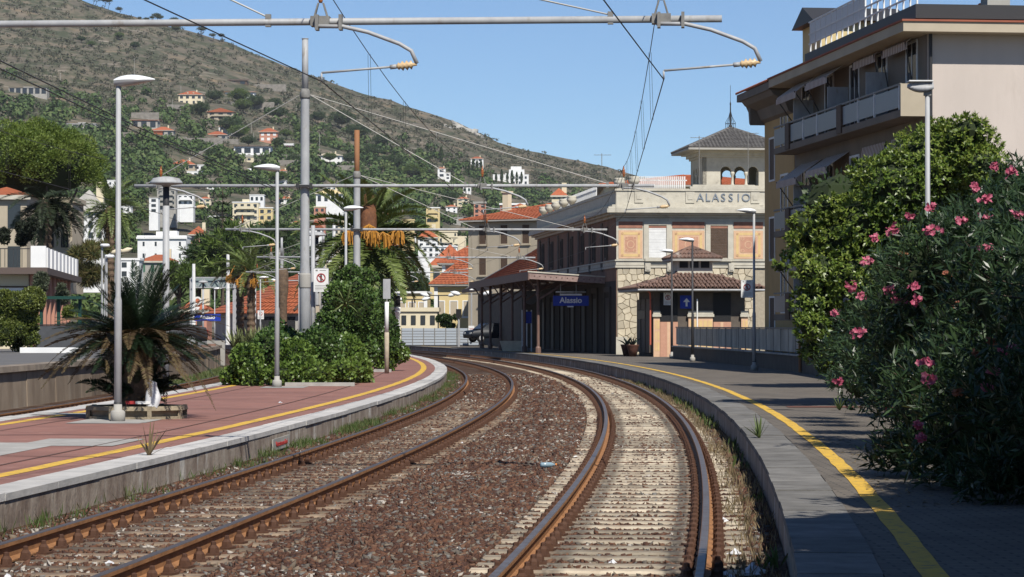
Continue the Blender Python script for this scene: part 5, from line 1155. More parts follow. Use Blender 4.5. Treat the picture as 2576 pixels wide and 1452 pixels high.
def palm(label, loc, H, L, nf, m, trunk_r=.28, seed=0, tm=None, dates=0, dpos=None, group='date palms', elev=(-.9, 1.3), ll=.42, wid=.035, head=True, dead=0, nl=60, arch=.15, name='date_palm'):
    rg = random.Random(seed); r = thing(name, label, 'palm', loc, 0, group)
    b = B(); prof = []; z = -.2
    while z < H:
        k = trunk_r * (1.0 + .12 * math.sin(z * 14)) * (1.12 if z > H - .9 else 1) * (1 + .25 * max(0, 1 - z / .6)); prof.append((k, z)); z += .11
    prof.append((trunk_r * .5, H + .25)); b.lathe(prof, n=12); b.obj('trunk', tm or M['palmbark'], r)
    FM = [frond_mesh(L, nl, dr, ll, m, seed=seed*7+i, wid=wid, arch=arch) for i, dr in enumerate((.30, .55, .85))]
    dry = frond_mesh(L * .85, nl, .8, ll * .8, M['lf_dry'], seed=seed, wid=wid) if dead else None
    for i in range(nf + dead):
        e = elev[1] - (elev[1] - elev[0]) * ((i + rg.random()) / nf) ** .8 if i < nf else rg.uniform(-1.35, -1.0)
        fm = FM[0 if e > .7 else (1 if e > .1 else 2)] if i < nf else dry
        if e < -.2 and i < nf: fm = FM[0]
        o = inst(fm, 'frond', r, (0, 0, H + .1 + rg.uniform(-.15, .15)), None, rg.uniform(.85, 1.12)); o.rotation_euler = (0, -e, rg.uniform(0, 6.283)); o.rotation_mode = 'XYZ'
    for i in range(dates):
        t = 6.283 * i / dates + rg.uniform(-.3, .3) - 1.2; rad = .95; c = Vector((math.cos(t)*rad, math.sin(t)*rad, H - .55 + rg.uniform(-.2, .15))); b = B()
        if dpos: c = Vector((dpos[i][0], dpos[i][1], H + dpos[i][2]))
        b.tube([(0,0,H),(c.x*.6,c.y*.6,H+.15),(c.x,c.y,c.z+.25)], [.05,.04,.03], 6)
        for s in range(46):
            a, q = rg.uniform(0, 6.283), rg.random() ** .5 * .30; l = rg.uniform(.05, .48) * (1.2 - q)
            b.tube([(c.x,c.y,c.z+.25),(c.x+q*math.cos(a),c.y+q*math.sin(a),c.z+.1),(c.x+q*1.25*math.cos(a),c.y+q*1.25*math.sin(a),c.z-l)], [.012,.02,.028], 4)
        b.obj('date_cluster', M['dates'], r)
    return r
palm('big date palm with orange date clusters behind the rust-topped mast', at_plat(926, 112), 6.35-1.1, 3.3, 62, M['lf_palm'], .30, 3, M['palmbark'], dates=5, dpos=((-.72,-1.5,.10),(.30,-1.75,.12),(.72,-1.7,.0),(1.35,-1.5,.15),(.1,-1.2,.35)), elev=(-1.2, 1.15), ll=.55, wid=.075, nl=84, arch=.22)
q = at_plat(926, 111.4); r = thing('cut_palm_stump', 'reddish shaggy palm crown shaft above the date clusters', 'trunk', (q.x, 111.5, 5.0)); B().lathe([(.30,0),(.35,.3),(.36,1.3),(.34,2.1),(.24,2.35),(.05,2.45)], n=14).obj('shaft', M['palmbark_r'], r, True)
palm('far palm with orange dates left of the two in front of the shed', (P(604,818,196).x, 196, 0), 6.1, 2.6, 34, M['lf_palm'], .29, 5, dates=5, elev=(-.5, 1.2), ll=.5, wid=.06, nl=40)
palm('far palm with orange dates right in front of the shed roof', (P(632,818,192).x, 192, 0), 5.6, 2.5, 30, M['lf_palm'], .31, 6, dates=5, elev=(-.4, 1.2), ll=.5, wid=.06, nl=40)
r = thing('palm_trunk', 'bare dark palm trunk without crown beside the shed roof', 'trunk', (P(711,818,150).x, 150, PLZ)); B().lathe([(.32,-.2),(.27,.6),(.25,3.0),(.33,3.6),(.33,4.6),(.2,4.85)], n=12).obj('trunk', M['palmbark'], r, True)
# ---- cycad in its planter
cyo = at_plat(345, 44.6); cy_ = thing('cycad', 'big dark cycad with drooping brown lower fronds in the stone planter', 'cycad', (cyo.x, cyo.y, PLZ + .3))
B().lathe([(.30,-.2),(.34,.3),(.30,.9),(.22,1.2),(.08,1.35)], n=12).obj('trunk', M['palmbark'], cy_)
FM = [frond_mesh(1.5, 80, dr, .20, M['lf_cycad'], seed=20+i, wid=.016, arch=.10, vee=.35) for i, dr in enumerate((.12, .25, .42))]
DM = [frond_mesh(1.45, 70, dr, .17, M['lf_dry'], seed=30+i, wid=.022, arch=.15, vee=.05) for i, dr in enumerate((.48, .62, .8))]
rg = random.Random(2)
for i in range(120):
    e = 1.4 - 1.5 * (i / 120) ** .6 + rg.uniform(-.1, .1); fm = FM[0 if e > .8 else (1 if e > .3 else 2)]
    o = inst(fm, 'frond', cy_, (0, 0, .98), None, rg.uniform(.8, 1.05)); o.rotation_euler = (rg.uniform(-.3, .3), -e, rg.uniform(0, 6.283))
for i in range(40):
    o = inst(DM[i % 3], 'dry_frond', cy_, (0, 0, .95 + rg.uniform(-.15, .1)), None, rg.uniform(.95, 1.22)); o.rotation_euler = (rg.uniform(-.4, .4), -rg.uniform(.0, .6), i * .157 + rg.uniform(-.1, .1))
GM = frond_mesh(.85, 46, .5, .17, M['lf_cycad'], seed=40, wid=.03, arch=.5, vee=.5)
for i in range(60): o = inst(GM, 'young_frond', cy_, (rg.uniform(-.35,.35), rg.uniform(-.3,.3), rg.uniform(-.1,.25)), None, rg.uniform(.6, 1.0)); o.rotation_euler = (rg.uniform(-.5,.5), -rg.uniform(-.1,1.2), rg.uniform(0, 6.283))
pk = thing('stone_planter', 'low octagonal stone planter around the cycad', 'planter', (cyo.x, cyo.y, PLZ)); pk.scale = (1, 1, .78); pr_ = B(); n = 8
for z0, z1, r0, r1 in ((0,.07,.86,.86),(.071,.20,.78,.80),(.201,.29,.88,.86)):
    vs = [(rr*math.cos(math.pi/8+2*math.pi*j/n)*1.02, rr*math.sin(math.pi/8+2*math.pi*j/n), z) for z, rr in ((z0,r0),(z1,r1),(z1,r1-.16),(z0,r0-.16)) for j in range(n)]
    b = B(); b.add(vs, [(q*n+j, q*n+(j+1) % n, ((q+1) % 4)*n+(j+1) % n, ((q+1) % 4)*n+j) for q in range(4) for j in range(n)]); b.obj('stone_course', mat('carved stone', (.30,.25,.17), (.20,.165,.115), scale=5, bump=.8, bscale=14) if z0 == 0 else bpy.data.materials['carved stone'], pk)
B().prism([(.7*math.cos(math.pi/8+math.pi*j/4), .7*math.sin(math.pi/8+math.pi*j/4)) for j in range(8)], .1, .22).obj('soil', mat('soil', (.05,.035,.025), rough=1), pk)
for j in range(8): a = math.pi/8 + math.pi*j/4; B().bar((.84*math.cos(a),.84*math.sin(a),0),(.84*math.cos(a),.84*math.sin(a),.30), .07).obj('corner_post', bpy.data.materials['carved stone'], pk)
# ---- left side: umbrella pine, palms, hedge, reeds
def pine(label, loc, H, R, th, m=None, n=420, sz=.55, squash=.55, group=None, seed=0, name='umbrella_pine', tr=.35, zlo=-.25, needles=34, lean=0.0):
    rng = np.random.default_rng(seed + 50); r = thing(name, label, 'pine tree', loc, 0, group); d = rdir(n * 3, rng); d = d[d[:, 2] > zlo][:n]; n = len(d)
    c = np.array([0, 0, H - R * squash]) + d * np.array([R, R, R * squash]) * rng.uniform(.6, 1.0, (n, 1)) * (1 + .12 * np.sin(d[:, :1] * 9 + d[:, 1:2] * 7))
    k = needles; ax = unit(d + np.array([0, 0, .8])); Pn = np.repeat(c, k, 0); D = unit(np.repeat(ax, k, 0) * .7 + rdir(n * k, rng)); V, Fq = leaves(Pn + D * sz * .15, D, sz * rng.uniform(.6, 1.15, n*k), sz * .16, rng=rng)
    o = inst(mesh_np('crown', V, Fq, m or M['lf_pine']), 'crown', r); o['kind'] = 'stuff'
    blob_core(r, np.array([[0, 0, H - R * squash * .95]]), np.array([[R, R, R * squash]]), M['core'], k=.8)
    trunk(r, [(0,0,-.5),(lean*.4,0,th*.5),(lean,0,th),(lean*.6,0,H-R*squash)], [tr, tr*.85, tr*.7, tr*.4])
    for a in range(5):
        t = a * 1.2566; trunk(r, [(lean,0,th*.95),(lean+R*.35*math.cos(t),R*.35*math.sin(t),th+(H-th)*.25),(R*.7*math.cos(t),R*.7*math.sin(t),H-R*squash)], [tr*.5,tr*.35,tr*.12], name='limb')
    return r
q = P(75, 818, 165); up_ = thing('umbrella_pine', 'huge bright green umbrella pine rising over the left villas', 'pine tree', (q.x, 165, .8)); rng = np.random.default_rng(15)
d = rdir(190, rng); d = d[d[:, 2] > -.45]; C = np.array([.2, 0, 10.9]) + d * np.array([4.3, 4.3, 2.35]) * rng.uniform(.78, 1.0, (len(d), 1)); Rr = np.repeat(rng.uniform(.45, .95, (len(d), 1)), 3, 1)
V, Fq = crown_leaves(C, Rr, 52000, .19, .06, shell=.22, up=.2, rng=rng, lo=-.3); o = inst(mesh_np('crown', V, Fq, leafmat('bright pine needles', [(.05,.085,.014),(.09,.14,.02),(.14,.19,.03),(.19,.235,.05)], rough=.6, scale=.7)), 'crown', up_); o['kind'] = 'stuff'
blob_core(up_, np.array([[.2, 0, 10.9]]), np.array([[4.3, 4.3, 2.3]]), M['core'], k=.86)
trunk(up_, [(0,0,-.5),(.3,0,3.5),(.8,0,6.4),(.3,0,9.5)], [.42,.36,.30,.18])
for a_ in range(6): t = a_ * 1.047; trunk(up_, [(.7,0,6.2),(.5+1.6*math.cos(t),1.6*math.sin(t),7.9),(3.0*math.cos(t),3.0*math.sin(t),9.6)], [.2,.14,.06], name='limb')
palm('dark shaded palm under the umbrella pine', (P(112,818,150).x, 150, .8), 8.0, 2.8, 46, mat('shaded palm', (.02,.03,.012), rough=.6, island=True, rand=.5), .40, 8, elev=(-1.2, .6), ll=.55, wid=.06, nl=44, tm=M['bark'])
palm('dry-skirted palm beside the white villa', (P(276,818,185).x, 185, .8), 9.2, 3.0, 44, M['lf_palm'], .32, 9, elev=(-1.0, 1.2), ll=.5, wid=.06, nl=44, dead=16)
def hedge(label, x0, x1, y0, y1, Y, depth, m, n, L=.10, W=.06, name='hedge', cat='hedge', seed=0):
    a, c = P(x0, y1, Y), P(x1, y0, Y); rng = np.random.default_rng(seed + 77); r = thing(name, label, cat, ((a.x+c.x)/2, Y, a.z)); w, h = c.x - a.x, c.z - a.z; k = max(5, int(w * h * 4))
    C = np.stack([rng.uniform(-w/2*.85, w/2*.85, k), rng.uniform(0, depth, k), rng.uniform(.1, .86, k) * h], 1); R0 = np.minimum(w, h) * rng.uniform(.12, .22, (k, 1)); Rr = np.repeat(R0, 3, 1)
    blob_core(r, C, Rr, M['core'], k=.8); V, Fq = crown_leaves(C, Rr, n, L, W, shell=.3, rng=rng); o = inst(mesh_np('foliage', V, Fq, m), 'foliage', r); o['kind'] = 'stuff'; return r
hedge('clipped yellow-green hedge at the left edge above the low white wall', -60, 92, 725, 885, 98, 1.6, M['lf_hedge'], 20000, .09, .06, seed=1)
hedge('grey-green shrub before the terrace building columns', 85, 165, 690, 760, 104, 1.0, M['lf_olive'], 2600, .16, .05, name='shrub', cat='shrub', seed=2)
hedge('dark clipped hedge on the left terrace behind the railing', -40, 110, 553, 615, 124, 1.5, mat('dark hedge', (.016,.022,.012), rough=.8, island=True, rand=.4), 3500, .16, .1, seed=3)
hedge('yellowish reed thicket right of the terrace building', 185, 255, 605, 720, 150, 2.0, leafmat('reed', [(.09,.07,.025),(.14,.11,.04),(.10,.12,.035),(.07,.09,.025)], rough=.7), 6000, .45, .05, name='reed_thicket', cat='reeds', seed=4)
hedge('dark leafy climber behind the grey panel at left', 150, 215, 745, 870, 112, 1.2, M['lf_hedge'], 3600, .14, .1, name='climber', cat='shrub', seed=5)
# ================================================================== HILLSIDE: scrub, woods, houses
def hill_ground(x, y):
    "point on the hill seen at (x, y), with the same relief as the hill mesh"
    t = ((806 - y) / (806 - ridge(x)))
    t = min(1, max(.003, t)) ** (1 / .85); return hill_vert(x, t)
def clump_field(pts, rad, nleaf, leaf, rng, squash=.8):
    "leaf-clump crowns at many points in one array"
    n = len(pts); d = rdir(n * nleaf, rng); d[:, 2] = np.abs(d[:, 2]) * np.where(rng.random(n * nleaf) < .8, 1, -.5)
    C = np.repeat(pts, nleaf, 0); Rr = np.repeat(rad, nleaf)[:, None]
    Pn = C + d * Rr * np.array([1, 1, squash]) * rng.uniform(.55, 1.05, (n * nleaf, 1)) + np.array([0, 0, 1.]) * Rr * squash * .55
    D = unit(np.cross(d, rng.normal(size=d.shape)) + d * .3); L = Rr[:, 0] * leaf * rng.uniform(.7, 1.3, n * nleaf)
    return leaves(Pn - D * L[:, None] * .5, D, L, L * .9, N=d + rng.normal(0, .35, d.shape), rng=rng, fold=.15)
HOUSES = []      # boxes kept clear of scrub, filled below before the scrub is sown
rng = np.random.default_rng(21)
# the distribution of cover, in picture terms of the bare hill: how wooded the slope is at (x, y)
def wooded(x, y):
    rel = (806 - y) / (806 - ridge(x)); w = .0
    w = 1.0 - smooth((rel - .50) / .28)
    w = max(w, smooth((x - 640) / 160) * (1 - smooth((rel - .62) / .25)) * 1.0)
    if x > 1250: w *= 1 - smooth((x - 1250) / 250) * .8
    w *= .55 + .9 * (mnoise.noise(Vector((x * .012, y * .02, 0))) * .5 + .5)
    return min(1, w)
# ---- houses
def house(label, x0, x1, yt, yb, wall, roof='hip', rm='tile', rows=2, cols=3, depth=.8, yaw=0.0, Y=None, rh=None, cat='house', group='houses on the hillside', wm=None, base=None, ov=.05, name='hillside_house', sh=None, balc=False, extra=None, clear=True, wsz=(.5, .55)):
    "house whose front fills the picture box x0..x1, yt (eaves) .. yb (ground)"
    if Y is None: Y = hillY((x0 + x1) / 2, yb)
    a, c = P(x0, yb, Y), P(x1, yt, Y); w, h = c.x - a.x, c.z - a.z; d = max(4.5, w * depth); d = min(d, 16)
    r = thing(name, label, cat, ((a.x + c.x) / 2, Y, a.z), yaw, group)
    B().box(-w/2, w/2, 0, d, -6 if base is None else base, h).obj('wall', M[wall], r)
    rm_ = M[rm] if isinstance(rm, str) else rm; o_ = max(.25, w * ov); rh = rh if rh is not None else min(w, d) * .22
    if roof == 'hip':
        k = min(w, d) / 2; b = B(); x, y0, y1 = w/2 + o_, -o_, d + o_
        if w >= d: A, Q = (-w/2 + k, d/2), (w/2 - k, d/2)
        else: A, Q = (0, k), (0, d - k)
        b.add([(-x,y0,h),(x,y0,h),(x,y1,h),(-x,y1,h),(A[0],A[1],h+rh),(Q[0],Q[1],h+rh)], [(0,1,5,4),(1,2,5),(2,3,4,5),(3,0,4),(0,3,2,1)] if w >= d else [(0,1,4),(1,2,5,4),(2,3,5),(3,0,4,5),(0,3,2,1)])
        ro = b.obj('roof', rm_, r); B().box(-x,x,y0-.05,y0+.1,h-.25,h+.02).obj('eave', M['trim'], ro); 
        if Y > 200: B().box(w*.2,w*.2+.8,d*.45,d*.45+.8,h+rh*.4,h+rh+.9).obj('chimney', M['plaster_c'], ro)
    elif roof == 'gable':
        x = w/2 + o_; B().prismY([(-x,h-.1),(x,h-.1),(0,h+rh),(0,h+rh-.02)], -o_, d + o_).obj('roof', rm_, r); B().prismY([(-w/2+.05,h-.05),(w/2-.05,h-.05),(0,h+rh-.35)], -.04, .1).obj('gable', M[wall], r)
    elif roof == 'shed':
        x = w/2 + o_; B().hexa([(-x,-o_,h),(x,-o_,h),(x,d+o_,h+rh),(-x,d+o_,h+rh)], [(-x,-o_,h+.25),(x,-o_,h+.25),(x,d+o_,h+rh+.25),(-x,d+o_,h+rh+.25)]).obj('roof', rm_, r)
    else:
        B().box(-w/2-.15,w/2+.15,-.15,d+.15,h+.004,h+.35).obj('roof', rm_ if roof == 'flatc' else M[wall], r)
        if w > 7: B().box(-w*.15,w*.12,d*.3,d*.6,h+.36,h+1.4).obj('roof_hut', M[wall], r)
    wm = wm or M['glass']; fh = h / max(1, rows)
    for j in range(rows):
        for i in range(cols):
            u = -w/2 + w * (i + .5) / cols; ww = w / cols * wsz[0] * .5; z0 = j * fh + fh * .22; z1 = z0 + fh * wsz[1]
            wd = B().box(u-ww,u+ww,-.06,.02,z0,z1).obj('window', wm, r)
            if sh is not None:
                B().box(u-ww*1.7,u-ww*1.02,-.09,-.02,z0,z1).box(u+ww*1.02,u+ww*1.7,-.09,-.02,z0,z1).obj('shutters', sh, wd)
        if balc and j: B().box(-w*.35,w*.35,-1.1,-.0,j*fh-.15,j*fh).box(-w*.35,w*.35,-1.1,-1.02,j*fh+.002,j*fh+.9).obj('balcony', M[wall], r)
    if clear: HOUSES.append((x0 - 6, x1 + 6, yt - 14, yb + 3, Y))
    if extra: extra(r, w, h, d)
    return r
def dormers(r, w, h, d):
    for s in (-.12, .12): B().box(w*s-.6,w*s+.6,d*.1,d*.4,h+.4,h+1.5).prismY([(w*s-.8,h+1.5),(w*s+.8,h+1.5),(w*s,h+2.0)], d*.08, d*.42).obj('dormer', M['plaster_c'], r)
    B().box(-w*.1,w*.1,-.9,0,0,h*.42).obj('porch', M['plaster_c'], r)
def arches(r, w, h, d):
    for i in range(5): B().box(-w*.45+i*w*.12,-w*.37+i*w*.12,-2.2,-2.0,-2.6,-.4).obj('terrace_arch', M['plaster_w'], r)
def lower(r, w, h, d): B().box(-w/2-1,w/2+1,-2.4,0,-4,-.2).obj('terrace', M['plaster_g'], r)
def twin(m):
    def f(r, w, h, d): B().box(-w*.5-.2,w*.02,-.5,d*.5,h*.1,h*.75).prismX([(-1,h*.75),(d*.6,h*.75),(d*.25,h*1.1)], -w*.55, w*.05).obj('wing_roof', m, r)
    return f
G = M['shutter_g']
house('pale yellow villa with red hipped roof and twin dormers high on the hill', 449, 509, 238, 264, 'plaster_c', rm='tile', rows=2, cols=4, extra=dormers, rh=3.2)
house('long white farmhouse with straight red roof near the hilltop villa', 566, 640, 232, 250, 'plaster_w', roof='shed', rows=1, cols=5, extra=arches, rh=1.6)
house('low dark brown chalet above the white farmhouse', 574, 622, 203, 214, 'shutter', roof='shed', rm='shutter', rows=1, cols=2, rh=2.2)
house('orange chalet with wide gable below the pine trees', 522, 588, 282, 302, 'plaster_b', roof='gable', rows=2, cols=3, balc=True, rh=3)
house('unfinished grey house with concrete frame and orange roof', 328, 396, 303, 326, 'plaster_g', roof='shed', rows=1, cols=3, rh=1.2, extra=lower, wsz=(.6,.7))
house('grey house with two red hip roofs on the stone terrace', 380, 436, 328, 342, 'plaster_g', rows=1, cols=3, extra=twin(M['tile']), rh=2.6)
house('grey house with red roofs right of the terraced wall', 518, 571, 339, 352, 'plaster_g', rows=1, cols=3, extra=twin(M['tile']), rh=2.6)
house('small white cottage with orange roof among the pines', 550, 580, 318, 330, 'plaster_w', rows=1, cols=2)
house('salmon villa with white arched loggia and orange roof', 653, 698, 332, 356, 'plaster_s', rows=2, cols=3, rh=3, wm=M['plaster_w'], ov=.08)
house('wide white modern house with round tower and terraces', 588, 680, 368, 390, 'plaster_w', roof='shed', rm='tile2', rows=1, cols=4, rh=1, wsz=(.7,.6), extra=lower)
house('small white house with curved balconies left of the purple bougainvillea', 714, 738, 362, 383, 'plaster_w', roof='flat', rows=2, cols=1, wsz=(.8,.4))
house('narrow yellow gabled house with small iron balcony', 615, 638, 395, 417, 'plaster_c', roof='gable', rm='plaster_g', rows=2, cols=1, rh=2.0, wsz=(.35,.5))
house('white glazed garden shed below the yellow gabled house', 611, 643, 430, 441, 'plaster_w', roof='flat', rows=1, cols=3, wsz=(.7,.6))
house('house with long orange roof crossed by the cables', 432, 490, 414, 426, 'plaster_b', rows=1, cols=3, rh=3)
house('white shed right of the orange-roofed house', 492, 513, 416, 428, 'plaster_w', roof='flat', rows=1, cols=2)
house('grey concrete building site with open floors on the left slope', 168, 240, 312, 330, 'plaster_g', roof='flatc', rm='galv', rows=2, cols=5, wsz=(.8,.6))
house('ruined grey concrete frame on the far left slope', 22, 118, 222, 240, 'plaster_g', roof='flatc', rm='dark', rows=1, cols=6, wsz=(.7,.8))
house('white double villa with tan hip roofs above a stone wall', 797, 860, 391, 415, 'plaster_w', rm='plaster_b', rows=2, cols=4, wsz=(.3,.35), rh=2.2)
house('annex with dark red lean-to roof beside the white double villa', 862, 889, 400, 416, 'plaster_g', roof='shed', rm='tile2', rows=1, cols=2, rh=1)
house('white house with orange roof below the ridge in the cypresses', 1184, 1216, 399, 416, 'plaster_w', rows=2, cols=2)
house('white narrow house with orange roof left of the cypress row', 1101, 1121, 424, 447, 'plaster_w', rows=2, cols=1)
house('small white tower house right of the narrow white house', 1120, 1133, 436, 452, 'plaster_w', roof='flat', rows=2, cols=1)
house('big white modernist villa with stepped flat roof behind cypresses', 1240, 1330, 440, 466, 'plaster_w', roof='flat', rows=2, cols=6, extra=lambda r, w, h, d: B().box(-w*.05,w*.38,1,d,h+.36,h+4.2).box(w*.0,w*.3,2,d-1,h+4.21,h+6.6).obj('upper_storey', M['plaster_w'], r), wsz=(.35,.5))
# lower town on the foot of the hill
T_ = 'houses of the lower town'
house('white flat-roofed apartment house with rooftop terrace left of the cycad', 346, 468, 596, 655, 'plaster_w', roof='flat', rows=2, cols=4, Y=640, group=T_, name='town_house', wsz=(.16,.36), extra=lambda r, w, h, d: B().box(-w/2-.3,w/2+.3,-.4,0,h-.5,h).box(w*.05,w*.3,1,5,h+.36,h+1.5).obj('roof_terrace', M['plaster_w'], r))
house('orange-roofed pavilion right of the white apartment house', 474, 520, 590, 612, 'plaster_s', rows=1, cols=2, Y=660, group=T_, name='town_house', rh=2.2)
house('tall white apartment slab behind the mushroom lamp', 375, 398, 498, 536, 'plaster_w', roof='flatc', rm='plaster_g', rows=3, cols=1, Y=900, group=T_, name='town_house')
house('white stepped apartment house right of the mushroom lamp', 446, 487, 490, 516, 'plaster_w', roof='flatc', rm='plaster_g', rows=2, cols=3, Y=920, group=T_, name='town_house', balc=True)
house('grey apartment rear with terraces behind the left insulator', 395, 442, 478, 530, 'plaster_g', roof='flat', rows=4, cols=3, Y=930, group=T_, name='town_house', balc=True)
house('ornate white villa with grey mansard roof left of the dry palm', 172, 262, 528, 604, 'plaster_w', roof='hip', rm='plaster_g', rows=3, cols=4, Y=300, group=T_, name='town_house', rh=2.4, ov=.02)
house('cream four-storey apartment house with balconies in mid slope', 585, 650, 510, 556, 'plaster_c', roof='flatc', rm='plaster_w', rows=3, cols=4, Y=1000, group=T_, name='town_house', balc=True)
house('yellow side wing of the cream apartment house', 650, 686, 524, 556, 'plaster_y', roof='flatc', rm='plaster_w', rows=2, cols=2, Y=1002, group=T_, name='town_house')
house('white penthouse above the cream apartment house', 628, 664, 492, 508, 'plaster_w', roof='flat', rows=1, cols=3, Y=1015, group=T_, name='town_house')
house('grey house with red hip roof and green shutters below the white block', 350, 440, 657, 692, 'plaster_g', rows=1, cols=4, Y=420, group=T_, name='town_house', wm=G, rh=1.1, wsz=(.35,.55))
house('white cube house left of the green-shuttered house', 300, 350, 655, 700, 'plaster_w', roof='flat', rows=2, cols=2, Y=410, group=T_, name='town_house')
house('small white pavilion among the trees above the far station', 600, 638, 592, 606, 'plaster_w', roof='flat', rows=1, cols=4, Y=500, group=T_, name='town_house')
house('grey low house with dark terraces right of the white pavilion', 656, 710, 588, 618, 'plaster_g', roof='flat', rows=2, cols=4, Y=560, group=T_, name='town_house')
house('pink house seen just right of the thick mast', 790, 818, 522, 548, 'plaster_s', roof='flatc', rm='plaster_c', rows=2, cols=2, Y=900, group=T_, name='town_house')
house('white row house behind the left palm fronds', 862, 902, 534, 560, 'plaster_w', roof='flat', rows=2, cols=4, Y=850, group=T_, name='town_house')
house('white gabled cottage with red roof right of the thick mast', 778, 810, 572, 600, 'plaster_w', roof='gable', rows=1, cols=2, Y=560, group=T_, name='town_house', rh=1.5)
house('small cream house with tiny tower behind the palm trunk', 840, 866, 566, 590, 'plaster_c', rows=2, cols=2, Y=700, group=T_, name='town_house')
house('white and yellow villa crossed by the second beam', 795, 862, 487, 512, 'plaster_w', roof='hip', rm='plaster_y', rows=1, cols=4, Y=1050, group=T_, name='town_house')
house('tall yellow house right of the date palm', 1072, 1106, 524, 560, 'plaster_y', roof='flatc', rm='plaster_w', rows=3, cols=2, Y=860, group=T_, name='town_house', balc=True)
house('small yellow house under the right palm fronds', 1012, 1042, 555, 580, 'plaster_y', roof='flat', rows=1, cols=2, Y=760, group=T_, name='town_house')
house('pinkish house with red hip roof right of the date palm', 1052, 1100, 597, 622, 'plaster_w', rows=2, cols=3, Y=560, group=T_, name='town_house', rh=2)
house('cream apartment house with long balconies above the orange roofs', 1105, 1150, 584, 622, 'plaster_c', roof='flatc', rm='plaster_c', rows=3, cols=4, Y=620, group=T_, name='town_house', balc=True)
house('cream terrace block at the right of the balconied house', 1138, 1172, 598, 628, 'plaster_c', roof='flat', rows=2, cols=3, Y=600, group=T_, name='town_house', balc=True)
house('white low houses stepping down above the orange roofs', 1062, 1150, 622, 648, 'plaster_w', roof='flat', rows=2, cols=6, Y=520, group=T_, name='town_house')
house('terracotta apartment house left of the tall cream chimney', 1192, 1222, 512, 550, 'plaster_s', roof='flatc', rm='plaster_g', rows=3, cols=2, Y=480, group=T_, name='town_house')
house('terracotta apartment house right of the tall cream chimney', 1258, 1320, 516, 545, 'brick_r', roof='flatc', rm='plaster_w', rows=2, cols=4, Y=470, group=T_, name='town_house')
house('house with bright red hip roof above the station parapet', 1388, 1425, 492, 502, 'plaster_c', rows=1, cols=3, Y=430, group=T_, name='town_house', rh=1.3)
house('yellow narrow house behind the fence lamps', 880, 930, 690, 745, 'plaster_c', roof='flat', rows=2, cols=2, Y=320, group=T_, name='town_house')
house('white stepped block behind the palm date clusters', 800, 870, 660, 700, 'plaster_c', roof='flatc', rm='plaster_w', rows=2, cols=4, Y=380, group=T_, name='town_house')
for x0, x1, yt, yb, wl_, rf_, lab in ((130,165,560,585,'plaster_w','flat','small white house showing through the gap left of the ornate villa'),(270,300,455,480,'plaster_w','flat','small white house above the dry palm, right of the umbrella pine'),
    (690,720,455,470,'plaster_w','flat','small white house just left of the thick mast below the second beam'),(470,500,432,445,'plaster_w','flat','small white house under the sloping cables, above the second beam'),(520,556,468,484,'plaster_w','flat','small white house between the mushroom lamp and the ivy lamp'),
    (905,935,585,602,'plaster_w','hip','small white cottage directly behind the date palm crown'),(560,590,555,572,'plaster_w','hip','small white cottage left below the cream apartment house'),(1140,1165,548,562,'plaster_g','flat','small grey hut between the palm and the tall chimney'),
    (1020,1046,588,603,'plaster_w','hip','small white cottage behind the right palm fronds'),(1150,1180,500,516,'plaster_c','hip','small cream cottage left of the terracotta apartment houses'),(975,1003,618,636,'plaster_y','hip','small yellow cottage behind the hanging palm fronds'),
    (700,722,430,440,'plaster_b','hip','small beige cottage above the second beam, left of the thick mast'),(735,760,560,574,'plaster_c','hip','small cream cottage touching the left side of the thick mast'),
    (520,548,545,562,'plaster_w','flat','white terrace house left of the cream apartment house'),(700,735,500,522,'plaster_w','hip','white house with red roof right of the yellow wing'),(820,850,470,486,'plaster_w','flat','white house behind the second beam, right of the thick mast'),(955,985,540,556,'plaster_c','hip','cream house behind the upper palm fronds'),
    (1122,1150,520,536,'plaster_w','hip','white house with red roof right of the tall yellow house'),(1190,1215,560,580,'plaster_w','flat','white house close left of the tall chimney foot'),(300,330,520,545,'plaster_w','flat','white house behind the tall lamp post'),(500,530,500,518,'plaster_c','hip','cream cottage above the araucaria'),(1165,1185,470,484,'plaster_w','flat','white cube house below the spur cypresses')):
    house(lab, x0, x1, yt, yb, wl_, roof=rf_, rows=2 if yb - yt > 14 else 1, cols=2, group='small scattered houses', sh=G if x0 % 3 else None, wsz=(.32,.5))
# ---- scrub and woods (uncountable cover)
def sow(n, test, xr=(-260, 1800)):
    out = []
    while len(out) < n:
        x = rng.uniform(*xr); yr = ridge(x); y = rng.uniform(yr + 1, 800)
        if not test(x, y): continue
        Y = None
        if any(a < x < b and c < y < d + 10 for a, b, c, d, _ in HOUSES) : continue
        out.append((x, y))
    return out
def ptsof(l): return np.array([tuple(hill_ground(x, y)) for x, y in l])
sc_ = sow(17000, lambda x, y: rng.random() < .95 - wooded(x, y) * .8 - .45 * smooth(((806 - y) / (806 - ridge(x)) - .6) / .3)); pp = ptsof(sc_); rad = rng.uniform(1.0, 2.9, len(pp)) * (pp[:, 1] / 2000) ** .35
V, Fq = clump_field(pp, rad, 14, .6, rng, .7)
tag(inst(mesh_np('hillside_scrub', V, Fq, leafmat('dry scrub', [(.036,.044,.022),(.058,.062,.034),(.085,.080,.048),(.052,.066,.034),(.11,.098,.066)], rough=.8, trans=.1, scale=.02)), 'hillside_scrub'), 'grey-green scrub dotted over the dry hillside', 'scrub', kind='stuff')
wd_ = sow(5400, lambda x, y: rng.random() < wooded(x, y)); pp = ptsof(wd_); rad = rng.uniform(2.0, 5.2, len(pp)) * np.clip(pp[:, 1] / 1300, .55, 1.2)
V, Fq = clump_field(pp, rad, 60, .44, rng, .9)
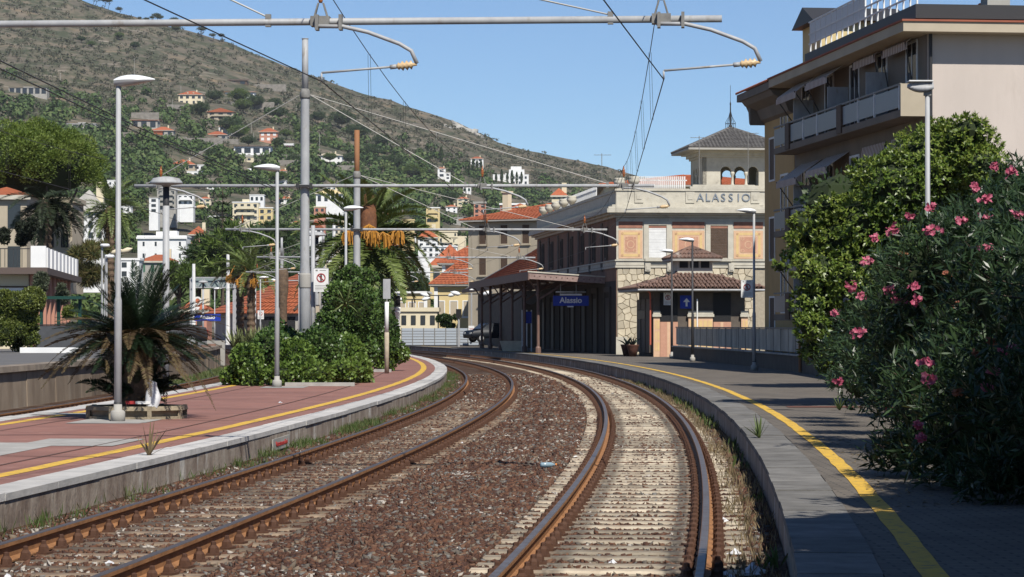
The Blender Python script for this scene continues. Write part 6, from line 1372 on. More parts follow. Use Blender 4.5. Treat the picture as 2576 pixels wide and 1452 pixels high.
tag(inst(mesh_np('hillside_wood', V, Fq, leafmat('woodland leaf', [(.014,.032,.008),(.030,.060,.012),(.052,.092,.020),(.08,.118,.030),(.12,.135,.045)], rough=.7, trans=.12, scale=.03)), 'hillside_wood'), 'mixed oak and pine wood covering the lower slope', 'wood', kind='stuff')
# bare rocks on the ridge
for i, (x, y, r0) in enumerate(((1128,322,4),(1148,316,6),(1160,320,7),(1175,328,6),(1190,334,5),(1205,345,4),(1118,315,3))):
    p = hill_ground(x, y); V, Fq = chips(np.array([tuple(p)]), np.array([r0 * 1.5]), .7, np.random.default_rng(i))
    tag(inst(mesh_np('ridge_rock', V, Fq, M['plaster_g']), 'ridge_rock'), f'pale rock outcrop on the right ridge, {"first second third fourth fifth sixth seventh".split()[i]} in the row', 'rock', 'rocks on the ridge')
# ridge pines and single trees that can be told apart
M['lf_ridge'] = leafmat('ridge pine needles', [(.035,.045,.018),(.055,.07,.026),(.075,.09,.038)], rough=.7, scale=.1)
rp_ = [(232,14,17),(262,12,13),(272,10,12),(300,22,9),(352,40,6),(382,46,7),(393,48,11),(402,52,10),(438,62,11),(443,90,14),(508,90,12),(535,100,9),(556,104,9),(240,8,12),(368,50,8)]
for i, (x, y, sz) in enumerate(rp_):
    p = hill_ground(x, y + 8); k = p.y / FPX; H = sz * 2.3 * k; p.z -= .5
    pine(f'wind-bent pine on the skyline, {"first second third fourth fifth sixth seventh eighth ninth tenth eleventh twelfth thirteenth fourteenth fifteenth".split()[i]} of the ridge pines', p, H, sz * k * .95, H * .5, M['lf_ridge'], n=44, sz=sz*k*.42, squash=.42, group='pines on the skyline', seed=i, name='ridge_pine', tr=.25, needles=10, lean=H*.12)
tr_ = [(602,262,34),(540,250,28),(505,292,32),(612,285,30),(640,275,32),(580,322,40),(600,345,34),(625,372,24),(700,372,22),(720,350,20),(860,310,40),(900,345,38),(820,360,24),(935,395,34),(990,420,36),(1040,440,34),(1080,470,30),(880,415,26),(760,330,26),(690,270,24),(700,300,30),(830,410,22),(960,360,30),(800,300,26),(300,100,16),(340,118,17),(205,100,15),(230,110,14),(560,430,26),(660,440,30),(700,460,28),(530,400,20),(740,420,28),(1010,480,26),(1130,500,30),(1110,545,24),(1180,545,22),(1150,580,18)]
for i, (x, y, sz) in enumerate(tr_):
    p = hill_ground(x, y + sz * .35); k = p.y / FPX
    pine(f'rounded hillside pine number {i+1} counted from the hilltop villas downwards' if False else f'rounded dark pine on the slope around {"the yellow villa" if i < 4 else "the orange chalet" if i < 8 else "the salmon villa" if i < 10 else "the white double villa" if i < 18 else "the wooded spur"}, {["leftmost","second","third","fourth","fifth","sixth","seventh","eighth","ninth","tenth","eleventh","twelfth","thirteenth","fourteenth","fifteenth","sixteenth","seventeenth","eighteenth","nineteenth","twentieth"][i - (0 if i < 4 else 4 if i < 8 else 8 if i < 10 else 10 if i < 18 else 18)]} of its clump',
         p, sz * k * 1.15, sz * k * .78, sz * k * .45, M['lf_dark'] if i % 3 else M['lf_pine'], n=110, sz=sz*k*.2, squash=.6, group='single pines on the slope', seed=60+i, name='hillside_pine', tr=.3, needles=16)
def cypress(x, yb, h, Y, label, m=None, w=.12):
    p = hill_ground(x, yb) if Y is None else P(x, yb, Y); k = p.y / FPX; H = h * k; rg = np.random.default_rng(int(x)); r = thing('cypress', label, 'cypress', p, 0, 'cypresses')
    n = 420; z = rg.random(n) ** .8; t = rg.uniform(0, 6.283, n); rad = H * w * np.sin(np.pi * np.clip(z * .9 + .1, 0, 1)) ** .8 * rg.uniform(.6, 1, n)
    Pn = np.stack([rad*np.cos(t), rad*np.sin(t), z*H], 1); D = np.stack([np.cos(t)*.35, np.sin(t)*.35, np.ones(n)], 1); V, Fq = leaves(Pn, D, H*.10, H*.05, rng=rg, N=np.stack([np.cos(t), np.sin(t), 0*t], 1))
    o = inst(mesh_np('crown', V, Fq, m or M['lf_dark']), 'crown', r); o['kind'] = 'stuff'; B().tube([(0,0,-1),(0,0,H*.8)], [H*.03, H*.01], 6).obj('trunk', M['bark'], r); return r
for i, (x, yb, h) in enumerate(((1248,462,26),(1262,462,34),(1276,460,26),(1288,464,34),(1300,464,30),(1312,462,28))): cypress(x, yb, h, hillY(1285, 466) - 12, f'cypress before the white modernist villa, {["first","second","third","fourth","fifth","sixth"][i]} from the left')
for i, (x, yb, h) in enumerate(((1172,428,30),(1180,432,36),(1190,430,38),(1200,432,34),(1210,430,32),(1110,400,40),(905,440,34),(1140,470,26),(935,450,30))): cypress(x, yb + 8, h, None, f'dark cypress on the spur, {["first","second","third","fourth","fifth","sixth","seventh","eighth","ninth"][i]} of the scattered ones')
# utility poles on the slope
for i, (x, y0, y1) in enumerate(((152,170,200),(338,140,195),(434,253,290),(455,218,247),(638,325,350),(700,265,295),(632,308,338),(804,345,385),(745,262,280),(406,345,375),(816,290,315),(1098,340,362),(1220,350,368))):
    p = hill_ground(x, y1); tag(B().tube([(p.x,p.y,p.z-1),(p.x,p.y,p.z+(y1-y0)*p.y/FPX)], .16, 5).obj('utility_pole', M['plaster_g']), f'grey utility pole on the hillside, {["first","second","third","fourth","fifth","sixth","seventh","eighth","ninth","tenth","eleventh","twelfth","thirteenth"][i]} counted from the left slope', 'pole', 'utility poles on the hillside')
# stone terrace walls
for i, (x0, x1, y, h) in enumerate(((806,902,432,16),(395,470,352,8),(470,560,356,9),(560,600,360,10),(640,780,398,9),(330,400,290,7),(420,470,272,9),(560,690,262,5),(640,720,216,4),(200,330,338,5),(430,520,386,6),(600,760,408,5))):
    a, c = hill_ground(x0, y), hill_ground(x1, y); Yw = min(a.y, c.y) - 4; p, q = P(x0, y, Yw), P(x1, y, Yw); z0 = min(p.z, q.z)
    tag(B().box(p.x,q.x,Yw,Yw+1.2,z0-5,z0+h*Yw/FPX).obj('terrace_wall', mat('dry stone', (.25,.23,.20), (.17,.155,.135), scale=.5, bump=1, rough=.95) if 'dry stone' not in bpy.data.materials else bpy.data.materials['dry stone']), f'grey dry-stone terrace wall on the slope, {["first","second","third","fourth","fifth","sixth","seventh","eighth","ninth","tenth","eleventh","twelfth"][i]} of the terraces', 'wall', 'terrace walls on the hillside', kind='thing')
p = hill_ground(748, 396); V, Fq = clump_field(np.array([tuple(hill_ground(x, y)) for x, y in ((735,392),(748,394),(760,398),(722,388))]), np.array([4., 4.5, 3.5, 3.]), 90, .4, rng)
tag(inst(mesh_np('bougainvillea', V, Fq, leafmat('magenta bracts', [(.18,.015,.12),(.28,.02,.17),(.10,.03,.05)], rough=.8)), 'bougainvillea'), 'magenta bougainvillea hedge on the terrace behind the thick mast', 'bush')
# ================================================================== MIDDLE DISTANCE
# ---- terrace building at the left
to = P(100, 690, 112); tb_ = thing('terrace_building', 'low pale building with rooftop terrace and pink columns at the left', 'building', (to.x, 112, RDZ), R_(5.8)); TZ = to.z - RDZ
B().box(-9, -.5, .5, 22, -.3, TZ).obj('wall', M['plaster_c'], tb_)
B().box(-9.5, .35, -.35, 23, TZ+.002, TZ+.28).obj('roof_slab', mat('brown slab', (.10,.075,.065), rough=.8), tb_)
for i in range(8): B().box(-.45, .05, .3+i*2.6, .9+i*2.6, 0, TZ-.002).obj('column', mat('pink column', (.42,.21,.15), rough=.9) if i == 0 else bpy.data.materials['pink column'], tb_)
for i in range(7): B().box(-.49,-.40,.95+i*2.6,2.85+i*2.6,.2,TZ-.4).obj('white_bay', M['plaster_w'], tb_)
for x in (-7.4, -4.6, -1.8): window(tb_, 'F', x, x+1.3, .6, TZ-.5, M['shutter'], M['plaster_w'], off=.5)
B().box(-.36,.28,-.3,-.05,TZ+.285,TZ+1.20).obj('parapet_end', M['plaster_w'], tb_)
for i in range(9): B().box(.0,.3,.55+i*2.4,1.9+i*2.4,TZ+.285,TZ+1.15).obj('parapet_block', M['plaster_w'], tb_)
for i in range(48): B().box(-9.2+i*.18,-9.175+i*.18,-.28,-.24,TZ+.3,TZ+1.06).obj('railing_bar', M['dark'], tb_)
B().box(-9.3,-.4,-.29,-.23,TZ+1.06,TZ+1.1).obj('handrail', M['dark'], tb_)
# ---- house at the far left edge under the pine
house('cream villa with tiled roof at the left edge behind the palm', -60, 68, 492, 700, 'plaster_b', rows=2, cols=2, Y=158, group='villas beside the line', name='villa', rh=.6, ov=.06, clear=False, base=-1)
house('cream house corner with white pilaster behind the palm trunk', 70, 182, 510, 700, 'plaster_b', rows=3, cols=3, Y=172, group='villas beside the line', name='villa', roof='flat', clear=False, base=-1, sh=None)
# ---- green pergola with grey panel
r = thing('pergola', 'dark green metal pergola with grey panel left of the cycad', 'pergola', (P(135,818,102).x, 102, RDZ)); gr = mat('green paint', (.012,.05,.038), rough=.5)
for x in (-.55, .12, .95): B().box(x,x+.12,0,.12,.9,2.0).obj('post', gr, r)
B().box(-.85,1.15,-.4,.6,2.005,2.12).obj('roof_panel', gr, r); B().box(-.7,1.25,-.08,-.02,.1,.98).obj('grey_panel', mat('slate panel', (.075,.08,.088), (.06,.063,.07), scale=3), r); B().box(-.7,1.25,-.1,.0,.985,1.03).obj('panel_rail', M['dark'], r)
# ---- parked car cover / dark vehicle behind the wall
def car(label, loc, yaw, col, cat='car'):
    r = thing('parked_car', label, cat, loc, yaw, 'parked cars'); paint = mat('car paint ' + label[:12], col, rough=.5, spec=.3)
    pf = [(-2.0,.32),(-2.05,.62),(-1.9,.86),(-1.25,.95),(-.6,1.42),(.55,1.45),(1.35,1.0),(1.95,.9),(2.05,.6),(2.0,.32)]
    b = B(); n = len(pf); 
    for k_, w in ((0, .80),): pass
    rows = []
    for y, s in ((-.82,.0),(-.78,.06),(-.62,.10),(.62,.10),(.78,.06),(.82,.0)):
        rows.append([(x*(.97 if abs(y) > .8 else 1), y*(.86 if z > 1.1 else 1), z) for x, z in pf])
    b.add([p for q in rows for p in q], [(i*n+j, (i+1)*n+j, (i+1)*n+(j+1) % n, i*n+(j+1) % n) for i in range(5) for j in range(n)] + [list(range(n)), [5*n+j for j in range(n)][::-1]])
    b.obj('body', paint, r, True)
    for x, z0, z1, d in ((-1.0,.98,1.36,.42),(.98,1.02,1.40,-.45)): B().hexa([(x-.18*math.copysign(1,d)*1.2,-.62,z0),(x-.18*math.copysign(1,d)*1.2,.62,z0),(x+d*.62,.55,z1),(x+d*.62,-.55,z1)], [(x-.18*math.copysign(1,d)*1.2-.04*math.copysign(1,d),-.62,z0+.04),(x-.18*math.copysign(1,d)*1.2-.04*math.copysign(1,d),.62,z0+.04),(x+d*.62-.04*math.copysign(1,d),.55,z1+.04),(x+d*.62-.04*math.copysign(1,d),-.55,z1+.04)]).obj('windscreen', M['glass'], r)
    for sy in (-1, 1): B().hexa([(-.85,sy*.80,.97),(.85,sy*.80,.99),(.85,sy*.77,.99),(-.85,sy*.77,.97)], [(-.5,sy*.735,1.34),(.5,sy*.735,1.36),(.5,sy*.70,1.36),(-.5,sy*.70,1.34)]).obj('side_window', M['glass'], r)
    for x in (-1.25, 1.3):
        for sy in (-.72, .72):
            w = B().lathe([(.31,-.1),(.33,-.07),(.33,.07),(.31,.1)], (x, sy, .33), 14, axis=(0,1,0)).obj('wheel', M['black'], r); B().lathe([(.19,-.112),(.19,.112)], (x, sy, .33), 10, axis=(0,1,0)).obj('rim', M['galv'], w)
    for sy in (-.55, .55): B().box(-2.06,-2.0,sy-.16,sy+.16,.62,.76).obj('headlight', M['lens'], r); B().box(2.0,2.06,sy-.16,sy+.16,.66,.80).obj('tail_light', M['red'], r)
    return r
car('dark blue car parked in the shade under the canopy', (P(1238,818,196).x, 196, PLZ+.3), R_(25), (.004,.007,.012))
car('dark car parked by the end of the retaining wall', (P(395,818,112).x, 112, RDZ), R_(20), (.03,.032,.036))
# ---- fence, buildings and lamps beyond the curve
fo = P(1010, 880, 200); f2 = thing('panel_fence', 'pale grid panel fence on dark wall beyond the curve', 'fence', (fo.x, 200, PLZ)); wl2 = (1205 - 1010) * 200 / FPX
zb, zt = P(0, 868, 200).z - PLZ, P(0, 826, 200).z - PLZ
B().box(0, wl2, .02, .2, -.3, zb).obj('base_wall', M['dark'], f2)
gp = brickmat('grid fence panel', (.36,.40,.44), (.34,.38,.42), (.20,.23,.26), .5, .2); gp.node_tree.nodes['Texture Coordinate']
n = 7
for i in range(n):
    a = wl2 * i / n
    p_ = B().box(a+.03, wl2*(i+1)/n-.03, .08, .11, zb, zt).obj('panel', mat('pale panel', (.34,.38,.42), rough=.6) if i == 0 else bpy.data.materials['pale panel'], f2)
    for j in range(1, 6): B().box(a+.03, wl2*(i+1)/n-.03, .06, .085, zb+(zt-zb)*j/6-.012, zb+(zt-zb)*j/6+.012).obj('grid_bar', M['galv_d'], p_)
    B().box(a-.03, a+.03, .05, .14, zb, zt+.03).obj('post', M['galv_d'], f2)
pq = P(1186, 833, 199); r = thing('notice_board', 'small white notice on the end of the pale panel fence', 'sign', pq); B().box(-.22,.22,-.02,.02,-.4,.4).obj('board', M['white'], r)
for i in range(4): B().box(-.16,.16,-.024,-.019,-.25+i*.13,-.2+i*.13).obj('print_line', M['red'], r)
sg = thing('signal_post', 'slim white signal post with black lamp box before the fence', 'signal', (P(1154,818,192).x, 192, PLZ)); zs = P(0,788,192).z-PLZ
B().lathe([(.09,0),(.08,zs-.35)], n=8).obj('post', M['galv'], sg); B().box(-.2,.2,-.15,.15,zs-.35,zs+.3).obj('lamp_box', M['black'], sg)
def tri_lamp(x, yt, yb, Y, label, n=2, dark=True):
    p = P(x, yt, Y); b = P(x, yb, Y); r = thing('twin_lamp', label, 'lamp', (p.x, Y, b.z), 0, 'twin street lamps beyond the fence'); H = p.z - b.z
    B().tube([(0,0,0),(0,0,H)], .07, 6).obj('post', M['dark'] if dark else M['galv'], r); B().tube([(-.9,0,H-.05),(.9,0,H-.05)], .05, 5).obj('cross_arm', M['dark'], r)
    for s in (-1, 1): B().lathe([(.02,-.4),(.16,-.2),(.17,.1),(.03,.42)], (s*1.2,0,H), 8, axis=(s,0,.25)).obj('lamp_head', M['lampwhite'], r, True)
    if n == 3: B().lathe([(.05,0),(.22,.05),(.02,.16)], (0,0,H+.2), 8).obj('lamp_head', M['lampwhite'], r, True)
tri_lamp(1037, 752, 826, 232, 'left twin street lamp before the yellow houses'); tri_lamp(1103, 742, 826, 232, 'right twin street lamp before the yellow houses'); tri_lamp(1186, 738, 860, 200, 'triple lamp at the near end of the fence', 3, False)
# yellow houses
def yhouse(label, x0, x1, yt, yb, Y, m, rows, cols, roof=None, rm='tile', depth=10, yaw=0, rh=2, wm='plaster_b', name='street_house'):
    a, c = P(x0, yb, Y), P(x1, yt, Y); w, h = c.x - a.x, c.z - a.z; r = thing(name, label, 'house', (a.x, Y, a.z), yaw, 'houses beyond the curve')
    B().box(0, w, 0, depth, -1, h).obj('wall', M[m], r)
    B().box(-.2, w+.2, -.25, depth+.2, h+.003, h+.2).obj('cornice', M['plaster_w'], r)
    for s in (0, w-.35): B().box(s, s+.35, -.08, .0, 0, h).obj('quoin', M['plaster_w'], r)
    fh = h / rows
    for j in range(rows):
        for i in range(cols):
            u = w * (i + .5) / cols; window(r, 'F', u-.42, u+.42, j*fh+.9, j*fh+2.5 if fh > 2.8 else j*fh+fh*.85, M['plaster_w'], M[wm], fw=.09, sill=M['plaster_w'])
    if roof:
        ro = hip_tiles(r, 0, w, 0, depth, h+.22, rh, M[rm], ov=.5, pitch_rows=16, cw=.35)
    return r
yhouse('yellow house with white quoins and beige blinds beyond the fence', 1092, 1290, 722, 822, 250, 'plaster_y', 1, 6, True, rh=3.4, depth=8)
yhouse('yellow house half hidden by the palm fronds', 998, 1075, 738, 822, 262, 'plaster_y', 1, 3, None)
house('low cream pavilion with white roof edge behind the fence', 1004, 1100, 784, 826, 'plaster_c', roof='flat', rows=1, cols=4, Y=225, group='houses beyond the curve', name='street_house', clear=False, base=-1)
house('yellow house with orange roof behind the yellow blinds house', 1082, 1180, 668, 730, 'plaster_y', rows=1, cols=3, Y=300, group='houses beyond the curve', name='street_house', rh=2.5, clear=False, base=-1)
yhouse('tall orange-roofed block right above the fence', 1112, 1320, 668, 730, 275, 'plaster_s', 1, 5, True, rh=2.6, depth=8)
hedge('dark rounded bush beside the signal post', 1092, 1152, 790, 828, 214, 2.0, M['lf_dark'], 2200, .2, .14, name='bush', cat='bush', seed=9)
# shaded hotel beside the station wing
a = P(1178, 860, 222); c = P(1362, 560, 222); hb = thing('hotel_building', 'tall shaded cream building with red roofs left of the station', 'building', (a.x, 222, 0), R_(-30)); 
W_ = 11.0; H_ = c.z
B().box(0, W_, 0, 16, -.3, H_).obj('wall', M['plaster_b'], hb)
for j in range(4):
    for i in range(5): window(hb, 'F', 1.0+i*2.1, 1.8+i*2.1, .8+j*2.6, 2.5+j*2.6, M['plaster_b'], M['shutter'], sill=M['plaster_b'])
hip_tiles(hb, 0, W_, 0, 16, H_+.15, 1.6, M['tile'], ov=.6, pitch_rows=12, cw=.35)
B().box(1.6, 2.15, 3, 3.6, H_, H_+2.6).box(1.5,2.25,2.9,3.7,H_+2.61,H_+2.75).obj('tall_chimney', M['plaster_c'], hb)
a = P(1240, 600, 240); r = thing('rear_house', 'cream upper house with bright orange roof behind the station parapet', 'house', (a.x, 240, 0), R_(-8), 'houses beyond the curve'); hz = P(0, 556, 240).z; W_ = (1362-1240)*240/FPX
B().box(0, W_, 0, 10, 0, hz).obj('wall', M['plaster_c'], r); hip_tiles(r, 0, W_, 0, 10, hz+.1, 1.5, M['tile'], ov=.5, pitch_rows=10, cw=.35)
for i in range(3): window(r, 'F', .6+i*1.4, 1.4+i*1.4, hz-2.2, hz-.7, M['plaster_w'], M['shutter'])
# red roof behind the station
a = P(1520, 470, 185); r = thing('rear_roof_house', 'long red tiled roof behind the station parapet and tower', 'house', (a.x, 185, 0)); hz = P(0, 466, 185).z
B().box(0, 13, 0, 12, 0, hz).obj('wall', M['plaster_c'], r); hip_tiles(r, 0, 13, 0, 12, hz, 1.0, M['tile'], ov=.4, pitch_rows=12, cw=.35)
# stone stub with steps and boxes under the canopy
q = P(1290, 862, 160); tag(B().hexa([(q.x-.62,160,PLZ+.0),(q.x+.55,160,PLZ+.0),(q.x+.55,161,PLZ),(q.x-.62,161,PLZ)], [(q.x-.8,160,PLZ+.62),(q.x+.75,160,PLZ+.62),(q.x+.75,161,PLZ+.62),(q.x-.8,161,PLZ+.62)]).obj('stone_bench', M['stone']), 'pale stone bench end catching sunlight under the canopy', 'bench')
r = thing('timetable_stand', 'tall white timetable stand with small blue poster under the canopy', 'notice', (P(1325,818,158).x, 158, PLZ))
for x in (-.28, .0, .28): B().box(x-.04,x+.04,-.04,.04,0,2.5).obj('upright', M['white'], r)
B().box(-.05,.30,-.06,-.045,1.7,2.4).obj('poster', M['blue'], r)
# ---- goods shed and far station on the left
gs = thing('goods_shed', 'old goods shed with rusty red tiled gable roof at the far curve', 'shed', (P(598,818,235).x, 235, 0), R_(14)); zr = P(0,655,240).z
B().box(0, 11, 0, 16, 0, 3.2).obj('wall', M['plaster_g'], gs)
B().prismY([(5.8,3.2),(11.2,3.2),(11.2,3.3),(8.6,6.6),(5.8,3.3)], -.02, .05).obj('gable', M['plaster_g'], gs)
o = tile_plane((-.8,-.5,2.9),(5.6,-.5,2.9),(8.6,-.5,6.9),(8.6,-.5,6.9), 12, 18, amp=.05).obj('roof_end', M['tile'], gs); o['kind'] = 'stuff'
o = tile_plane((-.8,17,2.9),(-.8,-.5,2.9),(8.6,-.5,6.9),(8.6,17,6.9), 14, 30).obj('roof_slope', M['tile'], gs); o['kind'] = 'stuff'
B().bar((8.6,-.5,7.0),(12.2,-.5,3.0),.3,.2).obj('barge_board', M['shutter'], gs); B().bar((8.6,-.5,7.0),(5.0,-.5,3.2),.3,.2).obj('barge_board', M['shutter'], gs)
B().box(.5,5.2,-.05,.02,.1,2.6).obj('dark_opening', M['black'], gs)
house('pink low house with flat canopy behind the far station sign', 455, 520, 780, 830, 'plaster_s', roof='hip', rows=1, cols=2, Y=260, group='houses beyond the curve', name='street_house', clear=False, base=-1, rh=1.2)
gl = thing('gantry', 'grey lattice signal gantry above the far tracks', 'gantry', (P(482,818,226).x, 226, 0)); za, zb_ = P(0,725,226).z, P(0,700,226).z; w = (590-482)*226/FPX
for x in (0, w): B().box(x-.15,x+.15,-.15,.15,0,zb_).obj('leg', M['galv'], gl)
B().box(0,w,-.3,-.25,za,za+.1).box(0,w,-.3,-.25,zb_,zb_+.1).box(0,w,.25,.3,za,za+.1).obj('chord', M['galv'], gl)
for i in range(7): B().bar((w*i/7,-.28,za+.1 if i % 2 else zb_),(w*(i+1)/7,-.28,zb_ if i % 2 else za+.1),.06).obj('lattice_bar', M['galv'], gl)
B().box(0,w,.0,.04,za+.05,zb_).obj('gantry_screen', mat('gantry mesh', (.20,.25,.25), rough=.7), gl)
for x, yt, yb, lab in ((487,664,800,'tall thin mast at the gantry, leftmost of the far masts'), (573,640,835,'tall white far mast between gantry and palms'), (840,560,690,'pale mast right of the thick mast behind the fronds')):
    a, b = P(x, yb, 215), P(x, yt, 215); tag(B().lathe([(.20,0),(.13,b.z-PLZ)], (a.x,215,PLZ), 8).obj('far_mast', M['white']), lab, 'mast', 'far masts')
# two old lamps by the left road
for x, yt, Y, lab in ((257,622,140,'left road lamp with flat white head beside the reeds'), (268,650,132,'right road lamp with flat white head beside the reeds')):
    b = P(x, yt, Y); r = thing('road_lamp', lab, 'lamp', (b.x, Y, RDZ), 0, 'road lamps by the reeds'); H = b.z - RDZ
    B().tube([(0,0,0),(0,0,H)], .06, 6).obj('post', M['galv'], r); B().lathe([(.06,0),(.25,.05),(.26,.12),(.2,.18)], (.15,0,H), 10).obj('lamp_head', M['lampwhite'], r)
for i, (x, y) in enumerate(((293,633),(318,630))): 
    b = P(x, y, 150); r = thing('arm_lamp', f'{["left","right"][i]} cream lamp on a curved arm behind the tall lamp post', 'lamp', b, 0, 'curved arm lamps'); B().lathe([(.02,-.35),(.13,-.2),(.15,.1),(.02,.36)], (0,0,0), 8, axis=(.9,0,.3)).obj('lamp_head', M['plaster_c'], r, True); B().tube([(-.35,0,-.12),(-.6,0,-.3),(-.7,0,-4)], .05, 5).obj('arm', M['galv'], r)
# variegated agaves on the far platform
ag = mat('striped agave', (.22,.23,.09), (.09,.12,.05), scale=9, stretch=(6,6,.6), rough=.6, rand=.2)
for i, x in enumerate((588, 600, 612, 624, 636, 648, 660)): spiky('agave', f'striped agave in the far platform bed, {["first","second","third","fourth","fifth","sixth","seventh"][i]} from the left', (P(x,818,168).x, 168 + (i % 2), PLZ + .1), 22, 1.5, ag, group='striped agaves', w=.16, droop=.25, zmin=.6)
r = thing('bin', 'small green-topped litter bin by the far agaves', 'bin', (P(669,818,160).x, 160, PLZ)); B().lathe([(.2,0),(.22,.75)], n=10).obj('body', M['dark'], r); B().lathe([(.23,.75),(.24,.85),(.2,1.0),(.05,1.02)], n=10).obj('lid', mat('green lid', (.02,.22,.07), rough=.5), r)
# trees of the middle distance
leafy = [(600,680,300,160,'round bright green tree above the far gantry',M['lf_pine']),(540,660,320,120,'dark green tree left of the round bright tree',M['lf_dark']),(450,700,290,90,'green tree above the cycad',M['lf_pine']),(690,600,420,90,'tall dark cypress-like tree left of the thick mast',M['lf_dark']),(725,690,330,70,'dark tree in front of the thick mast foot',M['lf_dark']),(500,690,310,80,'leafy tree behind the far mast',M['lf_pine']),(1050,700,330,60,'small tree right of the date palm',M['lf_dark']),(800,640,420,70,'dark tree right of the thick mast',M['lf_dark'])]
for i, (x, yb, Y, sz, lab, m_) in enumerate(leafy):
    p = P(x, yb + 40, Y); k = Y / FPX; pine(lab, (p.x, Y, max(.2, p.z - 2)), sz * k + 1.5, sz * k * .58, sz * k * .4, m_, n=170, sz=sz*k*.16, squash=.75, group='trees of the middle distance', seed=200+i, name='garden_tree', tr=.3, needles=22, zlo=-.7)
# ---- araucaria behind the far palms
p = P(560, 640, 360); r = thing('araucaria', 'thin tiered araucaria tree between the gantry and the cream apartment', 'tree', (p.x, 360, 4)); H = P(0,470,360).z - 4
B().tube([(0,0,0),(0,0,H)], [.3,.06], 6).obj('trunk', M['bark'], r)
for i in range(12):
    z = H * (.3 + .68 * i / 12); l = 3.4 * (1 - i / 13) + .4
    for a in range(5): t = a * 1.2566 + i; B().tube([(0,0,z),(l*.6*math.cos(t),l*.6*math.sin(t),z-.1),(l*math.cos(t),l*math.sin(t),z+.25)], [.10,.14,.05], 5).obj('branch', M['core'], r)
# ================================================================== SMALL THINGS
# bag and carton in the planter
bg = P(383, 1008, 43.9); r = thing('plastic_bag', 'white plastic bag propped in the stone planter', 'bag', (bg.x, 43.95, PLZ + .22)); rng = np.random.default_rng(8)
prof = [(.10,0),(.125,.06),(.12,.16),(.10,.26),(.06,.34),(.075,.40),(.03,.42)]; b = B(); n = 14
vs = [((rr*math.cos(6.283*j/n)+rng.normal(0,.012))*1.0, (rr*math.sin(6.283*j/n)+rng.normal(0,.012))*.8, z + rng.normal(0,.008)) for rr, z in prof for j in range(n)]
b.add(vs, [(i*n+j, i*n+(j+1) % n, (i+1)*n+(j+1) % n, (i+1)*n+j) for i in range(len(prof)-1) for j in range(n)] + [list(range((len(prof)-1)*n, len(prof)*n))]); b.obj('bag_body', M['fabric'], r, True)
B().tube([(-.03,0,.40),(-.05,0,.47),(-.01,0,.49)], [.02,.015,.01], 5).obj('bag_handle', M['fabric'], r)
q = P(338, 1022, 43.9); r = thing('carton', 'flattened red and white carton in the planter', 'carton', (q.x, 43.9, PLZ + .27), .1); B().box(-.14,.02,-.05,.05,0,.05).obj('red_half', M['red'], r); B().box(.021,.30,-.06,.06,0,.045).obj('white_half', M['white'], r)
# litter along the tracks
def scrap(label, x, y, z, size, m, seed, name='litter', flat=.32):
    "crumpled paper or plastic: a creased, folded lump"
    k = (HC - z) / ((y - 818) / FPX); p = P(x, y, k); rg = np.random.default_rng(seed); b = B(); n, L = 11, 5; ph = rg.uniform(0, 6.28, 4); size *= .72
    vs = []
    for i in range(L):
        u = i / (L - 1)
        for j in range(n):
            a = 6.283 * j / n; r = size * .55 * math.cos(u * 1.35) * (1 + .35 * math.sin(2*a+ph[0]+u*2) + .22 * math.sin(5*a+ph[1]) + rg.normal(0, .10))
            vs.append((r * math.cos(a) * 1.25, r * math.sin(a) * .8, size * flat * (u * (1 + .4 * math.sin(a + ph[2])) + rg.normal(0, .06))))
    b.add(vs, [(i*n+j, i*n+(j+1) % n, (i+1)*n+(j+1) % n, (i+1)*n+j) for i in range(L-1) for j in range(n)] + [list(range((L-1)*n, L*n))])
    o = b.obj(name, m, loc=(p.x, p.y, z - .01)); o.rotation_euler = (0, 0, rg.uniform(0, 6)); tag(o, label, 'litter', 'litter along the tracks'); return o
for i, (x, y, s, m_, lab) in enumerate(((862,1112,.10,'fabric','white paper scrap left of the near left rail'),(1100,1108,.10,'fabric','white rag between the rails of the left track'),(1162,1113,.07,'fabric','small white cup beside the right rail of the left track'),(272,1414,.09,'fabric','crumpled white tissue on the sleepers at bottom left'),(1115,1003,.14,'fabric','white wrapper in the grass at the platform foot'),(745,1388,.08,'white','pale round stone in the ballast centre left'),(1450,1148,.07,'white','white scrap near the right track sleepers'),
        (1810,1310,.20,'fabric','crumpled foil beside the right rail'),(1845,1390,.16,'fabric','white paper at the foot of the right platform'),(1900,1440,.28,'fabric','large grey bag at the bottom under the right platform'),(1830,1448,.16,'fabric','white wrapping at the bottom edge right of the rail'),(1752,1130,.12,'fabric','white scrap caught on the right rail'),(1335,1140,.11,'plaster_c','cream stick-like scrap in the ballast'),(130,1340,.13,'fabric','white tissue at the left platform foot'),(1450,965,.12,'fabric','white scrap on the far left rail of the right track'),(705,1012,.10,'fabric','tiny scrap on the red paving'),(20,1450,.12,'fabric','white paper at the bottom left corner'),(1540,1412,.10,'fabric','grey leaf-like scrap between the right rails'))):
    scrap(lab, x, y, -.16 if i != 15 else PLZ + .02, s, M[m_], 300 + i)
q = P(1378, 1166, 36.5); r = thing('plastic_bottle', 'clear blue plastic bottle with orange cap in the ballast', 'bottle', (q.x, 36.5, -.10), .3)
B().lathe([(.02,-.11),(.032,-.10),(.034,.05),(.015,.09),(.013,.11)], (0,0,0), 10, axis=(1,.1,0)).obj('bottle_body', mat('clear plastic', (.35,.48,.55), rough=.15, spec=.6, trans=.4), r, True); B().lathe([(.015,.11),(.015,.135)], (0,0,0), 8, axis=(1,.1,0)).obj('cap', mat('orange cap', (.6,.2,.03), rough=.5), r)
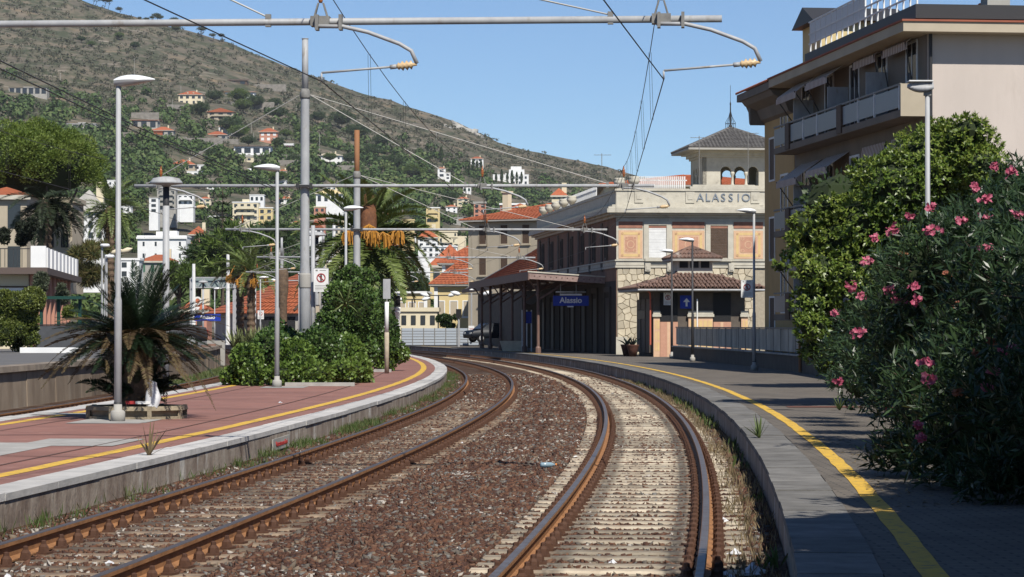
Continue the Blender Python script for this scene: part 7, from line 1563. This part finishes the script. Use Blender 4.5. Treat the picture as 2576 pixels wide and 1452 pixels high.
# ---- grass and weeds along the platform feet
def blades(pts, h, w, m, name, label, cat='grass', rng=np.random.default_rng(31)):
    n = len(pts); D = np.stack([rng.normal(0,.35,n), rng.normal(0,.35,n), np.ones(n)], 1); V, Fq = leaves(pts, D, h * rng.uniform(.4, 1.2, n), w, rng=rng, N=rng.normal(size=(n,3)), fold=.05)
    return tag(inst(mesh_np(name, V, Fq, m), name), label, cat, kind='stuff')
M['lf_grass'] = leafmat('weed grass', [(.05,.085,.02),(.08,.12,.03),(.11,.14,.045),(.17,.15,.07)], rough=.6, scale=.9)
M['lf_weed'] = leafmat('patchy weeds', [(.17,.13,.07),(.10,.11,.035),(.07,.11,.025),(.05,.09,.02),(.14,.13,.06)], rough=.7, scale=1.6)
M['lf_dry2'] = leafmat('dry grass', [(.20,.15,.08),(.26,.20,.11),(.15,.11,.06),(.10,.10,.035)], rough=.8, scale=.9)
rg = np.random.default_rng(33); pts = []
for c in range(900):
    s = rg.uniform(-62, 30) if c % 3 else rg.uniform(-40, -5); cl = mnoise.noise(Vector((s * .35, 1, 0)))
    if cl < .02 and rg.random() < .88: continue
    o = oPR(s) + abs(rg.normal(.03, .22)) + .02
    for k in range(int(rg.integers(6, 16))): oo = max(oPR(s) + .015, o + rg.normal(0, .05)); pts.append(tuple(T(min(oo, oL(s) - .9), s + rg.normal(0, .10), -.11)))
blades(np.array(pts), .16, .012, M['lf_weed'], 'trackside_grass', 'green weeds along the foot of the island platform')
pts = []
for c in range(620):
    s = rg.uniform(-62, 20); o = rg.uniform(.98, 1.40)
    for k in range(8): pts.append(tuple(T(min(1.40, o + rg.normal(0, .06)), s + rg.normal(0, .12), -.17)))
blades(np.array(pts), .13, .012, M['lf_dry2'], 'dry_grass', 'dry brown grass between the right rail and the platform')
pts = []
for c in range(34):
    s = rg.uniform(-55, 15); o = rg.uniform(1.25, 1.38)
    for k in range(int(rg.integers(5, 16))): pts.append(tuple(T(min(1.40, o + rg.normal(0, .07)), s + rg.normal(0, .10), -.16)))
blades(np.array(pts), .20, .03, M['lf_weed'], 'platform_weeds', 'leafy green weeds under the right platform edge')
# far track bed grass
pts = []
for c in range(400):
    s = rg.uniform(10, 48); o = rg.uniform(-14.9, -13.6)
    for k in range(8): pts.append(tuple(T(o + rg.normal(0, .1), s + rg.normal(0, .3), -.22)))
blades(np.array(pts), .2, .03, M['lf_grass'], 'verge_grass', 'grass strip below the retaining wall')
# dry leaves on the right platform and straggling weeds
n = 420; S = rg.uniform(-52, -38, n); O = 2.3 + np.abs(rg.normal(0, 1.2, n)) ; Pn = np.array([tuple(T(min(o, 4.6), s, PLZ + .012)) for o, s in zip(O, S)])
V, Fq = leaves(Pn, np.stack([rg.normal(size=n), rg.normal(size=n), rg.normal(0,.15,n)], 1), .07, .03, N=np.tile([0,0,1.], (n,1)), rng=rg)
tag(inst(mesh_np('fallen_leaves', V, Fq, M['lf_dry2']), 'fallen_leaves'), 'fallen dry leaves scattered under the oleander', 'leaves', kind='stuff')
for i, (x, y, Y, h, lab) in enumerate(((375,1172,32,.45,'thin dry weed stalk growing from the left platform edge'),(2112,1030,49,.30,'pale green weed growing through the right platform paving'),(1910,1100,37,.35,'wispy weed on the right platform edge'))):
    q = P(x, y + 8, Y); z = PLZ; spiky('weed', lab, (q.x, Y, z), 14, h, M['lf_grass'] if i else M['lf_dry2'], group=None, w=.03, droop=.15, zmin=.5)
# ---- air: light haze that greys the far slope
hz = B().box(-3800, 3800, -700, 4200, -2.5, 520).obj('haze', None); hz.data.materials.clear()
hmv = bpy.data.materials.new('haze'); hmv.use_nodes = True; N = hmv.node_tree.nodes; N.remove(N['Principled BSDF'])
pv = N.new('ShaderNodeVolumePrincipled'); pv.inputs['Color'].default_value = (.86,.91,1,1); pv.inputs['Density'].default_value = 0.000036; pv.inputs['Anisotropy'].default_value = 0.0
hmv.node_tree.links.new(pv.outputs[0], N['Material Output'].inputs['Volume']); hz.data.materials.append(hmv); tag(hz, 'thin pale haze lying over the hillside', 'haze', kind='stuff')
# ================================================================== end
